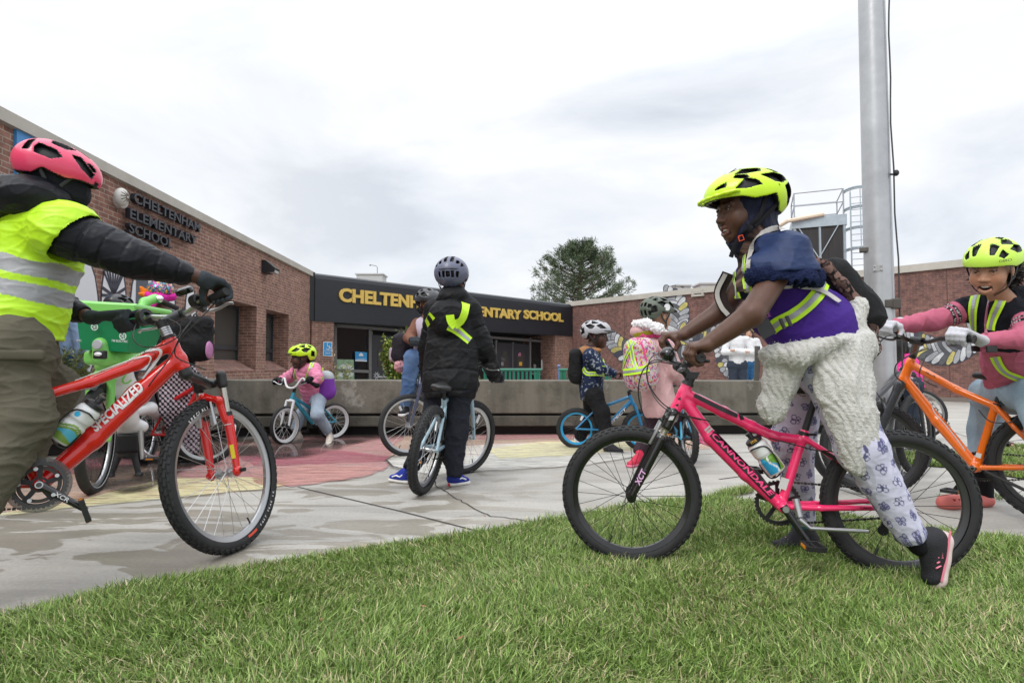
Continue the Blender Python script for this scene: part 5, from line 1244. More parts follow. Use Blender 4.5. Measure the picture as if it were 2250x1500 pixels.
    m = MB(); m.tube([ht, ht-dn*.012], [.027, .026], 20); m.build('headset_cup', BLKP, t); m = MB(); 
    for k in range(4): m.tube([ht-dn*(.014+.009*k), ht-dn*(.021+.009*k)], .0205, 18)
    m.build('headset_spacers', ALU, t)
    sm = ht-dn*.065; m = MB(); m.tube([ht-dn*.048, sm-dn*.012], .021, 18); m.tube([sm, cc], [.019, .021], 14); m.tube([cc-hN*.025, cc+hN*.025], .021, 16); m.build('stem', BLKP, t)
    ld = nz(wf*.8+A(.3, 0, -.35)); ld = nz(ld-hN*np.dot(ld, hN)); bars(t, gl, cc, gr, A(0, 0, -.0)+A(0, 0, .012), None, ALU, levd=ld, lever=ALU, r=.0125, gl=.125)
    m = MB(); q = gr-hN*.17+A(0, 0, .0); m.lathe([(0, 0), (.028, 0), (.033, .008), (.033, .022), (.02, .03), (0, .03)], q+A(-.02, -.01, .03), A(-.3, -.3, .9), 24); m.build('bell', BLKG, t)
    m = MB(); q = gl+hN*.15; m.lathe([(.020, -.012), (.034, -.012), (.036, 0), (.034, .012), (.020, .012)], q, hN, 24, close=True); m.build('twist_shifter', BLKP, t)
    m = MB(); q = gr-hN*.15; m.lathe([(.017, -.014), (.026, -.014), (.028, 0), (.026, .014), (.017, .014)], q, hN, 24, close=True); m.build('twist_shifter', BLKP, t)
    cable(t, [W(470, 668, 2.3), W(440, 700, 2.25), W(400, 740, 2.24), W(370, 790, 2.22), W(340, 830, 2.2), W(325, 850, 2.25)])
    cable(t, [W(300, 708, 2.4), W(292, 740, 2.3), W(310, 760, 2.28), W(350, 760, 2.24), W(390, 740, 2.22), W(395, 715, 2.25), W(370, 700, 2.3)], .0024)
    cable(t, [W(420, 705, 2.3), W(395, 740, 2.22), W(385, 780, 2.24), W(420, 800, 2.28), W(452, 812, 2.33)], .0024)
    m = MB(); m.tube([W(105, 868, 2.05), W(240, 812, 2.16), W(330, 778, 2.25)], .0012, 4); m.tube([W(150, 1040, 2.12), W(240, 955, 2.22), W(320, 850, 2.27)], .0012, 4); m.build('bare_cable', SPK, t)
    # cranks
    ce = W(186, 1118, 2.075); crankset(t, bb, fwd, n, .078, ce, near=.06, pw=nz(A(.25, .2, -1)), ringoff=.045, guard=None, arms=5, pcol=BLKP)
    gp = M('chain_guard_clear', (.10, .10, .10), .25, alpha=.55); m = MB(); m.lathe([(.066, .058), (.092, .058), (.092, .062), (.066, .062)], bb, n, 56, close=True); m.build('chain_guard', gp, t)
    m = MB(); m.lathe([(.050, .036), (.062, .036), (.062, .04), (.05, .04)], bb, n, 40, close=True); m.build('inner_chainring', CHAINM, t)
    m = MB()
    for k in range(5): an = 2*PI*k/5+.5; q = bb+n*.066+(fwd*math.cos(an)+np.cross(n, fwd)*math.sin(an))*.055; m.tube([q-n*.004, q+n*.004], .0065, 10)
    m.build('ring_bolts', ALU, t); ad = nz(ce-bb-n*.06); h = bb+ad*.055+n*.073; text_obj('lettering', 'XCR', WH, t, h-np.cross(n, ad)*.006, ad, np.cross(n, ad), .014, .001, bold=.02, width=.05)
    wheel(t, ra, fwd, n, .335, .027, 62, ALU, SPK, 24); chain(t, bb, .078, ra, .05, n, .045)
    m = MB(); sd_ = nz(st-bb); m.tube([st, st+sd_*.2], .0136, 14); m.build('seatpost', ALU, t); saddle(t, st+sd_*.23, fwd)
    # bottle in cage
    b0, b1 = W(128, 968, 2.07), W(205, 893, 2.12); u = nz(b1-b0); fc = nz(A(.15, -1, .3)); bo = bottle('white sports bottle with blue dot and green hills in the red bicycle cage', b0, u, fc, .040, .165, 0, (.015, .018, .024))
    fs = nz(fc-u*np.dot(fc, u)); cage(t, b0, u, -np.cross(u, fs), .043)
    # tyre lettering
    for txt, a_, mt in (('SPECIALIZED', 128, WH), ('FAST TRAK LK', -62, WH)):
        for i, chh in enumerate(txt):
            if chh == ' ': continue
            an = math.radians(a_-i*3.4) if a_ > 0 else math.radians(a_+i*3.0); d = wf*math.cos(an)+up*math.sin(an); tn = (wf*math.sin(an)-up*math.cos(an)) if a_ > 0 else (-wf*math.sin(an)+up*math.cos(an)); vv = d if a_ > 0 else -d
            # face of the tyre towards the camera is +wn
            uu = tn; 
            if np.dot(np.cross(uu, vv), wn) < 0: uu = -uu
            text_obj('tyre_lettering', chh, mt, w, fa+d*(R_-.046 if a_ > 0 else R_-.032)+wn*.0278, uu, vv, .013 if a_ > 0 else .010, .0008, bold=.02)
    m = MB(); 
    for i in range(6): an = math.radians(-68-i*2); d = wf*math.cos(an)+up*math.sin(an); d2 = wf*math.cos(an-.035)+up*math.sin(an-.035); m.add([fa+d*(R_-.046)+wn*.0285, fa+d*(R_-.034)+wn*.0285, fa+d2*(R_-.034)+wn*.0285, fa+d2*(R_-.046)+wn*.0285], [(0, 1, 2, 3)])
    m.build('red_tyre_label', M('label_red', (.7, .08, .04), .5), w, False)
    return t, dict(f=fwd, n=n, gr=gr, gl=gl, hN=hN, bb=bb, ce=ce, st=st)
RB, RBI = red_bike()

# ---------------------------------------------------------------- generic bicycle from key pixels
def simple_bike(label, fa, ra, R_, col, steer=0., kit={}, ped=None, name='bicycle', pedn=None, lean=0.):
    """fa, ra axle points (world, on ground plane heights are set here); proportions follow a small city / mountain bicycle"""
    fa = A(fa[0], fa[1], R_); ra = A(ra[0], ra[1], R_); f = nz(fa-ra); n = A(f[1], -f[0], 0); wb = np.linalg.norm(fa-ra)
    if kit.get('flip'): n = -n
    t = thing(name, label, 'bicycle', A(*((fa+ra)/2)[:2], 0)); up = A(0, 0, 1)
    pm_ = M('paint_'+kit.get('pn', 'x'), col, .25, coat=.6); sc = R_/.28
    H = kit.get('hh', 1.)*sc
    bb = ra+f*wb*.42-up*.01*sc; hb = fa-f*wb*.15+up*(R_*1.30); ht = hb-f*.035*sc+up*.095*sc; st = bb-f*.12*sc+up*.30*H
    rt = .019*sc**.5
    hb_ = kit.get('dt', rt*1.3)
    segs = [([ht, hb], rt*1.25), ([hb+(ht-hb)*.25, bb], hb_), ([ht*.8+hb*.2, st], rt), ([st+(st-bb)*.06, bb], rt)]
    if kit.get('low'): segs[2] = ([ht*.45+hb*.55, bb+(st-bb)*.52], rt)
    if kit.get('bmx'): segs[2] = ([ht*.8+hb*.2, bb+(st-bb)*.9], rt)
    for sg in (-1, 1): segs += [([bb+n*.018*sg, ra+n*.055*sg], rt*.62), ([st+n*.01*sg-(st-bb)*.1, ra+n*.055*sg], rt*.55)]
    fr = tubes(t, 'frame', segs, pm_, 12)
    kw = dict(knob=kit.get('knob', 44), rim=kit.get('rim', ALU), spoke=kit.get('spoke', SPK), nsp=kit.get('nsp', 24), wall=kit.get('wall'))
    wheel(t, ra, f, n, R_, kit.get('rt', .025), **kw)
    c, s = math.cos(steer), math.sin(steer); wf = A(f[0]*c-f[1]*s, f[0]*s+f[1]*c, 0); wn = A(wf[1], -wf[0], 0)
    sa = nz(ht-hb); ctr = hb+(fa-hb)*0
    fo = wf*np.linalg.norm((fa-hb)*A(1, 1, 0)); fa2 = hb*A(1, 1, 0)+fo+up*R_; wheel(t, fa2, wf, wn, R_, kit.get('rt', .025), **kw)
    fm = kit.get('fork', pm_); cr = hb-sa*.015; 
    m = MB(); m.tube([hb, cr-sa*.01], rt*1.3, 12); cw = kit.get('rt', .025)+.028
    m.tube([cr+wf*.01-wn*cw, cr+wf*.01, cr+wf*.01+wn*cw], [rt*.8, rt, rt*.8], 10)
    for sg in (-1, 1): p0 = cr+wf*.01+wn*cw*sg; p1 = fa2+wn*(cw+.004)*sg; m.tube([p0, p0+(p1-p0)*.5+wf*.004, p1], [rt*.85, rt*.8, rt*.6], 10)
    m.build('fork', fm, t)
    bm_ = kit.get('bar', BLKP); stp = ht+sa*.03*sc+up*kit.get('rise', .02); cc = stp+wf*.05+up*.02; hw = kit.get('hw', .27); rise = up*kit.get('brise', .03)
    m = MB(); m.tube([ht, stp], .016, 10); m.tube([stp, cc], .016, 10); m.build('stem', kit.get('stem', BLKP), t)
    gl, gr = cc-wn*hw-wf*.06+rise, cc+wn*hw-wf*.06+rise
    bars(t, gl, cc, gr, rise*.6, None, bm_, levd=nz(wf*.8-up*.4), lever=kit.get('lever', ALU), gl=.1)
    m = MB(); sdv = nz(st-bb); m.tube([st, st+sdv*kit.get('sp', .12)], .0125, 10); m.build('seatpost', kit.get('spm', BLKP), t); saddle(t, st+sdv*(kit.get('sp', .12)+.03), f, BLKP, .22*sc**.5, .14)
    ce = bb+(f*math.cos(kit.get('ca', -.6))+up*math.sin(kit.get('ca', -.6)))*.135*sc+n*.075
    crankset(t, bb, f, n, .07*sc, ce, near=.055, arms=5, ringoff=kit.get('ro', .04)); chain(t, bb, .07*sc, ra, .035, n, kit.get('ro', .04))
    if lean:
        from mathutils import Quaternion
        qt = Quaternion(Vector(f), lean); t.rotation_mode = 'QUATERNION'; t.rotation_quaternion = qt; o_ = np.array(t.location); T = lambda p: np.array(qt @ Vector(p-o_))+o_
        gl, gr, bb, fa2, ra, st, hb, ht, ce, cc = [T(p) for p in (gl, gr, bb, fa2, ra, st, hb, ht, ce, cc)]
    return t, dict(f=f, n=n, wf=wf, wn=wn, gl=gl, gr=gr, bb=bb, fa=fa2, ra=ra, st=st, hb=hb, ht=ht, fr=fr, sd=st+sdv*(kit.get('sp', .12)+.03), ce=ce, cc=cc)
def frtext(I, s, mat, h=.02, a=.12, b=.9, which='dt', side=1):
    p, q = (I['hb'], I['bb']) if which == 'dt' else (I['ht'], I['st']); nn = I['n']*side
    if np.dot(nn, A(0, CH*0, 0)-p*A(1, 1, 0)) < 0: nn = -nn
    x, y = p+(q-p)*a, p+(q-p)*b; u = nz(y-x)
    if u[0] < 0: x, y, u = y, x, -u
    v = np.cross(nn, u)
    if v[2] < 0: v = -v
    text_obj('lettering', s, mat, I['fr'], x+nn*.0225-v*h*.4, u, v, h, .001, width=np.linalg.norm(y-x), shear=.2, bold=.02)
# centre grey-blue bicycle
ICE = (.36, .50, .58)
CB, CBI = simple_bike('pale blue mountain bicycle seen from behind under the boy in the black coat', W(1004, 960, 4.42), W(928, 984, 3.70), .281, ICE, -.5, dict(pn='ice', rt=.030, knob=60, sp=.09, ca=1.2, hw=.29, rise=.03), lean=math.radians(8))
# rider E behind
EB, EBI = simple_bike('dark bicycle with silver rims mostly hidden behind the boy in black', W(915, 937, 5.15), W(962, 925, 5.85), .28, (.06, .07, .12), -.9, dict(pn='navyframe', knob=0, ca=.9, hw=.27, sp=.15))
# teal kids bike
TB, TBI = simple_bike('teal childrens bicycle with white rims under the girl in the pink puffer jacket', W(622, 930, 6.0), W(733, 924, 6.42), .2, (.03, .30, .42), .35, dict(pn='teal', knob=0, rim=M('rim_white', (.78, .78, .78), .35), wall=M('whitewall', (.78, .78, .76), .5), spoke=M('spoke_white', (.7, .7, .7), .4), fork=M('fork_white', (.75, .76, .78), .3), bar=M('bar_white', (.75, .75, .76), .3), rt=.02, low=True, brise=.09, rise=.02, hw=.25, ca=-1.2, sp=.08, rim2=1, nsp=20))
# blue kids BMX style bike
SB, SBI = simple_bike('blue and black childrens bicycle with blue rims ridden by the boy in the navy coat', W(1412, 934, 5.55), W(1267, 938, 5.7), .2, (.015, .20, .42), .15, dict(pn='bmxblue', knob=36, rim=M('rim_blue', (.02, .34, .66), .3), rt=.025, bmx=True, ca=-.5, hw=.2, brise=.06, sp=.08, ro=-.04, spoke=SPKB))
frtext(SBI, 'SPECT', M('decal_white'), .022, .2, .75)
# light blue bike of the child in the pink coat
HB, HBI = simple_bike('light blue childrens bicycle seen from behind under the child with the flowered backpack', W(1466, 930, 5.35), W(1512, 962, 4.75), .215, (.06, .40, .62), -.1, dict(pn='skyblue', knob=44, ca=-.3, hw=.2, brise=.06, sp=.08, spoke=SPKB))
# orange bicycle
def orange_bike():
    fa, ra = W(1917, 981, 3.66), W(2322, 1032, 2.97); R_ = .292; fa[2] = ra[2] = R_; bp = Frame(ra, fa-ra); n, f = bp.n, bp.u; X = lambda x, y, w=0.: bp.px(x, y, w)
    t = thing('bicycle', 'orange mountain bicycle with black lettering pushed by the girl in the pink sweatshirt', 'bicycle', A(*((fa+ra)/2)[:2], 0)); OR = M('orange_paint', (.90, .17, .008), .22, coat=.8)
    ht, hb = X(2002, 792), X(1984, 838); bb = X(2146, 1026); st = X(2188, 893); hd = nz(hb-ht)
    S = SDF(.0045); S.cap(ht, hb, .024, .027, k=.008); S.chain([hb-hd*.02, X(2060, 925), bb], [.025, .031, .026], k=.012); S.chain([ht+hd*.02, X(2100, 855), st], [.022, .021, .019], k=.012); S.cap(st-A(0, 0, -.01), bb, .0195, k=.01); S.cap(bb-n*.035, bb+n*.035, .025, k=.008)
    for sg in (-1, 1): S.chain([bb+n*.02*sg, bb+(ra-bb)*.35+n*.036*sg, ra+n*.06*sg], [.014, .013, .010], k=.008); S.chain([st+n*.012*sg, st+(ra-st)*.35+n*.036*sg, ra+n*.06*sg], [.012, .011, .009], k=.008)
    fr = S.mesh('frame', OR, t); B = bvh(S)
    h0, n0 = hit(B, 2047, 875); h1, n1 = hit(B, 2084, 934); dd = nz(h1-h0); nn = nz(n0+n1); text_obj('lettering', 'TRAYL', BLACKM, fr, h0-np.cross(nn, dd)*.005+nn*.004, dd, np.cross(nn, dd), .032, .001, width=np.linalg.norm(h1-h0)*1.08, bold=.01)
    h0, n0 = hit(B, 2032, 818); h1, n1 = hit(B, 2052, 828); dd = nz(h1-h0); text_obj('lettering', 'TRAYL', BLACKM, fr, h0+n0*.003, dd, np.cross(nz(n0), dd), .011, .001, width=.06)
    strap(B, [(2046, 888), (2052, 905), (2070, 925), (2095, 955), (2112, 978), (2122, 992)], .006, fr, M('decal_silver', (.6, .6, .6), .4), name='silver_stripe', lift=.0005, sm=2)
    h0, n0 = hit(B, 2150, 1000)
    if h0 is not None: m = MB(); nn0 = nz(n0); ud = nz((st-bb)-nn0*np.dot(st-bb, nn0)); m.box(h0+nn0*.001, (.026, .026, .001), np.stack([np.cross(ud, nn0), ud, nn0], 1)); m.build('sticker', M('sticker_white'), fr, False)
    stv = .45; c, s = math.cos(stv), math.sin(stv); wf = A(f[0]*c-f[1]*s, f[0]*s+f[1]*c, 0); wn = A(wf[1], -wf[0], 0); wn = wn if wn[1] < 0 else -wn
    wheel(t, fa, wf, wn, R_, .028, 60, M('rim_dark'), SPKB, 24); wheel(t, ra, f, n, R_, .030, 46, M('rim_black', (.03, .03, .03), .4), SPKB, 24, knobsz=1.6)
    cr = hb+hd*.03; S = SDF(.0045); S.cap(hb, cr, .021, k=.008); off = (fa-cr)-hd*np.dot(fa-cr, hd)
    for sg in (-1, 1): c1 = cr+wn*.055*sg+off*.55; S.cap(cr, c1, .018, k=.015); S.cap(c1-hd*.012, c1+hd*.02, .022, k=.006); S.chain([c1, fa+wn*.062*sg+hd*-.22, fa+wn*.062*sg], [.017, .021, .016], k=.004)
    S.chain([fa+wn*.055-hd*.24-f*-.0, fa-hd*.33+wf*.045, fa-wn*.055-hd*.24], [.011, .012, .011], k=.01)
    S.mesh('fork', M('fork_grey', (.045, .048, .055), .35), t)
    gn, gf = W(2138, 745, 2.70), W(1928, 722, 3.12); hN = nz(gn-gf); cc = X(2006, 762)*.5+(gn+gf)*.25; m = MB(); m.tube([ht, ht-hd*.05], .019, 14); m.tube([ht-hd*.045, cc], [.02, .021], 12); m.tube([cc-hN*.03, cc+hN*.03], .022, 14); m.build('stem', BLKP, t)
    ld = nz(A(-.8, -.2, -.45)); ld = nz(ld-hN*np.dot(ld, hN)); bars(t, gf, cc, gn, A(0, 0, -.0)+A(0, 0, .01), None, BLKP, levd=ld, lever=M('lever_grey'), gl=.12)
    m = MB(); m.lathe([(0, 0), (.02, 0), (.02, .006), (0, .006)], gn, hN, 18); m.build('bar_end', BLKP, t)
    for P in ([W(2040, 765, 2.9), W(2000, 780, 2.85), W(1970, 800, 2.9), W(1968, 825, 2.95), W(1990, 845, 2.98)], [W(2030, 755, 2.95), W(1960, 735, 2.9), W(1925, 765, 2.95), W(1915, 810, 3.0), W(1925, 860, 3.2), W(1950, 890, 3.4)], [W(2035, 780, 2.9), W(2020, 820, 2.85), X(2030, 835, .05), X(2060, 850, .04)], [X(2150, 900, .03), X(2175, 925, .05), X(2215, 928, .05), X(2240, 915, .02)]): cable(t, P, .003)
    sp_ = nz(st-bb); m = MB(); m.tube([st, st+sp_*.17], .0145, 14); m.build('seatpost', BLKP, t); m = MB(); m.tube([st-sp_*.0, st+sp_*.02], .022, 14); m.box(st+sp_*.035+n*.0-f*.04, (.05, .035, .05), np.stack([f, n, sp_], 1)); m.build('seat_clamp', BLKP, t)
    so_ = saddle(t, X(2205, 822), f+A(0, 0, .12), BLKP, .27, .15); hp = X(2168, 821, .045); text_obj('lettering', 'TRAYL', M('decal_yellow', (.8, .7, .02), .5), so_, hp+A(0, -.03, -.004), -f, A(0, 0, 1), .012, .001, width=.075)
    crankset(t, bb, f, n, .078, X(2098, 1075, .07), near=.06, arms=5, ringoff=-.045); chain(t, bb, .078, ra, .04, n)
    m = MB(); m.tube([X(2165, 1035, .06), X(2260, 1080, .1)], .009, 8); m.build('kickstand', BLKP, t)
    return t, dict(f=f, n=n, gn=gn, gf=gf, hN=hN, bb=bb, st=st)
OB, OBI = orange_bike()
# dark bicycles parked beyond
B1, _ = simple_bike('dark bicycle standing behind the orange bicycle front wheel', W(2020, 975, 4.3), W(1850, 985, 4.0), .3, (.02, .02, .025), .2, dict(pn='blackframe', knob=0, spoke=SPKB, ca=.4, hw=.05, rise=-.1, brise=0, rim=M('rim_dark'), sp=.02, rt=.026, hh=.6))
B2, _ = simple_bike('distant bicycle with pale rims partly behind the orange frame', W(2015, 905, 6.4), W(1905, 905, 6.6), .28, (.03, .03, .035), .0, dict(pn='blackframe', knob=0, ca=.4, hw=.05, rise=-.1, brise=0, rt=.02, sp=.02, hh=.6))
# red bicycle behind (child with checked trousers)
KB, KBI = simple_bike('red childrens bicycle with black battery box behind the red foreground wheel', W(448, 942, 4.75), W(345, 950, 4.85), .245, (.6, .015, .02), .5, dict(pn='kidred', knob=40, ca=-.2, hw=.2, sp=.2, spm=ALU, hh=.95))
# ---------------------------------------------------------------- green and white rental e-bike
def rental():
    GN = M('rental_green', (.22, .62, .13), .35, coat=.3); DG = M('rental_dark_green', (.005, .22, .08), .4, coat=.3, var=.12, vscale=3); WH = M('rental_white', (.74, .75, .75), .32, coat=.3, var=.08); GY = M('rental_grey', (.07, .075, .085), .5)
    fa = W(212, 964, 3.75); fa = A(fa[0], fa[1], .33); wf = nz(A(.36, -1, 0)); wn = A(-wf[1], wf[0], 0); wn = wn if wn[0] > 0 else -wn; up = A(0, 0, 1)
    t = thing('rental_ebike', 'green and white rental electric bicycle with front basket behind the red frame', 'bicycle', A(fa[0], fa[1]+.5, 0))
    wheel(t, fa, wf, wn, .345, .03, 0, ALU, SPKB, 28, wall=None); 
    ra = W(322, 952, 4.85); ra = A(ra[0], ra[1], .33); f = nz((fa-ra)*A(1, 1, 0)); n = A(-f[1], f[0], 0); n = n if n[0] > 0 else -n
    wheel(t, ra, f, n, .335, .03, 0, ALU, SPKB, 28)
    m = MB()
    for (r0, z) in ((.318, .0),): m.lathe([(.296, .024), (.302, .026), (.302, .0275), (.296, .0255)], fa, wn, 60, close=True)
    m.build('reflective_ring', M('ring_white', (.8, .8, .8), .4), t)
    hd = W(262, 830, 4.0); crn = fa+up*.42-wf*.06
    S = SDF(.007); S.chain([crn+up*.2, crn, ], [.03, .032], k=.02)
    for sg in (-1, 1): S.chain([crn+wn*.0, crn+wn*.055*sg-up*.03, fa+wn*.065*sg+up*.1-wf*.02, fa+wn*.065*sg], [.03, .026, .02, .017], k=.02)
    S.mesh('fork', GN, t)
    # fender
    m = MB(); Vv = []; 
    for k in range(14):
        an = math.radians(62+k*8); d = wf*math.cos(an)+up*math.sin(an)
        for s in np.linspace(-1, 1, 6): Vv.append(fa+d*(.375-.012*s*s)+wn*.034*s)
    m.add(Vv, [(k*6+i, k*6+i+1, (k+1)*6+i+1, (k+1)*6+i) for k in range(13) for i in range(5)]); fe = m.build('fender', GY, t); so = fe.modifiers.new('t', 'SOLIDIFY'); so.thickness = .003
    # basket : tapered tub
    def bq(px, py, Y): return W(px, py, Y)
    Y0, Y1 = 3.45, 3.85
    top = [W(186, 672, Y0), W(304, 676, Y0), W(304, 676, Y0)+A(-.02, .38, 0), W(186, 672, Y0)+A(.02, .38, 0)]; bot = [W(196, 770, Y0+.03), W(292, 774, Y0+.03), W(292, 774, Y0+.03)+A(-.02, .28, 0), W(196, 770, Y0+.03)+A(.02, .28, 0)]
    top[1] = W(297, 676, Y0); top[2] = top[1]+A(-.02, .38, 0); bot[1] = W(280, 774, Y0+.03); bot[2] = bot[1]+A(-.02, .28, 0); top[0] = W(165, 668, Y0); top[3] = top[0]+A(.02, .38, 0); bot[0] = W(176, 768, Y0+.03); bot[3] = bot[0]+A(.02, .28, 0)
    m = MB(); m.add(bot+top, [(0, 1, 5, 4), (1, 2, 6, 5), (2, 3, 7, 6), (3, 0, 4, 7), (3, 2, 1, 0)]); bk = m.build('basket', DG, t, False); b = bk.modifiers.new('t', 'SOLIDIFY'); b.thickness = .012; b2 = bk.modifiers.new('b', 'BEVEL'); b2.width = .02; b2.segments = 3
    m = MB(); q = [p+A(0, 0, .005) for p in top]; m.tube([q[0], q[1], q[2], q[3], q[0]], .02, 10); m.bar(W(165, 676, Y0-.015), W(297, 680, Y0-.015), .05, .02, A(0, 1, 0)); m.build('basket_rim', GN, bk)
    fn = nz(np.cross(bot[1]-bot[0], top[0]-bot[0])); fn = fn if fn[1] < 0 else -fn; fu = nz(top[1]-top[0]); fv = np.cross(fn, fu); fv = fv if fv[2] > 0 else -fv
    text_obj('lettering', "I'M ELECTRIC", WH, bk, W(249, 750, Y0)+fn*.012, fu, fv, .014, .001, width=.095, bold=.01)
    text_obj('lettering', "INC", WH, bk, W(172, 749, Y0)+fn*.012, fu, fv, .012, .001, width=.03)
    for (px, py) in ((210, 718), (272, 738)):
        m = MB(); c = W(px, py, Y0)+fn*.008; m.lathe([(.016, 0), (.021, 0), (.021, .002), (.016, .002)], c, fn, 24, close=True)
        for k in range(5): an = 2*PI*k/5; m.bar(c+fn*.001, c+(fu*math.cos(an)+fv*math.sin(an))*.018+fn*.001, .003, .002, fn)
        m.build('citrus_emblem', WH, bk)
    # chin with lamps
    ch = SDF(.007); c = W(214, 785, 3.5); ch.box(c+A(.03, .12, 0), (.15, .09, .045), rd=.03, k=.03); ch.cap(W(214, 757, 3.45)+A(0, .03, 0), W(214, 785, 3.45)+A(0, .05, 0), .045, .055, k=.04); ch.cap(c+A(.05, .15, -.02), crn+up*.05, .06, .04, k=.05); cs_ = ch.mesh('front_housing', GN, t)
    m = MB(); p = W(212, 757, 3.40); m.lathe([(0, 0), (.028, 0), (.030, .006), (.026, .012), (0, .014)], p+A(0, .012, 0), A(0, -1, .05), 24); m.build('round_reflector', M('lamp_lens', (.42, .43, .45), .15, spec=.9), cs_)
    m = MB(); p = W(215, 779, 3.39); m.box(p+A(0, .02, 0), (.07, .03, .05)); lb = m.build('lamp_housing', BLKP, cs_, False, bevel=.008); m = MB(); m.sph(p+A(0, 0, .003), (.024, .008, .012), 14); m.build('headlight', REFL, lb)
    # body: white main frame, battery cover grey, swing arm
    S = SDF(.007); bbp = W(283, 938, 4.25); S.chain([W(262, 800, 4.0), W(272, 860, 4.1), W(280, 920, 4.2), bbp], [.07, .085, .06, .06], k=.05); S.cap(bbp-n*.07, bbp+n*.08, .045, k=.04); S.chain([W(290, 905, 4.25), W(330, 897, 4.5), ra+up*.04+n*.075], [.035, .045, .025], k=.03); S.chain([W(290, 905, 4.25)-n*.1, W(330, 897, 4.5)-n*.1, ra-n*.075], [.03, .035, .025], k=.03)
    body = S.mesh('main_frame', WH, t)
    B = bvh(S); strap(B, [(283, 812), (272, 828), (268, 840), (280, 842), (290, 832)], .012, body, GN, name='green_swoosh', sm=2, lift=.002); strap(B, [(276, 882), (283, 893), (287, 885), (293, 892)], .010, body, GN, name='green_swoosh', sm=2, lift=.002)
    S = SDF(.008); Rb = np.stack([n, f, up], 1); S.box(W(322, 866, 4.5), (.02, .16, .14), Rb, rd=.02, k=.02); S.mesh('battery_cover', GY, t)
    m = MB(); m.tube([W(272, 800, 4.05)+f*-.25-up*.05, W(284, 690, 4.25)], .02, 12); m.build('seatpost', WH, t)
    S = SDF(.008); p = W(310, 724, 4.3); S.ell(p, (.07, .13, .035), Rb, k=.02); S.cap(p, p+f*.12, .03, .02, k=.03); S.mesh('saddle', GY, t)
    m = MB(); s0 = W(300, 712, 3.95); m.tube([W(300, 712, 3.95), W(297, 760, 3.98), W(294, 800, 4.0)], .022, 12); m.build('stem_post', ALU, t)
    S = SDF(.006); S.chain([W(303, 690, 3.6), W(318, 664, 3.68), W(340, 656, 3.75)], [.022, .028, .03], k=.02); S.mesh('handlebar_cover', GN, t)
    m = MB(); m.sph(W(350, 657, 3.75), .026, 12); m.build('bell', CHR, t); m = MB(); m.tube([W(350, 660, 3.78), W(388, 677, 3.95)], .018, 12); m.build('grip', GUM, t)
    # motor, stand, crank
    S = SDF(.008); mc = bbp-up*.09; S.box(mc+A(0, .02, -.02), (.075, .09, .07), Rb, rd=.02, k=.03); S.mesh('motor_housing', M('motor_black', (.015, .015, .017), .55), t)
    S = SDF(.006)
    for (px, py) in ((243, 1048), (305, 1046)): e_ = G(px, py); S.chain([mc-up*.1, (mc-up*.1)*.5+e_*.5+up*.08, e_+up*.01], [.035, .022, .018], k=.02); S.ell(e_+up*.012, (.03, .03, .012), k=.01)
    S.mesh('double_stand', M('stand_grey', (.04, .045, .05), .45), t)
    m = MB(); c1 = W(313, 1008, 4.15); m.tube([bbp+n*.09, bbp+n*.11], .02, 12); m.tube([W(309, 945, 4.15), c1], [.018, .013], 10); ca = m.build('crank_arm', ALU, t); m = MB(); m.box(c1+A(.08, 0, 0), (.11, .07, .022)); pd = m.build('pedal', BLKP, ca, False, bevel=.006); m = MB(); m.box(c1+A(.07, -.036, .004), (.05, .004, .008)); m.build('reflector', AMB, pd, False)
    m = MB(); m.tube(catmull([W(335, 680, 3.75), W(350, 690, 3.7), W(362, 720, 3.75), W(330, 740, 3.85), W(300, 735, 3.9)], 8), .006, 6); m.tube(catmull([W(265, 660, 3.6), W(300, 690, 3.6), W(305, 740, 3.8)], 8), .005, 6); m.build('brake_cable', BLKP, t)
    m = MB(); m.sph(W(288, 768, 3.9), .018, 10); m.build('yellow_cap', M('cap_yellow', (.8, .5, .02), .5), t)
rental()
# ================================================================ PEOPLE
def cloth(name, col, rough=.85, var=.10, vs=5, bump=.35, bs=260, sheen=0., vc=False, coat=0., spec=.22): return M(name, col, rough, var=var, vscale=vs, bump=bump, bscale=bs, sheen=sheen, vc=vc, coat=coat, spec=spec)
LIME = M('hi_vis_lime', (.52, .86, .015), .55, var=.08, vscale=6, bump=.12, bscale=30, emit=None)
LIMES = M('hi_vis_strap', (.55, .88, .02), .5)
RSIL = M('reflective_silver', (.36, .37, .385), .38, metal=.35, var=.15, vscale=9)
def SKINM(nm):
    m = M('skin_'+nm, (.2, .1, .06), .46, vc=True, spec=.4, bump=.10, bscale=300, rvar=.08, vscale=40); b = m.node_tree.nodes['Principled BSDF']; b.inputs['Subsurface Weight'].default_value = .12; b.inputs['Subsurface Radius'].default_value = (.012, .005, .003); b.inputs['Subsurface Scale'].default_value = 1.; return m
DARK1, DARK2, BROWN, TAN = (.075, .034, .022), (.105, .050, .032), (.20, .10, .06), (.50, .285, .185)
HAIRM = M('hair_black', (.010, .008, .007), .6, var=.3, vscale=30, bump=.8, bscale=120)
class Head:
    def __init__(s, c, f, u, sc):
        s.c = np.array(c, float); s.f = nz(f); u = np.array(u, float); s.u = nz(u-s.f*np.dot(u, s.f)); s.r = np.cross(s.f, s.u); s.R = np.stack([s.r, s.f, s.u], 1); s.s = sc
    def p(s, x, y, z): return s.c+s.R@(A(x, y, z)*s.s)
    def loc(s, V): return ((V-s.c)@s.R)/s.s
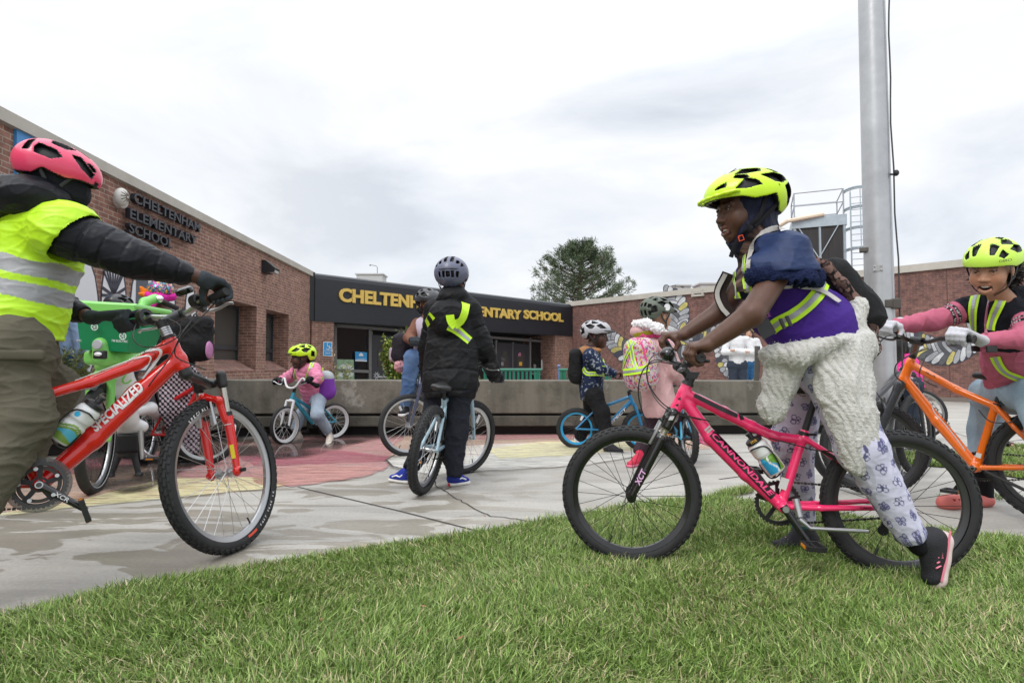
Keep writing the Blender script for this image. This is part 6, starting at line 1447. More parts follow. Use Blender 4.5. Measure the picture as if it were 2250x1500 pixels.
def head_sdf(S, H, mouth='smile', ears=True):
    q, k = H.s, H.s
    S.ell(H.p(0, -.014, .036), A(.074, .092, .078)*q, H.R, k=.02*k); S.ell(H.p(0, .026, -.032), A(.061, .060, .074)*q, H.R, k=.035*k)
    S.ell(H.p(0, .062, -.088), A(.022, .018, .016)*q, H.R, k=.03*k)
    for e in (-1, 1):
        S.ell(H.p(.035*e, .054, -.032), A(.027, .024, .027)*q, H.R, k=.03*k)
        S.ell(H.p(.031*e, .0905, .003), A(.0165, .0125, .0095)*q, H.R, k=.008*k, op='s')
        S.cap(H.p(.013*e, .082, .021), H.p(.045*e, .073, .021), .0050*q, .004*q, k=.014*k)
        S.chain([H.p(.017*e, .0815, .002), H.p(.030*e, .0862, .0080), H.p(.044*e, .074, .003)], [.0034*q]*3, k=.004*k)
        S.chain([H.p(.018*e, .0815, -.001), H.p(.031*e, .0838, -.0062), H.p(.044*e, .074, .000)], [.003*q]*3, k=.005*k)
        if ears: S.ell(H.p(.075*e, -.006, -.008), A(.007, .016, .028)*q, H.R, k=.008*k)
    S.chain([H.p(0, .080, .012), H.p(0, .088, -.012), H.p(0, .0975, -.032)], [.007*q, .0072*q, .0110*q], k=.014*k)
    for e in (-1, 1): S.ell(H.p(.0125*e, .090, -.034), A(.0085, .010, .0075)*q, H.R, k=.008*k)
    if mouth == 'laugh':
        S.ell(H.p(0, .094, -.070), A(.029, .026, .0155)*q, H.R, k=.006*k, op='s')
        S.chain([H.p(-.035, .064, -.053), H.p(-.015, .083, -.0555), H.p(0, .087, -.0560), H.p(.015, .083, -.0555), H.p(.035, .064, -.053)], [.003*q, .0042*q, .0045*q, .0042*q, .003*q], k=.006*k)
        S.chain([H.p(-.034, .064, -.056), H.p(-.018, .079, -.084), H.p(0, .082, -.091), H.p(.018, .079, -.084), H.p(.034, .064, -.056)], [.003*q, .005*q, .0055*q, .005*q, .003*q], k=.006*k)
    elif mouth == 'smile':
        S.ell(H.p(0, .094, -.067), A(.025, .022, .0105)*q, H.R, k=.006*k, op='s', m=0)
        S.chain([H.p(-.034, .065, -.047), H.p(-.014, .084, -.0565), H.p(0, .087, -.0565), H.p(.014, .083, -.0555), H.p(.034, .065, -.047)], [.003*q, .0045*q, .005*q, .0045*q, .003*q], k=.006*k)
        S.chain([H.p(-.033, .065, -.050), H.p(-.017, .079, -.076), H.p(0, .083, -.0825), H.p(.017, .079, -.076), H.p(.033, .065, -.050)], [.003*q, .005*q, .0058*q, .005*q, .003*q], k=.006*k)
    else:
        S.chain([H.p(-.022, .075, -.063), H.p(0, .086, -.060), H.p(.022, .075, -.063)], [.0035*q, .0055*q, .0035*q], k=.006*k)
        S.chain([H.p(-.020, .074, -.067), H.p(0, .085, -.070), H.p(.020, .074, -.067)], [.0035*q, .006*q, .0035*q], k=.004*k)
def face_paint(H, base, lip):
    base, lip = A(*base), A(*lip)
    def fn(V, lab):
        C = np.tile(base, (len(V), 1)); L = H.loc(V); x, y, z = L.T; near = (np.linalg.norm(L, axis=1) < .16)
        n = sn(V, 30, 3)*.06+sn(V, 9, 5)*.06; C *= (1+n)[:, None]
        def blend(w, col): 
            w = np.clip(w, 0, 1)[:, None]; C[:] = C*(1-w)+A(*col)*w
        front = near & (y > .05)
        blend(front*np.exp(-((np.abs(x)-.036)/.022)**2-((z+.03)/.02)**2)*.45, base*A(1.25, .95, .9))
        mz = .0095+0*x; yy = z+.066
        inl = (np.abs(yy) < .0150-.35*np.maximum(np.abs(x)-.014, 0)) & (np.abs(x) < .028) & front; blend(inl*.5, lip)
        blend(((np.abs(z+.070) < .012) & (np.abs(x) < .028) & front & (y < .0785))*1., (.03, .008, .008))
        br = front & (np.abs(z-.0225-.10*(np.abs(x)-.03)*(-1)) < .0045) & (np.abs(x) > .012) & (np.abs(x) < .047); blend(br*.9, base*.12)
        ls = front & (np.abs(z-.0078) < .0038) & (np.abs(x) > .016) & (np.abs(x) < .045); blend(ls*.75, base*.12)
        blend((front & (np.abs(z+.0405) < .003) & (np.abs(np.abs(x)-.007) < .004))*.8, base*.2)
        return np.clip(C, 0, 1)
    return fn
def eyes(body, H, gaze=(0, 1, 0), mouth='smile'):
    g = nz(H.R@nz(A(*gaze))); q = H.s
    for e in (-1, 1):
        c = H.p(.031*e, .0725, .001); m = MB(); a, b = fr_axes(g); m.sph(c, .0122*q, 24, np.stack([a, b, g], 1)); V = np.array(m.v); d = ((V-c)@g)/(.0125*q)
        col = np.where((d > .90)[:, None], A(.01, .008, .006), np.where((d > .78)[:, None], A(.035, .018, .010), A(.50, .46, .43))); m.build('eye', M('eye_ball', (.8, .8, .8), .12, vc=True, spec=.7), body, col=col)
    if mouth in ('smile', 'laugh'):
        m = MB(); Vv = []
        for z in (-.0590, -.0690):
            for x in np.linspace(-.019, .019, 11): Vv.append(H.p(x, .0840-.018*(x/.024)**2, z+.002*(x/.02)**2))
        m.add(Vv, [(i, i+1, 12+i, 11+i) for i in range(10)]); o = m.build('teeth', M('teeth_white', (.72, .68, .58), .25), body); o.modifiers.new('t', 'SOLIDIFY').thickness = .004
def hand(S, wr, g, a, u, s=1., grow=0., br=.017, m=0, rw=.022, fd=None):
    """gripping hand: bar centre g, bar axis a (towards the thumb), u from bar to knuckles"""
    a = nz(a); u = nz(np.array(u)-a*np.dot(u, a)); f = np.array(g)-np.array(wr) if fd is None else np.array(fd, float); f = nz(f-a*np.dot(f, a)-u*np.dot(f, u)); fr = .0082*s+grow; R = br+fr*.95
    P = lambda o, th, rr=R: g+a*o+(u*math.cos(math.radians(th))+f*math.sin(math.radians(th)))*rr
    hs = .0180*s+grow*.3
    for j in range(4):
        o = (j-1.5)*hs; ln = (.90, 1.0, 1.0, .95)[j]
        K = P(o, 5, R+.010*s); S.cap(np.array(wr)+a*o*.45, K, .015*s+grow, .0105*s+grow, k=.010)
    for j in range(4):
        o = (j-1.5)*hs; e_ = (-.004, .0, .003, .001)[j]*s; K = P(o, 5, R+.010*s+e_); S.chain([K, P(o, 48+4*j, R+.006+e_), P(o, 95, R+e_*.6), P(o, 145), P(o, 180+5*j)], [fr*1.12, fr*1.05, fr, fr*.95, fr*.85], k=.0045)
    tb = np.array(wr)*.55+np.array(g)*.45+a*.020*s+u*.004; S.chain([tb, P(.040*s, -48, R+.006), P(.047*s, -100, R+.003), P(.050*s, -150, R)], [.0135*s+grow, .0115*s+grow, .0095*s+grow, .0085*s+grow], k=.008)
def shoe(t, heel, toe, up, ankle, um, sm, nm='shoe', vox=.005, w=.040, th=.022, tall=.05, extra=None):
    heel, toe, up, ankle = [np.array(q, float) for q in (heel, toe, up, ankle)]; f = nz(toe-heel); up = nz(up-f*np.dot(up, f)); L = np.linalg.norm(toe-heel); sd = np.cross(f, up)
    S = SDF(vox); h = heel+f*w*.9+up*th; S.cap(h+up*.02, heel+f*L*.45+up*(th+.018), w*.82, w*.80, k=.03, flat=(up, .95)); S.cap(heel+f*L*.45+up*(th+.012), toe-f*w*.95+up*(th+.006), w*.84, w*.8, k=.03, flat=(up, .62)); S.cap(h+up*tall*.6+f*.01, ankle, w*.86, w*.84, k=.03); S.cap(heel+f*L*.62+up*(th+.02), heel+f*L*.35+up*(tall+.02), w*.45, w*.6, k=.03)
    S.half(heel+up*th*.4, -up); ad = nz(ankle-h); S.half(ankle+ad*.008, ad)
    o = S.mesh(nm, um, t)
    Q = SDF(vox); Q.cap(heel+f*w*.95+up*th*.5, heel+f*L*.5+up*th*.5, w*.95, w*.86, k=.01, flat=(up, .5)); Q.cap(heel+f*L*.5+up*th*.5, toe-f*w*.9+up*th*.5, w*.86, w*.95, k=.02, flat=(up, .5)); Q.half(heel+up*th*1.05, up); Q.half(heel, -up); Q.mesh('sole', sm, o)
    m = MB()
    for i in range(4):
        b = heel+f*L*(.42+.085*i)+up*(tall+.030-.0075*i*1.3); m.tube([b-sd*w*.42-up*.006, b+up*.001, b+sd*w*.42-up*.006], .0028, 5)
    m.build('laces', extra or sm, o); return o
def helmet(t, H, shell, style='vents', visor=None, vox=.004, side=None, top=None, back=None, sc=1.0, liner=None, strapm=None, cutz=(.026, -.03), sides_out=None, rz=.098, ry=.137, rx=.108, front=None):
    q = H.s*sc; O = A(0, -.010, .046)
    c = H.p(*O); R = H.R; P = lambda x, y, z: H.c+H.R@(A(x, y, z)*q)
    dk = liner or M('helmet_liner', (.012, .012, .013), .6)
    S = SDF(vox); S.ell(c, A(rx, ry, rz)*q, R, k=.004); S.ell(P(0, -.05, .04), A(rx*.93, ry*.66, rz*.92)*q, R, k=.03)
    inner = A(rx-.017, ry-.017, rz-.017)*q; S.ell(c, inner, R, k=.004, op='s', m=1)
    # lower rim: slanted cuts front and back
    S.poly([(-.3, cutz[0]), (-.3, -.3), (.3, -.3), (.3, cutz[0]), (.135, cutz[0]-.002), (.06, cutz[0]+.004), (.0, cutz[0]-.014), (-.055, cutz[0]-.006), (-.085, cutz[1]-.012), (-.13, cutz[1]), (-.16, cutz[1]+.02)][1:] if False else
           [(.3, cutz[0]), (.105, cutz[0]), (.06, cutz[0]-.003), (.02, cutz[0]-.014), (-.02, cutz[0]-.010), (-.05, cutz[0]-.004), (-.075, cutz[1]), (-.11, cutz[1]-.006), (-.3, cutz[1]), (-.3, -.3), (.3, -.3)],
           H.c, np.stack([H.f, H.u, np.cross(H.f, H.u)], 1)*1.0, .3, k=.004, op='s', m=1) if q == 0 else None
    F2 = np.stack([H.f, H.u, H.r], 1)
    cut = [(.3, cutz[0]), (.105, cutz[0]), (.06, cutz[0]-.003), (.02, cutz[0]-.014), (-.02, cutz[0]-.010), (-.05, cutz[0]-.004), (-.075, cutz[1]), (-.11, cutz[1]-.006), (-.3, cutz[1]), (-.3, -.3), (.3, -.3)]
    S.poly([(a*q, b*q) for a, b in cut], H.c, F2, .4, k=.004, op='s', m=1)
    for poly in (side or []):
        for e in (-1, 1): S.poly([(a*q, b*q) for a, b in poly], H.c, np.stack([H.f, H.u, H.r*e], 1), .2, k=.004, op='s', m=1, w0=.034*q)
    for poly in (top or []):
        S.poly([(a*q, b*q) for a, b in poly], H.p(0, 0, 0), np.stack([H.r, H.f, H.u], 1), .25, k=.004, op='s', m=1, w0=.10*q)
        S.poly([(-a*q, b*q) for a, b in poly], H.p(0, 0, 0), np.stack([H.r, H.f, H.u], 1), .25, k=.004, op='s', m=1, w0=.10*q)
    for poly in (back or []):
        for e in (-1, 1): S.poly([(e*a*q, b*q) for a, b in poly], H.c, np.stack([H.r, H.u, -H.f], 1), .3, k=.004, op='s', m=1, w0=.075*q)
    for poly in (front or []):
        for e in (-1, 1): S.poly([(e*a*q, b*q) for a, b in poly], H.c, np.stack([H.r, H.u, H.f], 1), .3, k=.004, op='s', m=1, w0=.06*q)
    hm = S.mesh('helmet', None, t, mats=[shell, dk]); hm['label'] = None if False else ''
    del hm['label']
    L = SDF(vox*1.3); L.ell(c, A(rx-.013, ry-.014, rz-.013)*q, R); L.ell(c, A(rx-.022, ry-.022, rz-.022)*q, R, k=.003, op='s'); L.poly([(a*q, (b+.006)*q) for a, b in cut], H.c, F2, .4, k=.004, op='s'); L.mesh('liner', dk, hm)
    if visor is not None:
        vm, vl = visor; Vv = []; n = 13
        for i in range(n):
            a = math.radians(-62+124*i/(n-1)); s_, c_ = math.sin(a), math.cos(a)
            b0 = P(rx*.98*s_, -.012+ry*.97*c_, .052-.006*abs(s_)); b1 = P(rx*.93*s_, -.012+(ry+vl*max(0, c_)**.8)*c_, .040+.004*abs(s_)); b2 = P(rx*.95*s_, -.012+(ry+vl*.5*max(0, c_))*c_, .053-.004*abs(s_)); Vv += [b0, b2, b1]
        v = mkobj('visor', Vv, [(i*3+j, (i+1)*3+j, (i+1)*3+j+1, i*3+j+1) for i in range(n-1) for j in (0, 1)], vm, hm, True); so = v.modifiers.new('t', 'SOLIDIFY'); so.thickness = .006
    if strapm is not False:
        m = MB()
        for e in (-1, 1):
            m.tube(catmull([P(.084*e, .045, .03), P(.078*e, .012, -.04), P(.062*e, .022, -.085), P(.02*e, .035, -.118)], 6), .0065*q, 6, flat=(H.r, .35)); m.tube(catmull([P(.086*e, -.06, .02), P(.082*e, -.02, -.035), P(.073*e, .012, -.06)], 6), .0065*q, 6, flat=(H.r, .35))
        m.build('chin_strap', strapm or BLKP, hm)
    return hm, S
VSIDE = [[(.095, .066), (.045, .104), (.015, .085), (.055, .062)], [(.025, .112), (-.035, .128), (-.03, .100)], [(.0, .080), (-.045, .098), (-.085, .085), (-.045, .055), (-.02, .058)], [(-.098, .064), (-.125, .055), (-.12, .01), (-.09, .018)], [(-.06, .125), (-.1, .108), (-.085, .098)]]
VTOP = [[(.012, .07), (.036, .065), (.036, .02), (.014, .02)], [(.014, .0), (.040, .0), (.036, -.05), (.014, -.045)], [(.012, -.065), (.03, -.062), (.026, -.1), (.012, -.1)]]
VBACK = [[(.008, .085), (.03, .085), (.028, .06), (.008, .06)], [(.042, .075), (.066, .07), (.062, .045), (.04, .05)], [(.010, .03), (.030, .03), (.028, -.005), (.010, -.005)], [(.044, .025), (.062, .025), (.056, -.005), (.042, -.005)]]
def px3(t): return W(*t) if len(t) == 3 else np.array(t)
class Kid:
    """a clothed figure from joints; every joint is a world point"""
    def __init__(s, label, J, H, vox=.008, skin=BROWN, sn_='a', group=None, mouth='closed', loc=None, lip=(.25, .09, .07)):
        s.J = {k: np.array(v, float) for k, v in J.items()}; s.H = H; s.v = vox
        an = (s.J['aL']+s.J['aR'])/2 if 'aL' in s.J else s.J['pv']; s.t = thing('person', label, 'person', loc if loc is not None else A(an[0], an[1], 0), group=group)
        s.skin, s.sn, s.mouth, s.lip = skin, sn_, mouth, lip; s.B = SDF(vox); s.hands = {}
    def core(s, neck=.045, arm=(.034, .028, .020), leg=(.05, .04, .03), tors=(.07, .07, .08), feet=True):
        J, B, H = s.J, s.B, s.H; head_sdf(B, H, s.mouth, getattr(s, 'ears', True))
        B.cap(H.p(0, -.01, -.05), J['nk'], neck*.95*H.s, neck*H.s, k=.025); B.cap(J['nk'], J['ch'], neck*H.s, tors[0], k=.05); B.cap(J['ch'], J['pv'], tors[1], tors[2], k=.03, flat=(s.front(), .75)); B.cap(J['sL'], J['sR'], arm[0], k=.04)
        for e in 'LR':
            B.chain([J['s'+e], J['e'+e], J['w'+e]], [arm[0], arm[1], arm[2]], k=.012)
            if 'k'+e in J: B.chain([J['h'+e], J['k'+e], J['a'+e]], list(leg), k=.015); B.cap(J['h'+e], J['pv'], leg[0], tors[2], k=.03)
    def front(s):
        J = s.J; up = nz(J['nk']-J['pv']); sd = J['sR']-J['sL']; return nz(np.cross(up, sd))
    def grip(s, e, g, a, u, glove=None, sc=1., br=.017, fd=None, gc=.035):
        """e side, bar centre g"""
        w = s.J['w'+e]; hand(s.B, w, g, a, u, sc*(.93 if glove is not None else 1.), br=br, fd=fd)
        if glove is not None:
            G_ = SDF(min(s.v, .006)); hand(G_, w, g, a, u, sc, grow=.0015, br=br, fd=fd); d = nz(np.array(g)-w); G_.cap(w-d*gc, w+d*.02, .028*sc, .026*sc, k=.012); s.hands[e] = G_.mesh('glove', glove, s.t)
    def finish(s, gaze=(0, 1, 0)):
        b = s.B.mesh('body', SKINM(s.sn), s.t, color=face_paint(s.H, s.skin, s.lip)); eyes(b, s.H, gaze, s.mouth); s.body = b; return b
    def top(s, mat, r_sh=.06, r_ch=(.13, .72), r_bl=(.13, .75), r_pv=(.14, .75), r_arm=(.062, .052, .042), quilt=None, name='jacket', sleeve=1., disp=None, color=None, drop=0., extra=None, k=.04, vox=None, cuff=None, neckr=.06, mats=None, armquilt=None, gap=.012):
        J = s.J; S = SDF(vox or s.v); fr = s.front(); up = nz(J['nk']-J['pv']); bl = J['ch']*.45+J['pv']*.55
        S.cap(J['sL'], J['sR'], r_sh, k=k); S.cap(J['ch']+up*.02, bl, r_ch[0], r_bl[0], k=k, flat=(fr, r_ch[1]), quilt=quilt); S.cap(bl, J['pv']-up*drop, r_bl[0], r_pv[0], k=k, flat=(fr, r_bl[1]), quilt=quilt)
        S.cap(J['nk']-up*.01, J['ch'], neckr, r_ch[0]*.9, k=k, flat=(fr, .9))
        for e in 'LR':
            a, b, c = J['s'+e], J['e'+e], J['w'+e]
            if sleeve >= 1: c2 = c-nz(c-b)*gap; S.chain([a, b, c2], list(r_arm), k=.022, quilt=armquilt or quilt)
            else: S.cap(a, a+(b-a)*sleeve*2, r_arm[0], r_arm[0]*.95, k=.03)
        if extra: extra(S)
        for e in 'LR':
            if sleeve >= 1: d = nz(J['w'+e]-J['e'+e]); S.cap(J['w'+e]-d*(gap-.006), J['w'+e]+d*.03, r_arm[2]*.62, k=.002, op='s')
        S.half(J['pv']-up*(drop+r_pv[0]*.55), -up)
        s.topS = S; s.topo = S.mesh(name, mat, s.t, disp=disp, color=color, mats=mats); return s.topo
    def bottom(s, mat, r=(.09, .07, .06), disp=None, color=None, name='trousers', pel=.12, vox=None, cut=.012, extra=None):
        J = s.J; S = SDF(vox or s.v)
        S.cap(J['hL'], J['hR'], pel*.85, k=.05); S.cap(J['pv'], (J['hL']+J['hR'])/2, pel, pel*.9, k=.05, flat=(s.front(), .8))
        for e in 'LR': S.chain([J['h'+e], J['k'+e], J['a'+e]], list(r), k=.03)
        if extra: extra(S)
        for e in 'LR': d = nz(J['a'+e]-J['k'+e]); S.cap(J['a'+e]-d*.005, J['a'+e]+d*.05, r[2]*.7, k=.002, op='s')
        s.botS = S; s.boto = S.mesh(name, mat, s.t, disp=disp, color=color); return s.boto
def jeans_paint(base, lo):
    def fn(V, lab):
        n = .5+.5*sn(V, 4, 8); m = sn(V, 60, 4)*.06; return np.clip(A(*base)*n[:, None]+A(*lo)*(1-n[:, None]), 0, 1)*(1+m)[:, None]
    return fn
def bag(label, c, R, h, mat, strapm, name='backpack', vox=.008, color=None, disp=None, shoulders=None, group=None, pocket=None, pm_=None, straps=None):
    """R columns: right, out (away from the back), up"""
    t = thing(name, label, 'backpack', c, group=group); S = SDF(vox); S.box(c, (h[0], h[1], h[2]), R, rd=min(h)*.9, k=.02); S.ell(c+R[:, 1]*h[1]*.5-R[:, 2]*h[2]*.35, (h[0]*.85, h[1]*.8, h[2]*.5), R, k=.03)
    S.mesh('bag_body', mat, t, disp=disp, color=color)
    if pm_ is not None: P = SDF(vox); P.box(c+R[:, 1]*h[1]*1.05-R[:, 2]*h[2]*.4, (h[0]*.75, h[1]*.35, h[2]*.45), R, rd=h[1]*.3, k=.02); P.mesh('front_pocket', pm_, t)
    m = MB(); m.tube(catmull([c+R[:, 2]*h[2]*.98-R[:, 0]*.025-R[:, 1]*h[1]*.5, c+R[:, 2]*(h[2]+.03)-R[:, 1]*h[1]*.5, c+R[:, 2]*h[2]*.98+R[:, 0]*.025-R[:, 1]*h[1]*.5], 6), .006, 6); m.build('top_loop', strapm, t)
    if straps:
        for pts in straps: m = MB(); m.tube(catmull(pts, 8), .018, 8, flat=(R[:, 0]*.2+R[:, 1], .3)); m.build('shoulder_strap', strapm, t)
    return t, S
# ---------------------------------------------------------------- A: rider in the pink helmet
def rider_a():
    bf = nz(A(.80, .60, 0)); bn = nz(A(.60, -.80, 0))
    H = Head(W(128, 398, 2.18), (.78, .60, -.24), (.18, .0, .98), .97)
    J = dict(nk=W(92, 478, 2.17), ch=W(72, 575, 2.20), pv=W(18, 735, 2.14), sR=W(152, 512, 2.06), eR=W(300, 570, 2.12), wR=W(446, 612, 2.23), sL=W(42, 520, 2.40), eL=W(95, 655, 2.52), wL=W(200, 697, 2.46),
             hR=W(22, 775, 2.00), kR=W(48, 925, 1.96), aR=W(-70, 1110, 1.82), hL=W(30, 790, 2.28), kL=W(118, 850, 2.42), aL=W(40, 1010, 2.34))
    K = Kid('child in a pink helmet and lime reflective vest riding the red bicycle', J, H, .0045, DARK1, 'dark', loc=A(-1.75, 2.1, 0))
    K.core(arm=(.04, .034, .026), leg=(.06, .05, .04), tors=(.09, .09, .1)); 
    gl = cloth('glove_charcoal', (.050, .060, .070), .9, bs=500, bump=.6)
    gr, gL = RBI['gr'], RBI['gl']; hN = RBI['hN']
    K.grip('R', gr-hN*.035, -hN, A(.05, -.25, 1), gl, 1.12, .0185, gc=-.002); K.grip('L', gL+hN*.055, hN, A(0, -.35, 1), gl, 1.12, .0185, gc=.0)
    K.finish()
    blackn = cloth('puffer_black', (.010, .011, .015), .42, bump=.15, bs=60, sheen=0.)
    up = nz(J['nk']-J['pv'])
    def ex(S):
        S.ell(W(58, 434, 2.12), (.145, .12, .080), None, k=.03); S.ell(W(-5, 436, 2.12), (.10, .10, .08), None, k=.03); S.cap(W(95, 465, 2.12), W(130, 455, 2.2), .055, .05, k=.04)
    K.top(blackn, r_sh=.085, r_ch=(.165, .74), r_bl=(.158, .78), r_pv=(.17, .8), r_arm=(.088, .070, .045), gap=.070, armquilt=(.068, .0055, .0042), quilt=(.075, .008, .006), extra=ex, disp=wrinkle(.005, 7, 4, .001, 30), drop=.045, neckr=.07, vox=.0042)
    K.bottom(cloth('trousers_olive', (.115, .104, .074), .9, bs=400), r=(.100, .090, .085), pel=.155, disp=wrinkle(.009, 5, 7, .0006, 22, (.8, .8, 2.2)), vox=.0045)
    # cargo pocket
    p = SDF(.005); q = W(58, 800, 1.93); bR = np.stack([bf, bn, A(0, 0, 1)], 1); p.box(W(40, 780, 1.915), (.07, .014, .018), bR, rd=.01, k=.01); p.mesh('pocket_flap', MATS['trousers_olive'], K.boto)
    # reflective vest as a shell round the torso
    S = SDF(.0045); fr = K.front(); bl = J['ch']*.45+J['pv']*.55; g = .028
    S.cap(J['sL'], J['sR'], .085+g, k=.05); S.cap(J['ch']+up*.02, bl, .165+g, .158+g, k=.05, flat=(fr, .76)); S.cap(bl, J['pv']-up*.0, .158+g, .175+g, k=.05, flat=(fr, .80)); S.cap(J['nk']-up*.01, J['ch'], .085, .15, k=.05)
    # hollow
    for e in 'RL': d = nz(J['e'+e]-J['s'+e]); S.cap(J['s'+e]+d*.030-up*.012, J['s'+e]+d*.4-up*.10, .104, .13, k=.012, op='s')
    S.ell(J['nk']+up*.085, (.155, .155, .10), None, k=.01, op='s')
    S.half(J['pv']+up*.012, -up)
    h1 = W(90, 590, 2.02); h2 = W(75, 642, 2.02)
    hs = [float(np.dot(h1-J['pv'], up)), float(np.dot(h2-J['pv'], up))]
    def pc(V, lab):
        h = (V-J['pv'])@up+.006*sn(V, 4, 3); C = np.tile(A(.50, .84, .015), (len(V), 1))
        C[np.abs(h-hs[0]) < .029] = A(.33, .335, .35); C[np.abs(h-hs[1]) < .029] = A(.33, .335, .35)
        return C
    vm = M('vest_fabric', (.5, .8, .02), .5, vc=True, bump=.15, bscale=45)
    S.mesh('reflective_vest', vm, K.t, disp=wrinkle(.007, 5, 12, .001, 24, (.7, .7, 2.4)), color=pc)
    # mask, neck gaiter
    m = SDF(.0045); m.ell(H.p(0, .030, -.03), A(.072, .082, .092)*H.s, H.R, k=.02); m.ell(H.p(0, -.016, .02), A(.083, .100, .082)*H.s, H.R, k=.03); m.cap(H.p(0, -.0, -.05), J['nk'], .075, .08, k=.03); m.mesh('face_mask', cloth('mask_black', (.008, .009, .014), .7), K.t, disp=wrinkle(.004, 10, 3, .001, 40))
    sh = M('helmet_pink', (.80, .06, .15), .32, coat=.3)
    helmet(K.t, H, sh, sc=1.02, vox=.0035, cutz=(.02, -.012), side=[[(.02, .125), (-.01, .137), (-.05, .13), (-.048, .117), (-.005, .112)], [(-.028, .093), (-.08, .1), (-.09, .082), (-.085, .06), (-.035, .056), (-.008, .075)], [(.02, .098), (.045, .101), (.098, .058), (.093, .042), (.06, .062)], [(-.115, .10), (-.098, .118), (-.106, .065), (-.122, .06)], [(.08, .09), (.1, .075), (.095, .068), (.07, .09)], [(.11, .035), (.118, .033), (.117, .024), (.109, .025)]], top=VTOP[:2], back=[[(.008, .09), (.024, .09), (.022, .05), (.008, .05)]], rz=.095, ry=.140, rx=.110)
    # trim line on helmet
    m = MB(); q = H.s*1.02
    P = lambda x, y, z: H.c+H.R@(A(x, y, z)*q)
    text_obj('helmet_letter', 'M', BLACKM, K.t, P(.083, -.112, .038), nz(H.f*.6+H.r*-.0+H.f*.2+H.r*.35), H.u, .013, .001, bold=.01)
rider_a()
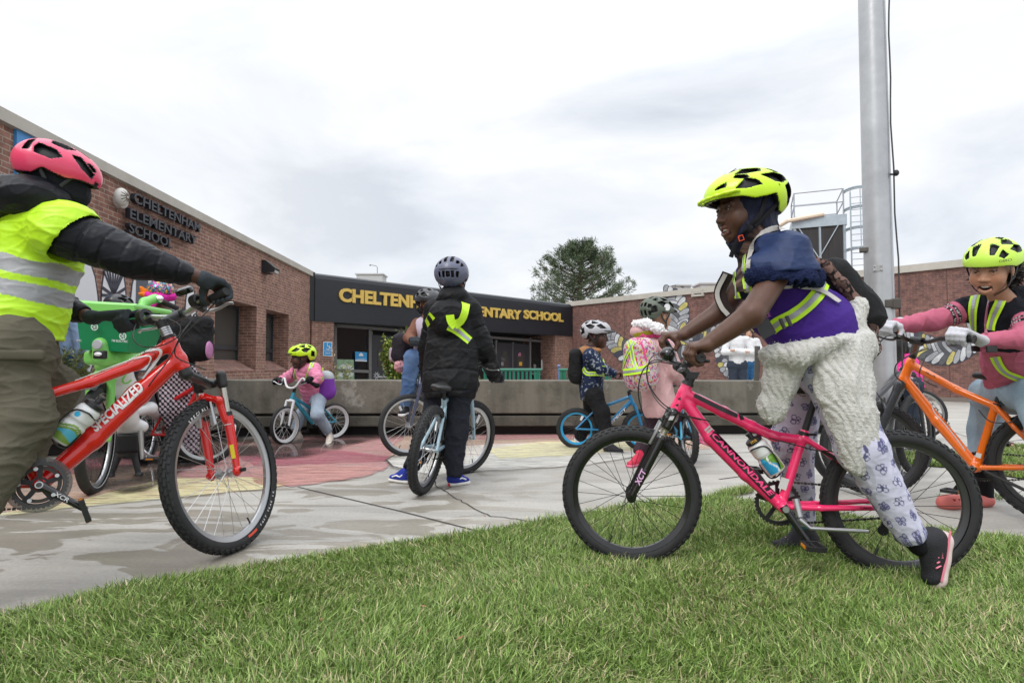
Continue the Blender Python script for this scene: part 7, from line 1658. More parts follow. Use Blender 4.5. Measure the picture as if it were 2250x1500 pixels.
# ---------------------------------------------------------------- B: girl with the pink bicycle
def rider_b():
    gn, gf, hN = PBI['gn'], PBI['gf'], PBI['hN']
    H = Head(W(1636, 462, 2.33), (-.99, -.13, -.10), (-.10, -.05, 1), 1.16)
    wN = W(1553, 758, 2.12); wF = W(1502, 735, 2.58)
    J = dict(nk=W(1678, 560, 2.34), ch=W(1712, 622, 2.34), pv=W(1808, 770, 2.32), sL=W(1722, 578, 2.20), eL=W(1652, 690, 2.08), wL=wN, sR=W(1650, 600, 2.50), eR=W(1582, 685, 2.56), wR=wF,
             hL=W(1818, 800, 2.24), kL=W(1892, 985, 2.12), aL=W(1998, 1170, 2.08), hR=W(1768, 800, 2.42), kR=W(1742, 965, 2.50), aR=W(1762, 1135, 2.56))
    K = Kid('smiling girl in a lime helmet and navy hijab leaning over the pink bicycle', J, H, .0034, DARK2, 'mid', mouth='smile', lip=(.19, .06, .055), loc=A(1.2, 2.3, 0)); K.ears = False
    K.core(arm=(.050, .045, .029), leg=(.07, .058, .042), tors=(.10, .10, .11))
    K.grip('L', gn-hN*.055, -hN, A(-.42, -.2, 1), None, 1.22, .018); K.grip('R', gf+hN*.055, hN, A(-.3, -.2, 1), None, 1.22, .018)
    K.finish((-.0, 1, -.05))
    purple = cloth('shirt_purple', (.050, .016, .20), .75, bs=500)
    up = nz(J['nk']-J['pv'])
    def ex(S): S.ell(W(1704, 690, 2.34), (.105, .12, .095), None, k=.05); S.cap(J['pv'], W(1795, 735, 2.3), .165, .16, k=.05)
    K.top(purple, r_sh=.052, r_ch=(.128, .95), r_bl=(.140, .95), r_pv=(.150, .95), r_arm=(.062, .058, .05), sleeve=.08, extra=ex, name='shirt', disp=wrinkle(.007, 5, 6, .001, 30, (1, 1, 1)), drop=-.02, vox=.0045)
    text_obj('shirt_lettering', 'MILE', M('print_pink', (.45, .12, .35), .6), K.topo, W(1672, 702, 2.17), A(1, .12, .35), A(-.3, 0, 1), .016, .001)
    # leggings with butterfly print
    def lg(V, lab):
        C = np.tile(A(.56, .56, .68), (len(V), 1)); C *= (1+.05*sn(V, 12, 2))[:, None]
        out = C.copy()
        for e in 'LR':
            pts = [J['h'+e], J['k'+e], J['a'+e]]; bd = np.full(len(V), 9.); sa = np.zeros(len(V)); ca = np.zeros(len(V)); acc = 0
            for a, b in zip(pts[:-1], pts[1:]):
                ab = b-a; L = np.linalg.norm(ab); t_ = np.clip((V-a)@ab/L**2, 0, 1); q = V-a-t_[:, None]*ab; d = np.linalg.norm(q, axis=1); x1, x2 = fr_axes(ab, (0, 1, 0)); ang = np.arctan2(q@x2, q@x1)
                m = d < bd; bd = np.where(m, d, bd); sa = np.where(m, acc+t_*L, sa); ca = np.where(m, ang*.075, ca); acc += L
            oth = 'R' if e == 'L' else 'L'
            cs = .062; gi = np.floor(sa/cs); cc_ = ca+(gi % 2)*cs*.5+.3*cs; gj = np.floor(cc_/cs); hsh = np.modf(np.abs(np.sin(gi*12.9+gj*78.2+ord(e))*43758.5))[0]; rot = hsh*6.28
            lx = (cc_/cs-gj-.5)*cs; ly = (sa/cs-gi-.5)*cs; x = lx*np.cos(rot)-ly*np.sin(rot); y = lx*np.sin(rot)+ly*np.cos(rot)
            ax_ = np.abs(x); r1 = np.sqrt(((ax_-.0105)/.0095)**2+((y-.005)/.009)**2); r2 = np.sqrt(((ax_-.008)/.0065)**2+((y+.0085)/.007)**2); bdy = (ax_ < .0016) & (np.abs(y) < .012)
            ring = (np.abs(r1-.92) < .2) | (np.abs(r2-.9) < .24) | bdy | ((r1 < .5) & (hsh > .6)); fill = ((r1 < 1) | (r2 < 1)) & (hsh > .35)
            near = bd < .12; legsel = (np.linalg.norm(V-J['k'+e], axis=1) < np.linalg.norm(V-J['k'+oth], axis=1))
            out = np.where((near & legsel & fill)[:, None], C*A(.66, .66, .80), out); out = np.where((near & legsel & ring)[:, None], A(.10, .10, .20), out)
        return out
    K.bottom(cloth('leggings', (.6, .6, .7), .85, vc=True, var=.0, bump=.2, bs=500), r=(.105, .082, .052), pel=.14, disp=wrinkle(.0035, 8, 3, .001, 40), color=lg, name='leggings', vox=.0036)
    K.boto['label'] = 'white leggings printed with grey butterflies'
    # knitted sweater tied round the waist
    S = SDF(.0042); c = lambda x, y, Y: W(x, y, Y)
    S.chain([c(1696, 772, 2.22), c(1750, 777, 2.14), c(1830, 735, 2.14), c(1885, 705, 2.22)], [.046, .046, .056, .045], k=.03)
    S.ell(c(1805, 772, 2.30), (.172, .185, .072), None, k=.03); S.ell(c(1845, 755, 2.3), (.093, .16, .10), None, k=.04); S.cap(c(1880, 690, 2.22), c(1886, 675, 2.24), .036, .03, k=.03)
    S.chain([c(1846, 800, 2.17), c(1853, 855, 2.14), c(1872, 915, 2.11), c(1882, 965, 2.09), c(1885, 1005, 2.08), c(1888, 1032, 2.07)], [.104, .094, .082, .067, .047, .027], k=.03, flat=(A(.1, 1, 0), .75))
    S.chain([c(1706, 780, 2.20), c(1702, 840, 2.22), c(1698, 890, 2.23), c(1696, 912, 2.23)], [.046, .044, .048, .038], k=.03, flat=(A(.1, 1, 0), .75)); S.chain([c(1740, 790, 2.18), c(1722, 850, 2.22), c(1715, 890, 2.23)], [.05, .042, .03], k=.03)
    S.ell(c(1694, 772, 2.2), (.040, .040, .036), None, k=.03)
    S.half(c(1760, 748, 2.2), A(-.166, 0, .986), k=.035); S.cap(c(1872, 712, 2.22), c(1888, 672, 2.24), .045, .034, k=.03)
    def kd(V):
        d = nz(A(.35, .1, -.93)); q = V@nz(A(.94, .1, .30)); w = q+.012*sn(V, 5, 4)
        rib = np.abs(np.sin(w*PI/.020)); cab = .5+.5*np.sin((V@d)*2*PI/.018+np.floor(w/.020)*PI)
        fold = wrinkle(.014, 4.5, 8, 0, 20, (1.8, 1, .5))(V)
        return .0058*rib*(.75+.25*cab)+.0010*sn(V, 60, 5)+.0007*sn(V, 140, 6)+fold*.75-.003
    sw = S.mesh('tied_sweater', cloth('knit_cream', (.60, .59, .55), .95, var=.10, vs=60, bump=.8, bs=170, sheen=.2), K.t, disp=kd)
    # fuzz fibres on the sweater surface
    r = np.random.default_rng(4); V = S.V; N = vnorm(S.V, S.Q); i = r.integers(0, len(V), 5000); P = V[i]+N[i]*kd(V[i])[:, None]; D = N[i]+r.normal(size=(5000, 3))*.9
    leaf_cloud('sweater_fuzz', P-D*.002, D, .0050, [(.60, .59, .55), (.66, .65, .61)], sw, 3, .95, seed=8)
    # hijab
    hj = SDF(.0042); navy = cloth('hijab_navy', (.006, .009, .028), .6, bs=300, bump=.15)
    hj.ell(H.p(0, -.026, .026), A(.083, .094, .083)*H.s, H.R, k=.02); hj.cap(H.p(0, -.024, -.01), H.p(0, -.014, -.085), .083*H.s, .078*H.s, k=.03); hj.cap(H.p(0, -.02, -.09), J['nk']-up*.0, .078*H.s, .088, k=.04); hj.cap(J['nk'], W(1640, 640, 2.24), .07, .035, k=.04); hj.cap(J['nk'], W(1650, 600, 2.4), .07, .05, k=.04)
    hj.ell(H.p(0, .085, -.030), A(.0665, .062, .088)*H.s, H.R, k=.008, op='s')
    hj.mesh('hijab', navy, K.t, disp=wrinkle(.006, 10, 11, .0004, 35, (1.2, 1, .4)))
    # satin shoulder cape with lace hem
    sa = cloth('satin_navy', (.016, .032, .098), .52, bump=.08, bs=200, sheen=.0, spec=.28); cp_ = SDF(.0042)
    cp_.chain([W(1690, 545, 2.24), W(1735, 555, 2.17), W(1722, 600, 2.14)], [.058, .066, .076], k=.05); cp_.cap(W(1732, 552, 2.22), W(1752, 612, 2.2), .060, .060, k=.05); cp_.cap(W(1680, 545, 2.36), W(1730, 590, 2.4), .072, .075, k=.06); cp_.cap(W(1672, 590, 2.17), W(1765, 605, 2.14), .058, .06, k=.05)
    cd = nz(A(-.12, 0, -1)); hp = W(1720, 598, 2.1); cp_.half(hp, nz(A(.06, -.0, -1)))
    cp_.mesh('satin_cape', sa, K.t, disp=wrinkle(.0045, 7, 21, .0001, 30, (1, 1, 1.4)))
    lc = SDF(.0040); 
    lc.cap(W(1672, 600, 2.15), W(1758, 615, 2.12), .060, .060, k=.05); lc.cap(W(1775, 612, 2.2), W(1766, 618, 2.25), .060, .05, k=.05); lc.cap(W(1690, 600, 2.36), W(1750, 605, 2.4), .082, .085, k=.06)
    lc.half(W(1720, 582, 2.1), A(-.06, 0, 1)); 
    lc.ell(W(1715, 618, 2.14), (.07, .055, .06), None, k=.01, op='s')
    for i in range(9): x = 1654+i*18; lc.ell(W(x, 626+ (2 if i % 2 else -2), 2.09), (.0115, .2, .016), None, k=.003, op='s')
    lc.half(W(1720, 628, 2.08), nz(A(.05, 0, -1)))
    def ld(V): return .0035*np.sin(V[:, 0]*420+2.5*np.sin(V[:, 2]*300))*np.sin(V[:, 2]*380+2*np.sin(V[:, 0]*260))
    lc.mesh('lace_hem', cloth('lace_navy', (.010, .018, .065), .8, bump=.6, bs=160), K.t, disp=ld)
    # helmet
    hc = M('helmet_lime', (.58, .86, .012), .32, coat=.25)
    sideB = [[(.075, .056), (.040, .088), (.008, .076), (-.004, .060), (.045, .052)], [(.028, .091), (.050, .086), (.070, .094), (.060, .104), (.034, .100)], [(.058, .108), (.02, .128), (-.030, .124), (-.020, .110), (.03, .105)], [(-.012, .094), (-.065, .101), (-.107, .094), (-.104, .074), (-.078, .064), (-.052, .068)], [(-.048, .121), (-.09, .116), (-.104, .104), (-.072, .106)], [(-.092, .052), (-.126, .070), (-.145, .02), (-.122, -.008), (-.108, .004)], [(.094, .082), (.114, .072), (.122, .064), (.1, .066)]]
    h_, HS = helmet(K.t, H, hc, sc=1.02, vox=.0034, visor=None, side=sideB, top=VTOP[:1], cutz=(.032, -.022), rz=.094, ry=.145, rx=.112, strapm=False)
    q = H.s*1.02; P = lambda x, y, z: H.c+H.R@(A(x, y, z)*q)
    # visor blending forward
    vS = SDF(.0034); n = 9
    for i in range(n-1):
        def vp(i, o): a = math.radians(-66+132*i/(n-1)); return P((.108+o*.2)*math.sin(a), .03+(.112+o)*math.cos(a)**.9 if math.cos(a) > 0 else 0, .052-.012*(math.cos(a)))
        vS.cap(vp(i, -.02), vp(i+1, -.02), .008, k=.012); vS.cap(vp(i, .006), vp(i+1, .006), .006, k=.012)
    vS.mesh('visor', hc, h_)
    text_obj('helmet_letter', 'L', BLACKM, h_, P(-.104, -.063, .052)-H.r*.006, -H.f, H.u, .009, .0015)
    m = MB(); Ls = [(.118, .045), (.10, .075), (.07, .10), (.03, .122)]; m.tube([P(-.018, y, z+.018) for y, z in Ls], .004, 5, flat=(H.r, 2.5)); m.build('silver_sticker', M('sticker_silver', (.6, .6, .62), .35), h_)
    m = MB(); m.tube(catmull([P(-.088, -.03, .03), W(1672, 470, 2.22), W(1655, 490, 2.22), W(1637, 510, 2.24), W(1630, 520, 2.26)], 6), .009, 8, flat=(A(0, 1, 0), .3)); m.tube([P(-.085, -.07, .0), W(1672, 485, 2.22), W(1660, 498, 2.22)], .007, 6, flat=(A(0, 1, 0), .3)); m.tube([W(1628, 520, 2.24), W(1614, 540, 2.24), W(1606, 565, 2.24)], .009, 6, flat=(A(0, 1, 0), .25)); m.tube([W(1640, 500, 2.21), W(1650, 505, 2.21)], .017, 12, flat=(A(0, 1, 0), .5)); st_ = m.build('chin_strap', cloth('strap_black', (.007, .007, .009), .8), h_)
    m = MB(); cc = W(1628, 523, 2.215)
    for a_, b_ in ((-1, -1), (-1, 1), (1, 1), (1, -1)): pass
    m.tube([cc+A(-.010, 0, .006), cc+A(.006, 0, .012), cc+A(.012, 0, -.006), cc+A(-.006, 0, -.012), cc+A(-.010, 0, .006)], .0022, 5); m.build('red_buckle', M('buckle_red', (.75, .07, .02), .4), st_)
    # shoes
    sm_ = M('shoe_black', (.014, .014, .018), .7, bump=.5, bscale=300); pw = M('sole_blush', (.62, .50, .47), .55)
    toe, heel = W(2058, 1296, 2.06), W(2080, 1168, 2.10); toe[2] = max(toe[2], .012)
    sL = shoe(K.t, heel, toe, nz(A(-.95, -.25, .1)), W(2012, 1182, 2.08), sm_, pw, vox=.0036, w=.044, th=.028, tall=.055)
    f_ = nz(toe-heel); u_ = nz(A(-.95, -.25, .1)-f_*np.dot(f_, A(-.95, -.25, .1))); sd = np.cross(f_, u_); sd = sd if sd[1] < 0 else -sd
    b0 = heel+f_*.05+u_*.05+sd*.036
    m = MB(); 
    for i in range(3): m.tube([b0+f_*(.035+.018*i)-u_*.012, b0+f_*(.055+.018*i)+u_*.012], .003, 5)
    m.tube([heel+u_*.034+sd*.040, heel+f_*.10+u_*.032+sd*.041, toe-f_*.03+u_*.03+sd*.036], .0035, 6); m.build('pink_trim', M('trim_pink', (.75, .2, .28), .5), sL)
    text_obj('lettering', 'Reebok', M('trim_pink'), sL, b0+u_*.004+f_*.012+sd*.006, f_, u_ if np.dot(np.cross(f_, u_), sd) > 0 else -u_, .010, .001)
    h2 = A(*(J['aR'][:2]), 0)+A(.04, .0, .0); shoe(K.t, h2+A(.03, 0, .004), h2+A(-.19, -.02, .004), A(0, 0, 1), J['aR']-A(0, 0, .03), sm_, M('sole_pink', (.6, .3, .32), .6), vox=.005, w=.044, tall=.06)
    sk = SDF(.0045); sk.cap(J['aL']-nz(J['aL']-J['kL'])*.01, W(2022, 1196, 2.08), .044, .040, k=.01); sk.mesh('sock', cloth('sock_black', (.01, .01, .012)), K.t)
    s2 = SDF(.006); s2.cap(J['aR']+A(0, 0, .02), J['aR']-A(0, 0, .05), .044, .040, k=.01); s2.mesh('sock', cloth('sock_teal', (.02, .13, .15)), K.t)
    # safety belt straps, strap of the bag
    B = bvh(K.topS, cp_, hj)
    strap(B, [(1694, 722), (1712, 708), (1735, 698), (1765, 680), (1790, 655), (1805, 628), (1812, 600)], .050, K.t, LIMES, RSIL, 'belt_strap', lift=.007)
    strap(B, [(1617, 600), (1618, 620), (1624, 650), (1634, 680)], .036, K.t, LIMES, RSIL, 'belt_strap', lift=.008)
    strap(B, [(1640, 560), (1638, 590), (1642, 622), (1648, 660)], .030, K.t, LIMES, RSIL, 'belt_strap', lift=.008)
    m = MB(); bc = W(1682, 722, 2.12); bd = nz(A(.55, 0, -1)); m.bar(bc-bd*.03, bc+bd*.03, .05, .014, A(0, -1, 0)); m.bar(W(1714, 700, 2.09), W(1724, 722, 2.09), .008, .014, A(0, -1, 0)); m.bar(W(1728, 694, 2.09), W(1738, 716, 2.09), .008, .014, A(0, -1, 0)); m.build('belt_buckle', BLKP, K.t, False)
    # backpack
    leo = cloth('leopard_print', (.1, .06, .05), .9, vc=True, var=0)
    def lp(V, lab):
        n = sn(V, 26, 7); m_ = sn(V, 40, 8); return np.where((np.abs(n) < .22)[:, None], A(.012, .009, .009), np.where((n > 0)[:, None], A(.20, .12, .10), A(.085, .05, .042)))*(1+.2*m_)[:, None]
    bc = W(1862, 690, 2.42); Rb = np.stack([nz(A(.25, 1, 0)), nz(A(.80, -.2, .55)), nz(A(-.55, .1, .83))], 1)
    bp_, BS = bag('black and leopard print backpack slung low behind the girl in the hijab', W(1850, 655, 2.40), Rb, (.15, .075, .17), cloth('pack_black', (.010, .010, .011), .7), leo, vox=.005, disp=wrinkle(.006, 5, 2, .001, 30))
    rim = SDF(.0042); rim.chain([W(1782, 565, 2.3), W(1815, 585, 2.28), W(1850, 625, 2.26), W(1885, 670, 2.26), W(1908, 720, 2.28), W(1915, 765, 2.3), W(1908, 795, 2.32)], [.012, .02, .022, .026, .03, .03, .015], k=.02); rim.mesh('leopard_piping', leo, bp_, color=lp)
    B2 = bvh(cp_, K.topS, hj)
    o = strap(B2, [(1632, 640), (1630, 600), (1637, 560), (1655, 520), (1680, 502)], .045, bp_, leo, None, 'shoulder_strap', lift=.006)
    if o:
        ca = o.data.color_attributes.new('Col', 'FLOAT_COLOR', 'POINT'); V = np.array([v.co for v in o.data.vertices]); c_ = np.ones((len(V), 4), np.float32); c_[:, :3] = lp(V, None); ca.data.foreach_set('color', c_.ravel())
    ww = cloth('strap_white', (.48, .46, .43), .7)
    strap(B2, [(1648, 610), (1647, 575), (1658, 535), (1682, 508), (1712, 502), (1722, 512)], .020, bp_, ww, None, 'white_webbing', lift=.010)
    strap(B2, [(1716, 622), (1745, 624), (1775, 632), (1805, 646), (1828, 660), (1838, 668)], .022, bp_, ww, None, 'white_webbing', lift=.016)
    m = MB(); Ps = catmull([W(1600, 600, 2.5), W(1582, 640, 2.5), W(1590, 670, 2.48), W(1606, 690, 2.46)], 8); 
    o = ribbon_world(Ps, [nz(A(-.4, -1, .1))]*len(Ps), .05, 'shoulder_strap', cloth('strap_dark', (.03, .02, .018)), bp_, 0); Ps = [p+A(-.016, -.012, -.005) for p in Ps]; ribbon_world(Ps, [nz(A(-.4, -1, .1))]*len(Ps), .018, 'white_webbing', ww, bp_, 0)
    Ps = [W(1664, 760, 2.3), W(1664, 800, 2.3), W(1662, 836, 2.3)]; ribbon_world(Ps, [A(0, -1, 0)]*3, .022, 'hanging_strap', cloth('strap_grey', (.22, .21, .20)), bp_, 0)
rider_b()
# ---------------------------------------------------------------- C: girl with the orange bicycle
def rider_c():
    gn, gf, hN = OBI['gn'], OBI['gf'], OBI['hN']
    H = Head(W(2178, 592, 2.86), (-.80, -.52, -.26), (.02, -.10, 1), 1.08)
    J = dict(nk=W(2205, 668, 2.93), ch=W(2212, 735, 2.98), pv=W(2222, 842, 3.18), sL=W(2258, 690, 2.84), eL=W(2256, 742, 2.74), wL=W(2162, 750, 2.80), sR=W(2128, 678, 3.08), eR=W(2050, 705, 3.10), wR=W(1968, 715, 3.08),
             hL=W(2275, 865, 3.0), kL=W(2305, 960, 2.85), aL=W(2350, 1060, 2.8), hR=W(2180, 865, 3.36), kR=W(2166, 945, 3.43), aR=W(2160, 1020, 3.40))
    K = Kid('laughing girl in a lime helmet and pink and black sweatshirt holding the orange bicycle', J, H, .0042, (.42, .22, .135), 'tan', mouth='laugh', lip=(.40, .14, .12), loc=A(2.6, 3.2, 0))
    K.core(arm=(.034, .03, .022), leg=(.06, .05, .035), tors=(.08, .08, .09))
    wg = cloth('glove_white', (.60, .60, .64), .85, bump=.4, bs=500)
    K.grip('L', gn-hN*.060, -hN, A(-.15, -.25, 1), wg, 1.12, .017, fd=(-1, -.3, 0)); K.grip('R', gf+hN*.06, hN, A(0, -.3, 1), wg, 1.08, .017); K.finish((.1, 1, -.02))
    up = nz(J['nk']-J['pv'])
    def pc(V, lab):
        C = np.tile(A(.50, .13, .20), (len(V), 1)); h = (V-J['pv'])@up; hd = (J['ch']-J['pv'])@up
        dl = np.minimum(np.linalg.norm(V-J['sL'], axis=1), 9); dr = np.linalg.norm(V-J['sR'], axis=1)
        tors = np.full(len(V), True)
        for e in 'LR':
            a, b = J['s'+e], J['e'+e]; t_ = ((V-a)@nz(b-a)); arm = (t_ > .055) & (np.linalg.norm(np.cross(V-a, nz(b-a)), axis=1) < .085); w = J['w'+e]; fa = np.linalg.norm(V-(b+w)/2, axis=1) < np.linalg.norm(b-w)/2+.07; tors &= ~(arm | fa)
        blk = tors & (h > hd-.035) | (np.linalg.norm((V-J['nk'])*A(1, 1, .8), axis=1) < .115); C[blk] = A(.010, .011, .016)
        for e in 'LR':
            a, b = J['s'+e], J['e'+e]; t_ = ((V-a)@nz(b-a)); r_ = np.linalg.norm(np.cross(V-a, nz(b-a)), axis=1)
            for c0 in (.088, .112): m = (np.abs(t_-c0) < .008) & (r_ < .09) & ~tors; ang = np.arctan2((V-a)@fr_axes(b-a)[0], (V-a)@fr_axes(b-a)[1]); C[m] = A(.015, .012, .015); m2 = m & (np.abs(t_-c0) < .0045) & (np.sin(ang*26)+.5*np.sin(ang*67) > -.1) & (np.sin(ang*6) > -.75); C[m2] = A(.6, .58, .6)
        return C
    def ex(S): S.cap(J['nk']+up*.0+A(.05, .03, .0), J['nk']+A(-.0, .06, .01), .06, .055, k=.04); S.chain([J['nk']+A(-.055, -.02, -.01), J['nk']+A(.0, .07, .035), J['nk']+A(.10, .03, .045), J['nk']+A(.09, -.06, .01)], [.028, .04, .045, .03], k=.03)
    K.top(cloth('sweat_pink', (.5, .13, .2), .9, vc=True, var=0, bs=500), r_sh=.066, r_ch=(.118, .85), r_bl=(.118, .85), r_pv=(.125, .85), r_arm=(.062, .051, .038), name='sweatshirt', color=pc, disp=wrinkle(.008, 6, 3, .001, 30), extra=ex, vox=.0042, neckr=.062)
    # neckline opening and zip
    m = MB(); z0 = hit(bvh(K.topS), 2172, 660); 
    B = bvh(K.topS)
    strap(B, [(2176, 655), (2170, 680), (2166, 715), (2167, 735)], .012, K.topo, M('zip_pink', (.45, .12, .2), .5), ALU, 'zip', w2=.25, lift=.003)
    strap(B, [(2150, 640), (2141, 665), (2140, 700), (2146, 740), (2140, 765), (2144, 800), (2150, 840)], .042, K.t, LIMES, RSIL, 'belt_strap', lift=.009)
    strap(B, [(2206, 645), (2190, 680), (2180, 715), (2179, 728)], .042, K.t, LIMES, RSIL, 'belt_strap', lift=.009)
    strap(B, [(2186, 782), (2194, 798), (2208, 815), (2240, 830), (2300, 850)], .042, K.t, LIMES, RSIL, 'belt_strap', lift=.009)
    for x, y in ((2152, 765), (2176, 762)):
        h, n_ = hit(B, x, y)
        if h is not None: m = MB(); m.box(h+n_*.014, (.05, .012, .032)); m.build('belt_buckle', BLKP, K.t, False, bevel=.004)
    K.bottom(cloth('jeans_pale', (.3, .4, .5), .9, vc=True, var=0, bs=450), r=(.092, .082, .072), pel=.122, color=jeans_paint((.38, .50, .57), (.25, .34, .42)), disp=wrinkle(.006, 5, 5, .0005, 26, (1, 1, .5)), name='jeans', vox=.005)
    helmet(K.t, H, M('helmet_lime2', (.60, .92, .10), .4), sc=.97, vox=.004, rz=.100, ry=.128, rx=.108, cutz=(.028, -.022), front=[[(.018, .128), (.050, .116), (.042, .080), (.026, .082)], [(.062, .10), (.083, .075), (.072, .062), (.056, .072)]], side=[[(.045, .122), (.012, .136), (-.03, .132), (.0, .112)], [(.04, .096), (-.01, .110), (-.05, .098), (-.03, .078), (.01, .075)], [(-.08, .09), (-.11, .075), (-.10, .045), (-.07, .06)]], top=VTOP[1:])
    hp = H.p(-.087, .058, .052); ud = nz(-H.f*.45+H.r*-.75) ; text_obj('helmet_lettering', 'GIRO', M('print_grey', (.12, .13, .08), .5), K.t, H.p(-.060, .108, .047), nz(-H.r*.75-H.f*.62), H.u, .013, .002, width=.05, shear=.2)
    S = SDF(.006); S.ell(H.p(.0, -.075, -.03), A(.085, .055, .065)*H.s, H.R, k=.02); S.ell(H.p(0, -.11, -.05), A(.06, .05, .045)*H.s, H.R, k=.03); S.mesh('hair', HAIRM, K.t, disp=lambda V: .012*sn(V, 22, 3)+.007*sn(V, 48, 4))
    r = np.random.default_rng(2); V = S.V; i = r.integers(0, len(V), 2600); N = vnorm(S.V, S.Q); m = MB(); P_ = V[i]; D = N[i]+r.normal(size=(2600, 3))*.9; leaf_cloud('hair_curl', P_, D, .03, [(.012, .009, .008), (.02, .014, .01)], K.t, 6, .6, seed=3)
    for e, off in (('R', 0), ('L', 0)):
        s2 = SDF(.006); a = J['a'+e]; b = A(a[0], a[1], .05) if e == 'R' else A(a[0], a[1], .05); s2.cap(a+A(0, 0, .05), b, .052, .045, k=.01); s2.mesh('sock', cloth('sock_black', (.01, .01, .012)), K.t)
    # coral clog with holes
    cm = M('clog_coral', (.58, .14, .12), .6); a = W(2160, 1104, 3.40); heel = A(a[0]+.05, a[1], .0); toe = W(2064, 1092, 3.32)*A(1, 1, 0)
    S = SDF(.0045); f = nz(toe-heel); L = np.linalg.norm(toe-heel); S.cap(heel+f*.045+A(0, 0, .03), toe-f*.05+A(0, 0, .028), .045, .05, k=.02, flat=(A(0, 0, 1), .85)); S.ell(toe-f*.08+A(0, 0, .036), (.062, .046, .034), np.stack([f, np.cross(A(0, 0, 1), f), A(0, 0, 1)], 1), k=.03); S.half(heel+A(0, 0, .0), A(0, 0, -1))
    S.cap(A(a[0], a[1], .055)+f*-.0, A(a[0], a[1], .16), .044, .046, k=.004, op='s')
    sd = np.cross(f, A(0, 0, 1)); sd = sd if sd[1] < 0 else -sd
    for i in range(3): S.cap(toe-f*(.055+.032*i)+A(0, 0, .052)+sd*.03, toe-f*(.055+.032*i)+A(0, 0, .058)+sd*.09, .0075, k=.002, op='s')
    S.mesh('clog', cm, K.t)
    shoe(K.t, A(J['aL'][0]+.06, J['aL'][1], 0), A(J['aL'][0]-.14, J['aL'][1]-.08, 0), A(0, 0, 1), J['aL']*A(1, 1, 0)+A(0, 0, .08), cm, cm, 'clog', vox=.008)
rider_c()
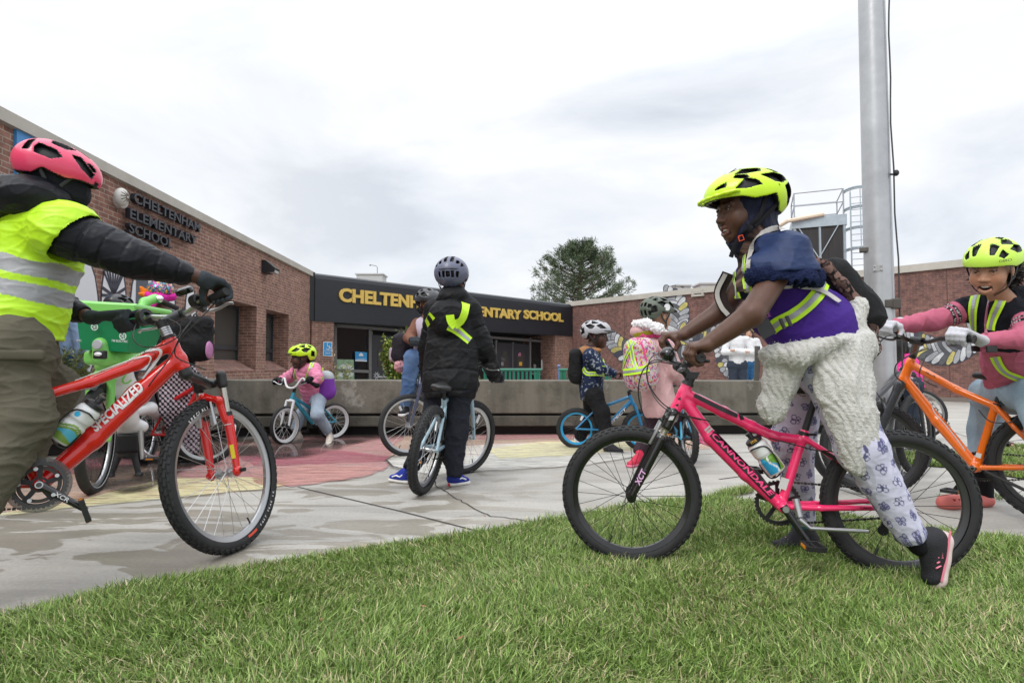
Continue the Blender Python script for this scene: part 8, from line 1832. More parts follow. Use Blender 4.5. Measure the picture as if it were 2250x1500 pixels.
# ---------------------------------------------------------------- D: boy in black coat, back view
def rider_d():
    H = Head(W(994, 616, 4.12), (.10, .99, -.0), (0, .05, 1), 1.10); J = dict(nk=W(995, 660, 4.12), ch=W(992, 715, 4.1), pv=W(990, 825, 4.02), sL=W(958, 682, 4.15), sR=W(1030, 680, 4.08), eL=W(940, 760, 4.25), eR=W(1062, 760, 4.1), wL=W(938, 835, 4.55), wR=W(1086, 826, 4.35),
             hL=W(965, 855, 4.05), hR=W(1010, 855, 3.98), kL=W(945, 950, 4.05), kR=W(1002, 950, 3.95), aL=W(905, 1022, 3.96), aR=W(998, 1036, 3.9))
    K = Kid('boy in a grey helmet and long black coat standing over the pale blue bicycle', J, H, .006, BROWN, 'brown'); K.core(leg=(.055, .045, .03), neck=.05); K.grip('R', K.J['wR']+A(.03, .07, -.02), nz(A(-.8, .5, 0)), A(0, -.2, 1), cloth('glove_charcoal', (.03, .036, .042)), 1.05); K.finish()
    bk = cloth('coat_black', (.0085, .0088, .010), .62, bs=200, bump=.15, sheen=.0); up = nz(J['nk']-J['pv'])
    def ex(S): S.ell(W(985, 690, 3.95), (.135, .085, .10), None, k=.05); S.ell(W(998, 652, 4.08), (.115, .10, .065), None, k=.04); S.ell(W(996, 642, 4.10), (.088, .085, .06), None, k=.03); S.cap(W(978, 715, 3.93), W(965, 700, 3.95), .06, .06, k=.05)
    K.top(bk, r_sh=.085, r_ch=(.165, .75), r_bl=(.185, .75), r_pv=(.205, .8), r_arm=(.078, .072, .052), quilt=(.145, .009, .008), extra=ex, disp=wrinkle(.008, 5, 5, .001, 26, (1, 1, 1.4)), name='coat', drop=.05)
    K.bottom(cloth('joggers', (.018, .020, .028), .9), r=(.088, .078, .055), pel=.13, disp=wrinkle(.009, 6, 4, .001, 30))
    navy = M('helmet_slate', (.115, .125, .19), .4, coat=.2); h, S = helmet(K.t, H, navy, vox=.0045, back=[[(.012, .122), (.03, .12), (.028, .098), (.012, .098)], [(.05, .11), (.066, .10), (.06, .085), (.046, .09)], [(.020, .038), (.036, .038), (.034, .0), (.022, .0)], [(.052, .036), (.064, .034), (.058, .002), (.048, .002)], [(.0, .036), (.012, .036), (.010, .002), (.0, .002)], [(.078, .095), (.088, .075), (.075, .07)]], top=VTOP, cutz=(.005, -.052), rz=.104)
    m = MB(); p = H.p(.098, -.035, .05); m.lathe([(0, 0), (.027, 0), (.027, .004), (0, .004)], p, H.r*1+H.f*-.6, 20); m.build('white_sticker', WHITE, h)
    m = MB(); m.tube(catmull([H.p(-.10, -.07, .05), H.p(-.05, -.135, .052), H.p(.0, -.148, .053), H.p(.05, -.135, .052), H.p(.10, -.07, .05)], 5), .006, 6); m.build('helmet_ridge', M('ridge_dark', (.03, .03, .04), .4), h)
    B = bvh(K.topS); strap(B, [(985, 715), (1000, 722), (1015, 735), (1035, 752)], .062, K.t, LIMES, RSIL, 'belt_strap'); strap(B, [(938, 712), (945, 700), (952, 690)], .055, K.t, LIMES, None, 'belt_strap'); strap(B, [(1022, 668), (1018, 690), (1010, 706), (998, 712)], .062, K.t, LIMES, None, 'belt_strap', lift=.012)
    strap(B, [(988, 693), (990, 708), (998, 718)], .055, K.t, LIMES, None, 'belt_strap', lift=.016)
    bl = cloth('shoe_blue', (.025, .045, .32), .8); ws = M('sole_white', (.72, .70, .66), .6)
    for (hx, hy, tx, ty, an) in ((982, 1068, 1032, 1062, 'aR'), (905, 1062, 856, 1056, 'aL')):
        he, to = G(hx, hy), G(tx, ty); to[2] = he[2] = .0; s_ = shoe(K.t, he, to, A(0, 0, 1), J[an]-A(0, 0, .02), bl, ws, vox=.0045, w=.040, th=.024, tall=.055); f = nz(to-he); sd = np.cross(f, A(0, 0, 1)); sd = sd if sd[1] < 0 else -sd; L = np.linalg.norm(to-he)
        m = MB(); q = lambda a, z, o=.038: he+f*L*a+A(0, 0, z)+sd*o; m.tube([q(.25, .062), q(.38, .045), q(.55, .052), q(.72, .040)], .0055, 6); m.build('white_wave', WHITE, s_)
        m = MB(); m.box(he+A(0, 0, .014)+sd*.02+f*.004, (.03, .004, .018), np.stack([sd, f, A(0, 0, 1)], 1)); m.build('red_tab', M('tab_red', (.6, .03, .03), .5), s_, False)
rider_d()
# ---------------------------------------------------------------- E: rider behind the boy
def rider_e():
    Y = 5.45; H = Head(W(942, 668, Y), (.55, -.82, -.1), (0, 0, 1), 1.05); J = dict(nk=W(940, 703, Y), ch=W(938, 735, Y), pv=W(935, 800, Y+.15), sL=W(918, 712, Y+.05), sR=W(962, 712, Y-.05), eL=W(899, 742, Y-.1), eR=W(985, 740, Y-.2), wL=W(905, 748, Y-.35), wR=W(975, 752, Y-.4),
             hL=W(920, 800, Y+.1), hR=W(950, 800, Y+.1), kL=W(906, 786, Y-.2), kR=W(960, 850, Y-.1), aL=W(893, 885, Y-.15), aR=W(965, 930, Y))
    K = Kid('rider in a dark helmet and brown sleeves partly hidden behind the boy in black', J, H, .008, BROWN, 'brown'); K.core(arm=(.03, .026, .02), leg=(.05, .045, .03)); K.grip('L', W(911, 752, Y-.42), nz(A(1, .2, 0)), A(0, -.3, 1), cloth('glove_charcoal', (.03, .036, .042)), 1.1); K.finish()
    K.top(cloth('sweater_brown', (.19, .085, .055), .85), r_sh=.055, r_ch=(.11, .8), r_bl=(.11, .8), r_pv=(.12, .8), r_arm=(.055, .052, .04), disp=wrinkle(.006, 8, 3), name='sweater')
    V = SDF(.008); up = nz(J['nk']-J['pv']); V.cap(J['ch']+up*.03, J['pv'], .122, .13, k=.03, flat=(K.front(), .82)); V.cap(J['sL']*.75+J['sR']*.25, J['sR']*.75+J['sL']*.25, .07, k=.04); V.half(J['pv']+up*.05, -up); V.mesh('puffer_vest', cloth('vest_lilac', (.50, .42, .50), .6), K.t)
    K.bottom(cloth('jeans_mid', (.2, .3, .5), .9, vc=True, var=0), r=(.085, .072, .062), pel=.11, color=jeans_paint((.16, .26, .45), (.07, .13, .27)), disp=wrinkle(.007, 7, 4), name='jeans')
    helmet(K.t, H, M('helmet_charcoal', (.035, .037, .042), .35, coat=.3), vox=.006, side=VSIDE, top=VTOP)
    S = SDF(.008); S.ell(H.p(0, -.05, -.05), A(.085, .06, .055), H.R, k=.02); S.mesh('hair', HAIRM, K.t, disp=lambda V: .012*sn(V, 20, 3)+.006*sn(V, 45, 4))
    B = bvh(K.topS, V); strap(B, [(902, 772), (915, 778), (932, 784)], .05, K.t, LIMES, RSIL, 'belt_strap', lift=.012); shoe(K.t, W(898, 905, Y-.1), W(880, 915, Y-.3), A(0, 0, 1), J['aL']-A(0, 0, .02), M('shoe_black'), WHITE, vox=.008)
    Rb = np.stack([nz(A(.5, .8, 0)), nz(A(-.85, .5, 0)), A(0, 0, 1)], 1); b, _ = bag('dark and lilac backpack with a pink pompom on the rider behind the boy', W(886, 765, Y+.1), Rb, (.11, .085, .15), cloth('pack_dark', (.022, .018, .024), .7), BLKP, pm_=cloth('pack_lilac', (.45, .36, .42), .7), disp=wrinkle(.005, 8, 3))
    S = SDF(.008); S.ell(W(878, 805, Y-.0), (.05, .05, .055), None); S.mesh('pompom', cloth('pom_pink', (.6, .30, .33), .95), b, disp=lambda V: .008*sn(V, 30, 3))
rider_e()
# ---------------------------------------------------------------- F: girl on the teal bicycle
def rider_f():
    Y = 6.1; H = Head(W(662, 786, Y), (-.93, -.36, -.05), (0, 0, 1), 1.03); gl, gr = TBI['gl'], TBI['gr']
    fr_, bk_ = (gl, gr) if gl[0] < gr[0] else (gr, gl)
    gL, gR = (W(607, 839, 6.25), W(682, 836, 5.85)); hN = nz(gR-gL)
    J = dict(nk=W(672, 806, Y+.05), ch=W(678, 830, Y+.08), pv=W(692, 870, Y+.2), sL=W(690, 812, Y-.06), sR=W(658, 814, Y+.2), eL=W(697, 832, Y-.2), eR=W(632, 830, Y+.2), wL=W(690, 842, Y-.25), wR=W(612, 836, Y+.15),
             hL=W(700, 878, Y+.08), hR=W(680, 878, Y+.3), kL=W(697, 912, Y-.1), kR=W(663, 910, Y+.15), aL=W(719, 943, Y+.05), aR=W(650, 940, Y+.1))
    K = Kid('girl in a lime helmet and pink puffer jacket sitting on the teal bicycle', J, H, .0065, DARK2, 'mid'); K.core(arm=(.028, .024, .018), leg=(.042, .036, .026), tors=(.06, .06, .07)); dk = cloth('glove_black', (.012, .012, .014))
    K.grip('L', gR, -hN, A(0, 0, 1), dk, 1.0, .014); K.grip('R', gL, hN, A(0, 0, 1), dk, 1.0, .014); K.finish((0, 1, -.1))
    K.top(cloth('puffer_pink', (.72, .24, .38), .5, bump=.1), r_sh=.072, r_ch=(.13, .85), r_bl=(.14, .85), r_pv=(.15, .9), r_arm=(.074, .062, .040), quilt=(.045, .012, .007), disp=wrinkle(.004, 9, 3), vox=.0065, extra=lambda S: S.cap(J['nk']+A(0, 0, .01), J['nk']+A(.03, 0, .02), .055, k=.03))
    K.bottom(cloth('jeans_light', (.4, .5, .6), .9, vc=True, var=0), r=(.072, .062, .050), pel=.09, color=jeans_paint((.42, .50, .58), (.28, .35, .44)), disp=wrinkle(.006, 8, 5), name='jeans')
    helmet(K.t, H, M('helmet_lime'), vox=.005, side=VSIDE, top=VTOP, visor=(M('visor_dark', (.03, .035, .03), .4), .03))
    B = bvh(K.topS); strap(B, [(687, 797), (680, 815), (672, 838)], .04, K.t, LIMES, RSIL, 'belt_strap'); strap(B, [(651, 808), (648, 822), (650, 840)], .03, K.t, LIMES, RSIL, 'belt_strap'); strap(B, [(690, 840), (705, 833), (722, 824)], .04, K.t, LIMES, RSIL, 'belt_strap')
    S = SDF(.007); S.ell(H.p(0, -.09, -.06), A(.055, .05, .05), H.R); S.cap(W(648, 795, Y-.1), W(642, 830, Y-.12), .006, .005, k=.003); S.cap(W(655, 797, Y-.12), W(640, 812, Y-.14), .006, .005, k=.003); S.mesh('hair', HAIRM, K.t, disp=lambda V: .004*sn(V, 30, 3))
    wsh = M('shoe_cream', (.6, .52, .45), .6, var=.3, vscale=30)
    shoe(K.t, W(726, 968, Y+.15)*A(1, 1, 0), W(728, 973, Y-.1)*A(1, 1, 0)+A(0, -.1, 0), A(0, 0, 1), J['aL'], wsh, WHITE, vox=.006, w=.038, extra=M('lace_pink', (.7, .25, .25), .6)); shoe(K.t, W(664, 966, Y+.15)*A(1, 1, 0), W(636, 966, Y+.0)*A(1, 1, 0), A(0, 0, 1), J['aR'], wsh, WHITE, vox=.006, w=.038, extra=M('lace_pink'))
    Rb = np.stack([nz(A(-.35, .9, 0)), nz(A(.9, .35, 0)), nz(A(.05, 0, 1))], 1)
    def pc(V, lab): return np.where((V[:, 2] > W(0, 832, Y)[2])[:, None], A(.42, .46, .47), A(.22, .055, .42))
    bag('purple and grey backpack on the girl on the teal bicycle', W(716, 846, Y+.16), Rb, (.12, .085, .155), cloth('pack_purple', (.3, .2, .4), .7, vc=True, var=0), LIMES, color=pc, vox=.007)
rider_f()
# ---------------------------------------------------------------- G: boy in the navy coat
def rider_g():
    Y = 5.6; H = Head(W(1311, 738, Y), (.93, -.33, -.05), (0, 0, 1), 1.08)
    gL, gR = W(1352, 828, Y-.15), W(1362, 820, Y+.3); hN = nz(gR-gL)
    J = dict(nk=W(1300, 762, Y+.02), ch=W(1297, 795, Y), pv=W(1299, 855, Y), sL=W(1296, 782, Y-.15), sR=W(1302, 782, Y+.15), eL=W(1322, 810, Y-.18), eR=W(1325, 812, Y+.25), wL=W(1350, 822, Y-.15), wR=W(1352, 820, Y+.25),
             hL=W(1305, 868, Y-.08), hR=W(1300, 868, Y+.1), kL=W(1322, 905, Y-.12), kR=W(1300, 915, Y+.15), aL=W(1334, 965, Y-.15), aR=W(1275, 958, Y+.15))
    K = Kid('boy in a light grey helmet and speckled navy coat standing over the small blue bicycle', J, H, .0065, DARK1, 'dark'); K.core(arm=(.03, .025, .02), leg=(.045, .04, .03), tors=(.06, .06, .07)); K.grip('L', W(1360, 826, Y-.15), nz(A(-.2, 1, 0)), A(0, 0, 1), None, .95); K.finish()
    def pc(V, lab): n = sn(V, 22, 5); n2 = sn(V, 37, 6); return np.where(((n > .72) | (n2 > .85))[:, None], A(.32, .36, .40), A(.012, .022, .06))
    K.top(cloth('coat_navy', (.01, .02, .06), .6, vc=True, var=0), r_sh=.065, r_ch=(.12, .85), r_bl=(.128, .88), r_pv=(.13, .9), r_arm=(.066, .056, .038), disp=wrinkle(.007, 7, 3), color=pc, name='coat', drop=.03)
    S = SDF(.007); S.cap(W(1288, 768, Y-.02), W(1312, 770, Y-.05), .062, .045, k=.03, flat=(A(0, 0, 1), .6)); S.ell(W(1283, 775, Y), (.08, .09, .05), None, k=.03); S.mesh('hood_lining', cloth('lining_tan', (.36, .18, .08), .9), K.t)
    K.bottom(cloth('trousers_black', (.012, .012, .014), .8), r=(.085, .072, .058), pel=.1, disp=wrinkle(.006, 8, 5))
    helmet(K.t, H, M('helmet_silver', (.42, .42, .44), .4, coat=.2), vox=.005, side=VSIDE, top=VTOP, back=VBACK, visor=(M('visor_dark', (.03, .035, .03), .4), .04))
    B = bvh(K.topS); strap(B, [(1322, 775), (1325, 790), (1326, 805)], .03, K.t, LIMES, None, 'belt_strap'); strap(B, [(1282, 808), (1288, 822), (1305, 820), (1330, 823)], .04, K.t, LIMES, RSIL, 'belt_strap')
    m = M('shoe_black'); shoe(K.t, W(1325, 985, Y-.15)*A(1, 1, 0), W(1371, 985, Y-.2)*A(1, 1, 0), A(0, 0, 1), J['aL'], m, M('sole_dark', (.05, .05, .05), .6), vox=.006); shoe(K.t, W(1262, 965, Y+.2), W(1285, 975, Y+.1)*A(1, 1, 0)+A(0, 0, .02), A(.2, 0, 1), J['aR'], m, WHITE, vox=.006)
    Rb = np.stack([nz(A(.3, .95, 0)), nz(A(-.95, .3, 0)), A(0, 0, 1)], 1); bag('black backpack worn by the boy in the navy coat', W(1268, 805, Y+.0), Rb, (.12, .065, .17), cloth('pack_black', (.010, .010, .011), .7), BLKP, vox=.007, disp=wrinkle(.006, 7, 2))
rider_g()
# ---------------------------------------------------------------- H: child in the pink coat
def rider_h():
    Y = 4.85; H = Head(W(1446, 694, Y), (.85, .45, -.02), (0, 0, 1), 1.12)
    J = dict(nk=W(1430, 738, Y), ch=W(1432, 780, Y), pv=W(1445, 860, Y), sL=W(1408, 755, Y+.16), sR=W(1462, 765, Y-.12), eL=W(1430, 800, Y+.3), eR=W(1478, 810, Y-.1), wL=W(1470, 830, Y+.35), wR=W(1500, 845, Y+.1),
             hL=W(1435, 890, Y+.08), hR=W(1458, 890, Y-.05), kL=W(1430, 935, Y+.12), kR=W(1500, 930, Y+.1), aL=W(1404, 990, Y+.05), aR=W(1540, 962, Y+.1))
    K = Kid('child in an olive helmet and pale pink hooded coat seen from behind', J, H, .0065, TAN, 'light'); K.core(arm=(.03, .025, .02), leg=(.05, .042, .03), tors=(.07, .07, .08)); K.finish()
    pk = cloth('coat_blush', (.66, .41, .41), .8, bs=200)
    K.top(pk, r_sh=.07, r_ch=(.13, .85), r_bl=(.138, .88), r_pv=(.150, .9), r_arm=(.075, .070, .052), disp=wrinkle(.008, 6, 3), name='coat', drop=.12, extra=lambda S: S.ell(W(1412, 728, Y), (.10, .10, .06), None, k=.04))
    S = SDF(.006); S.chain([W(1398, 712, Y-.02), W(1420, 712, Y-.10), W(1445, 722, Y-.12), W(1462, 735, Y-.06)], [.035, .04, .04, .035], k=.03); S.ell(W(1425, 715, Y+.02), (.10, .09, .035), None, k=.03)
    S.mesh('fur_trim', cloth('fur_white', (.85, .84, .85), .95, bump=.4, bs=120), K.t, disp=lambda V: .008*sn(V, 32, 3)+.004*sn(V, 75, 4))
    K.bottom(cloth('leggings_dark', (.05, .03, .04), .8), r=(.075, .06, .048), pel=.1)
    ol = M('helmet_olive', (.095, .115, .085), .5); h, _ = helmet(K.t, H, ol, vox=.0045, side=VSIDE, top=VTOP, back=VBACK, visor=(M('visor_black', (.012, .012, .014), .4), .05)); m = MB(); c = H.p(.108, -.012, .055); m.lathe([(0, 0), (.028, 0), (.028, .004), (0, .004)], c, H.r*.9+A(0, -.3, 0), 24); m.build('white_sticker', WHITE, h)
    # floral backpack
    def fl(V, lab):
        C = np.tile(A(.62, .50, .52), (len(V), 1))
        for sd_, col, th in ((1, (.65, .04, .10), .55), (2, (.70, .14, .35), .5), (3, (.30, .10, .30), .6), (4, (.62, .50, .12), .6), (5, (.18, .06, .05), .72), (6, (.35, .45, .40), .62)): C[sn(V, 19+sd_*2, sd_+20) > th] = A(*col)
        return C
    Rb = np.stack([nz(A(.80, -.5, 0)), nz(A(-.55, -.85, 0)), nz(A(-.0, .03, 1))], 1); Rb[:, 0] = nz(np.cross(Rb[:, 1], Rb[:, 2])); c = W(1408, 800, Y-.16); b, BS = bag('flowered pink backpack crossed by lime straps on the child in the pink coat', c, Rb, (.135, .11, .215), cloth('floral', (.6, .5, .5), .8, vc=True, var=0), cloth('strap_rose', (.72, .08, .25)), vox=.006, color=fl)
    B = bvh(BS, K.topS); strap(B, [(1372, 818), (1390, 816), (1410, 813), (1425, 808)], .055, K.t, LIMES, RSIL, 'belt_strap', lift=.01); strap(B, [(1380, 745), (1388, 765), (1392, 790), (1400, 812)], .035, K.t, LIMES, RSIL, 'belt_strap', lift=.01); strap(B, [(1394, 752), (1378, 780), (1370, 812)], .03, K.t, LIMES, RSIL, 'belt_strap', lift=.01)
    strap(B, [(1388, 738), (1405, 733), (1425, 730), (1440, 728)], .035, K.t, M('strap_olive', (.40, .45, .02), .6), None, 'belt_strap', lift=.008); strap(B, [(1410, 741), (1440, 735), (1460, 742), (1468, 752)], .03, b, cloth('strap_rose', (.72, .08, .25)), None, 'shoulder_strap', lift=.012); strap(B, [(1400, 742), (1412, 760), (1419, 790)], .016, b, cloth('strap_rose', (.72, .08, .25)), None, 'zip_trim', lift=.004)
    pkm = M('shoe_pink', (.80, .16, .32), .5); shoe(K.t, W(1520, 965, Y+.1), W(1568, 985, Y+.0), A(.3, 0, 1), J['aR'], pkm, pkm, vox=.006, w=.04)
    rdm = M('shoe_red', (.55, .02, .06), .5); shoe(K.t, W(1412, 1012, Y+.0)*A(1, 1, 0), W(1392, 1018, Y-.1)*A(1, 1, 0)+A(-.06, -.1, 0), A(0, 0, 1), J['aL'], rdm, M('sole_pink2', (.7, .15, .25), .5), vox=.006)
rider_h()
# ---------------------------------------------------------------- I: child with checked trousers
def rider_i():
    Y = 4.9; H = Head(W(352, 652, Y), (-.5, .78, 0), (0, 0, 1), 1.05)
    J = dict(nk=W(360, 686, Y), ch=W(372, 725, Y), pv=W(388, 800, Y), sL=W(335, 702, Y-.05), sR=W(400, 702, Y+.1), eL=W(325, 745, Y-.1), eR=W(425, 750, Y+.1), wL=W(335, 775, Y-.1), wR=W(420, 785, Y),
             hL=W(375, 825, Y), hR=W(402, 825, Y), kL=W(378, 900, Y-.05), kR=W(412, 900, Y), aL=W(395, 975, Y), aR=W(416, 985, Y-.05))
    K = Kid('child in black jacket and checked trousers with a sequinned helmet behind the red frame', J, H, .008, DARK2, 'mid'); K.core(); K.finish()
    K.top(cloth('coat_black', (.0085, .0088, .010), .62), r_sh=.075, r_ch=(.14, .8), r_bl=(.145, .8), r_pv=(.14, .85), r_arm=(.07, .062, .05), quilt=(.09, .008, .007), disp=wrinkle(.008, 6, 3))
    def ck(V, lab):
        p = .022; a = np.floor((V[:, 0]+V[:, 1]*.6)/p); b = np.floor(V[:, 2]/p); fx = (V[:, 0]+V[:, 1]*.6)/p-a; fz = V[:, 2]/p-b
        dk = ((a+b) % 2 == 0) | ((fx < .3) & (fz < .3)); return np.where(dk[:, None], A(.02, .018, .022), A(.60, .50, .56))
    K.bottom(cloth('trousers_check', (.5, .5, .5), .85, vc=True, var=0), r=(.095, .085, .075), pel=.12, color=ck, disp=wrinkle(.006, 6, 5), vox=.006)
    def sq(V, lab):
        n = sn(V, 60, 3); m = sn(V, 24, 5); C = np.tile(A(.05, .06, .09), (len(V), 1)); C[n > .2] = A(.10, .38, .50); C[m > .45] = A(.75, .35, .06); C[m < -.55] = A(.65, .05, .35); return C
    S = SDF(.005); S.ell(H.p(0, -.01, .045), A(.105, .13, .095), H.R); S.half(H.p(0, 0, .015), -H.u); S.mesh('helmet', M('helmet_sequin', (.3, .3, .4), .25, vc=True, metal=.3), K.t, color=sq)
    S = SDF(.007); S.chain([H.p(-.08, -.06, .0), H.p(0, -.10, -.015), H.p(.08, -.05, .0)], [.035, .04, .035], k=.02); S.cap(H.p(-.02, -.1, 0), H.p(-.05, -.11, -.08), .03, .02, k=.02); S.mesh('magenta_scarf', cloth('scarf_magenta', (.72, .03, .36), .8), K.t, disp=wrinkle(.008, 12, 3))
    S = SDF(.006); S.cap(H.p(-.11, -.04, .03), H.p(-.13, -.05, .06), .025, .012, k=.01); S.cap(H.p(-.11, -.06, .0), H.p(-.14, -.08, .01), .02, .01, k=.01); S.mesh('orange_bow', cloth('bow_orange', (.9, .25, .02), .8), K.t, disp=wrinkle(.006, 20, 3))
    shoe(K.t, W(432, 1006, Y)*A(1, 1, 0), W(398, 1008, Y-.15)*A(1, 1, 0), A(0, 0, 1), J['aR'], M('shoe_black'), WHITE, vox=.006, extra=M('lace_red', (.8, .05, .1), .5)); shoe(K.t, W(415, 1000, Y+.1)*A(1, 1, 0), W(380, 1002, Y)*A(1, 1, 0), A(0, 0, 1), J['aL'], M('shoe_black'), WHITE, vox=.007)
    Rb = np.stack([nz(A(1, .3, 0)), nz(A(.3, -1, 0)), nz(A(-.12, 0, 1))], 1)
    b, BS = bag('large black backpack with a pink patch hanging behind the red handlebar', W(432, 745, Y-.2), Rb, (.125, .08, .18), cloth('pack_black', (.010, .010, .011), .7), BLKP, vox=.007, disp=wrinkle(.010, 6, 2)); S = SDF(.006); S.ell(W(460, 768, Y-.22), (.02, .05, .075), None); S.mesh('pink_patch', cloth('patch_pink', (.5, .22, .42), .6, var=.4), b)
rider_i()
# ---------------------------------------------------------------- adults and distant figures
def adult(label, x, Y, top, hem, shirt, trouser, hair, face, skin=TAN, group=None, sw=.2, pose='crossed', extra=None, s=1.0, hf=(-.3, -1, 0), longhair=True, cut=None):
    zt_ = W(x, top, Y)[2]; X = W(x, 800, Y)[0]; hc = A(X, Y, zt_-.115*s); H = Head(hc, hf, (0, 0, 1), s); f = nz(A(*hf)*A(1, 1, 0)); r = np.cross(f, A(0, 0, 1)); P = lambda a, b, z: A(X, Y, 0)+r*a+f*b+A(0, 0, z); hz = W(x, hem, Y)[2]
    sh = zt_-.30*s; J = dict(nk=P(0, 0, sh+.07), ch=P(0, 0, sh-.08), pv=P(0, 0, hz+.05), sL=P(-sw*.85, 0, sh), sR=P(sw*.85, 0, sh), hL=P(-.09, 0, hz-.02), hR=P(.09, 0, hz-.02), kL=P(-.1, .02, hz*.5), kR=P(.1, .02, hz*.5), aL=P(-.11, 0, .09), aR=P(.11, 0, .09))
    if pose == 'crossed': J.update(eL=P(-sw-.06, .08, sh-.27), eR=P(sw+.06, .08, sh-.27), wL=P(.10, .19, sh-.24), wR=P(-.10, .20, sh-.27))
    else: J.update(eL=P(-sw-.05, 0, sh-.28), eR=P(sw+.05, 0, sh-.28), wL=P(-sw-.03, .06, sh-.52), wR=P(sw+.03, .06, sh-.52))
    K = Kid(label, J, H, .011, skin, 'light', group=group, mouth='smile' if pose == 'crossed' else 'closed'); K.core(arm=(.04, .034, .026), leg=(.07, .055, .04), tors=(.09, .09, .1)); 
    for e in 'LR': d = nz(J['w'+e]-J['e'+e]); K.B.cap(J['w'+e], J['w'+e]+d*.09, .028, .02, k=.015, flat=(f, .6))
    K.finish(); K.top(shirt, r_sh=.08, r_ch=(.165, .72), r_bl=(.165, .78), r_pv=(.17, .8), r_arm=(.075, .065, .048), disp=wrinkle(.007, 5, 3), name='sweater', drop=.0); K.bottom(trouser, r=(.11, .085, .07), pel=.15, disp=wrinkle(.008, 5, 4))
    if hair is not None:
        S = SDF(.01); S.ell(H.p(0, -.02, .045), A(.088, .10, .082)*s, H.R, k=.02)
        if longhair:
            for e in (-1, 1): S.chain([H.p(.075*e, -.01, .03), H.p(.082*e, .0, -.05), H.p(.078*e, .02, -.13), H.p(.07*e, .03, -.19)], [.035, .035, .032, .02], k=.03)
            S.cap(H.p(0, -.06, 0), H.p(0, -.06, -.17), .08, .06, k=.03)
        S.ell(H.p(0, .075, -.03), A(.062, .06, .08)*s, H.R, k=.01, op='s'); S.mesh('hair', hair, K.t, disp=lambda V: .006*sn(V, 20, 3))
    for e in 'LR': a = J['a'+e]; shoe(K.t, a*A(1, 1, 0)-f*.08, a*A(1, 1, 0)+f*.18, A(0, 0, 1), a, M('shoe_dark', (.04, .04, .045), .6), WHITE, vox=.012, w=.045)
    if extra: extra(K, P, sh)
    return K
wsw = cloth('sweater_white', (.68, .68, .69), .85, bump=.3, bs=90); dkj = cloth('jeans_dark', (.035, .045, .065), .85); blj = cloth('jeans_blue', (.03, .11, .24), .85); brh = M('hair_brown', (.06, .028, .018), .55, var=.3, vscale=20)
adult('adult in a white sweatshirt with folded arms seen between the girls arms and the wall', 1620, 12.6, 716, 800, wsw, dkj, None, None, pose='crossed', hf=(-.1, -1, 0), sw=.23)
adult('woman with long brown hair in a white sweatshirt and blue jeans by the right wall', 1646, 13.6, 722, 798, wsw, blj, brh, None, pose='crossed', hf=(-.25, -1, 0))
def lanyard(K, P, sh):
    S = SDF(.01); S.chain([P(-.14, .14, sh+.02), P(0, .17, sh-.02), P(.14, .14, sh+.02)], [.05, .055, .05], k=.03); S.chain([P(.02, .2, sh-.02), P(.03, .22, sh-.2), P(.03, .22, sh-.34)], [.045, .04, .035], k=.02); S.chain([P(-.06, .2, sh), P(-.08, .22, sh-.16)], [.045, .035], k=.02); S.mesh('scarf', cloth('scarf_green', (.012, .055, .04), .9), K.t, disp=wrinkle(.008, 8, 3)); m = MB(); m.box(P(.0, .24, sh-.36), (.08, .006, .11)); m.build('name_badge', WHITE, K.t, False)
adult('adult in a pale blue shirt and dark green scarf behind the left riders leg', 142, 5.85, 650, 800, cloth('shirt_sky', (.30, .42, .62), .8), blj, HAIRM, None, pose='down', hf=(-.3, -1, 0), sw=.19, extra=lanyard)
def tinyhelm(K, P, sh): helmet(K.t, K.H, M('helmet_charcoal'), vox=.008, side=VSIDE[:3])
adult('dark haired head in a black helmet showing above the green basket', 260, 5.6, 652, 800, cloth('coat_black', (.0085, .0088, .010)), dkj, HAIRM, None, skin=DARK1, pose='down', hf=(.4, 1, 0), sw=.13, s=.95, longhair=False, extra=tinyhelm)
def vestx(K, P, sh):
    B = bvh(K.topS); X, Z = K.J['ch'][0], K.J['ch'][2]
    strap(B, [(1888, 788), (1902, 800), (1915, 812)], .05, K.t, LIMES, RSIL, 'belt_strap', lift=.012); strap(B, [(1885, 812), (1900, 815), (1920, 815)], .05, K.t, LIMES, RSIL, 'belt_strap', lift=.012)
adult('child in grey and black with lime straps half hidden beside the flagpole', 1904, 5.2, 700, 835, cloth('coat_grey', (.07, .072, .08), .7), cloth('trousers_black', (.012, .012, .014)), HAIRM, None, skin=DARK2, pose='down', sw=.11, s=1.0, extra=vestx, hf=(-.2, 1, 0))
adult('child in a hot pink puffer jacket peeking out behind the flagpole', 1968, 5.6, 735, 840, cloth('puffer_hotpink', (.85, .04, .30), .5), dkj, HAIRM, None, skin=DARK2, pose='down', sw=.12, s=.9, hf=(.5, 1, 0))
# ================================================================ CAMERA, SKY, LIGHT
cam = bpy.data.cameras.new('camera'); co = bpy.data.objects.new('camera', cam); COL.objects.link(co); SC.camera = co
cam.sensor_width = 36; cam.lens = 36*F/2250; cam.clip_end = 500; cam.clip_start = .05
co.location = (0, 0, CH); co.rotation_euler = (PI/2+PT, 0, 0)
cam.dof.use_dof = False
w = bpy.data.worlds.new('World'); SC.world = w; w.use_nodes = True; N = w.node_tree.nodes; L = w.node_tree.links
bg = N['Background']; sky = N.new('ShaderNodeTexSky'); sky.sky_type = 'NISHITA'; sky.sun_disc = False; EL, RO = math.radians(48), math.radians(215)
sky.sun_elevation = EL; sky.sun_rotation = RO
tc = N.new('ShaderNodeTexCoord'); mp = N.new('ShaderNodeMapping'); mp.inputs['Rotation'].default_value = (0, .35, .5); mp.inputs['Scale'].default_value = (1.0, 1.9, 2.6)
L.new(tc.outputs['Generated'], mp.inputs['Vector'])
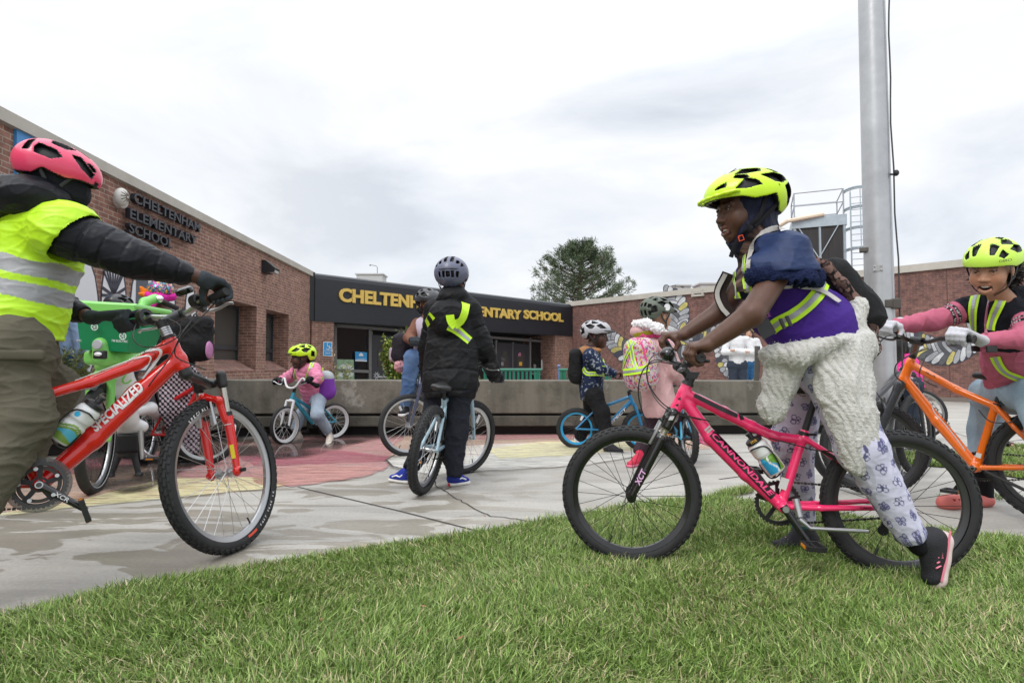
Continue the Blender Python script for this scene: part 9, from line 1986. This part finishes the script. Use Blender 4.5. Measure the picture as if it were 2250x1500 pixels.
n1 = N.new('ShaderNodeTexNoise'); n1.inputs['Scale'].default_value = 2.1; n1.inputs['Detail'].default_value = 8; n1.inputs['Roughness'].default_value = .55; n1.inputs['Distortion'].default_value = .35; L.new(mp.outputs['Vector'], n1.inputs['Vector'])
rp = N.new('ShaderNodeValToRGB'); e = rp.color_ramp.elements; e[0].position = .35; e[0].color = (.61, .65, .71, 1); e[1].position = .60; e[1].color = (.88, .89, .91, 1)
x = e.new(.47); x.color = (.75, .785, .84, 1); L.new(n1.outputs['Fac'], rp.inputs['Fac'])
# brighter towards the left where the cloud is thinner
sp = N.new('ShaderNodeSeparateXYZ'); L.new(tc.outputs['Generated'], sp.inputs[0])
mr = N.new('ShaderNodeMapRange'); mr.inputs['From Min'].default_value = -.15; mr.inputs['From Max'].default_value = -.6; mr.inputs['To Min'].default_value = 0; mr.inputs['To Max'].default_value = .55; L.new(sp.outputs['X'], mr.inputs['Value'])
mx = N.new('ShaderNodeMix'); mx.data_type = 'RGBA'; L.new(mr.outputs['Result'], mx.inputs[0]); L.new(rp.outputs['Color'], mx.inputs[6]); mx.inputs[7].default_value = (.91, .915, .925, 1)
# a little clear-sky colour through the overcast
sc = N.new('ShaderNodeVectorMath'); sc.operation = 'SCALE'; sc.inputs['Scale'].default_value = .004; L.new(sky.outputs['Color'], sc.inputs[0])
ad = N.new('ShaderNodeVectorMath'); ad.operation = 'ADD'; L.new(mx.outputs[2], ad.inputs[0]); L.new(sc.outputs['Vector'], ad.inputs[1])
el = N.new('ShaderNodeMapRange'); el.inputs['From Min'].default_value = .42; el.inputs['From Max'].default_value = .95; el.inputs['To Min'].default_value = .90; el.inputs['To Max'].default_value = 2.1; L.new(sp.outputs['Z'], el.inputs['Value'])
es = N.new('ShaderNodeVectorMath'); es.operation = 'SCALE'; L.new(ad.outputs['Vector'], es.inputs[0]); L.new(el.outputs['Result'], es.inputs['Scale']); L.new(es.outputs['Vector'], bg.inputs['Color']); bg.inputs['Strength'].default_value = 1.0
s = bpy.data.lights.new('sun', 'SUN'); s.energy = 1.1; s.angle = math.radians(25); s.color = (1, .97, .93)
so = bpy.data.objects.new('sun', s); COL.objects.link(so)
sd = Vector((math.sin(RO)*math.cos(EL), math.cos(RO)*math.cos(EL), math.sin(EL))); so.rotation_euler = sd.to_track_quat('Z', 'Y').to_euler(); so.location = sd*30
SC.view_settings.view_transform = 'Standard'; SC.view_settings.look = 'None'; SC.view_settings.gamma = 1; SC.view_settings.exposure = 0.32
SC.render.engine = 'CYCLES'; SC.cycles.max_bounces = 6; SC.cycles.diffuse_bounces = 3; SC.cycles.transparent_max_bounces = 12; SC.cycles.use_denoising = True
SC.cycles.use_adaptive_sampling = True; SC.cycles.adaptive_threshold = .02
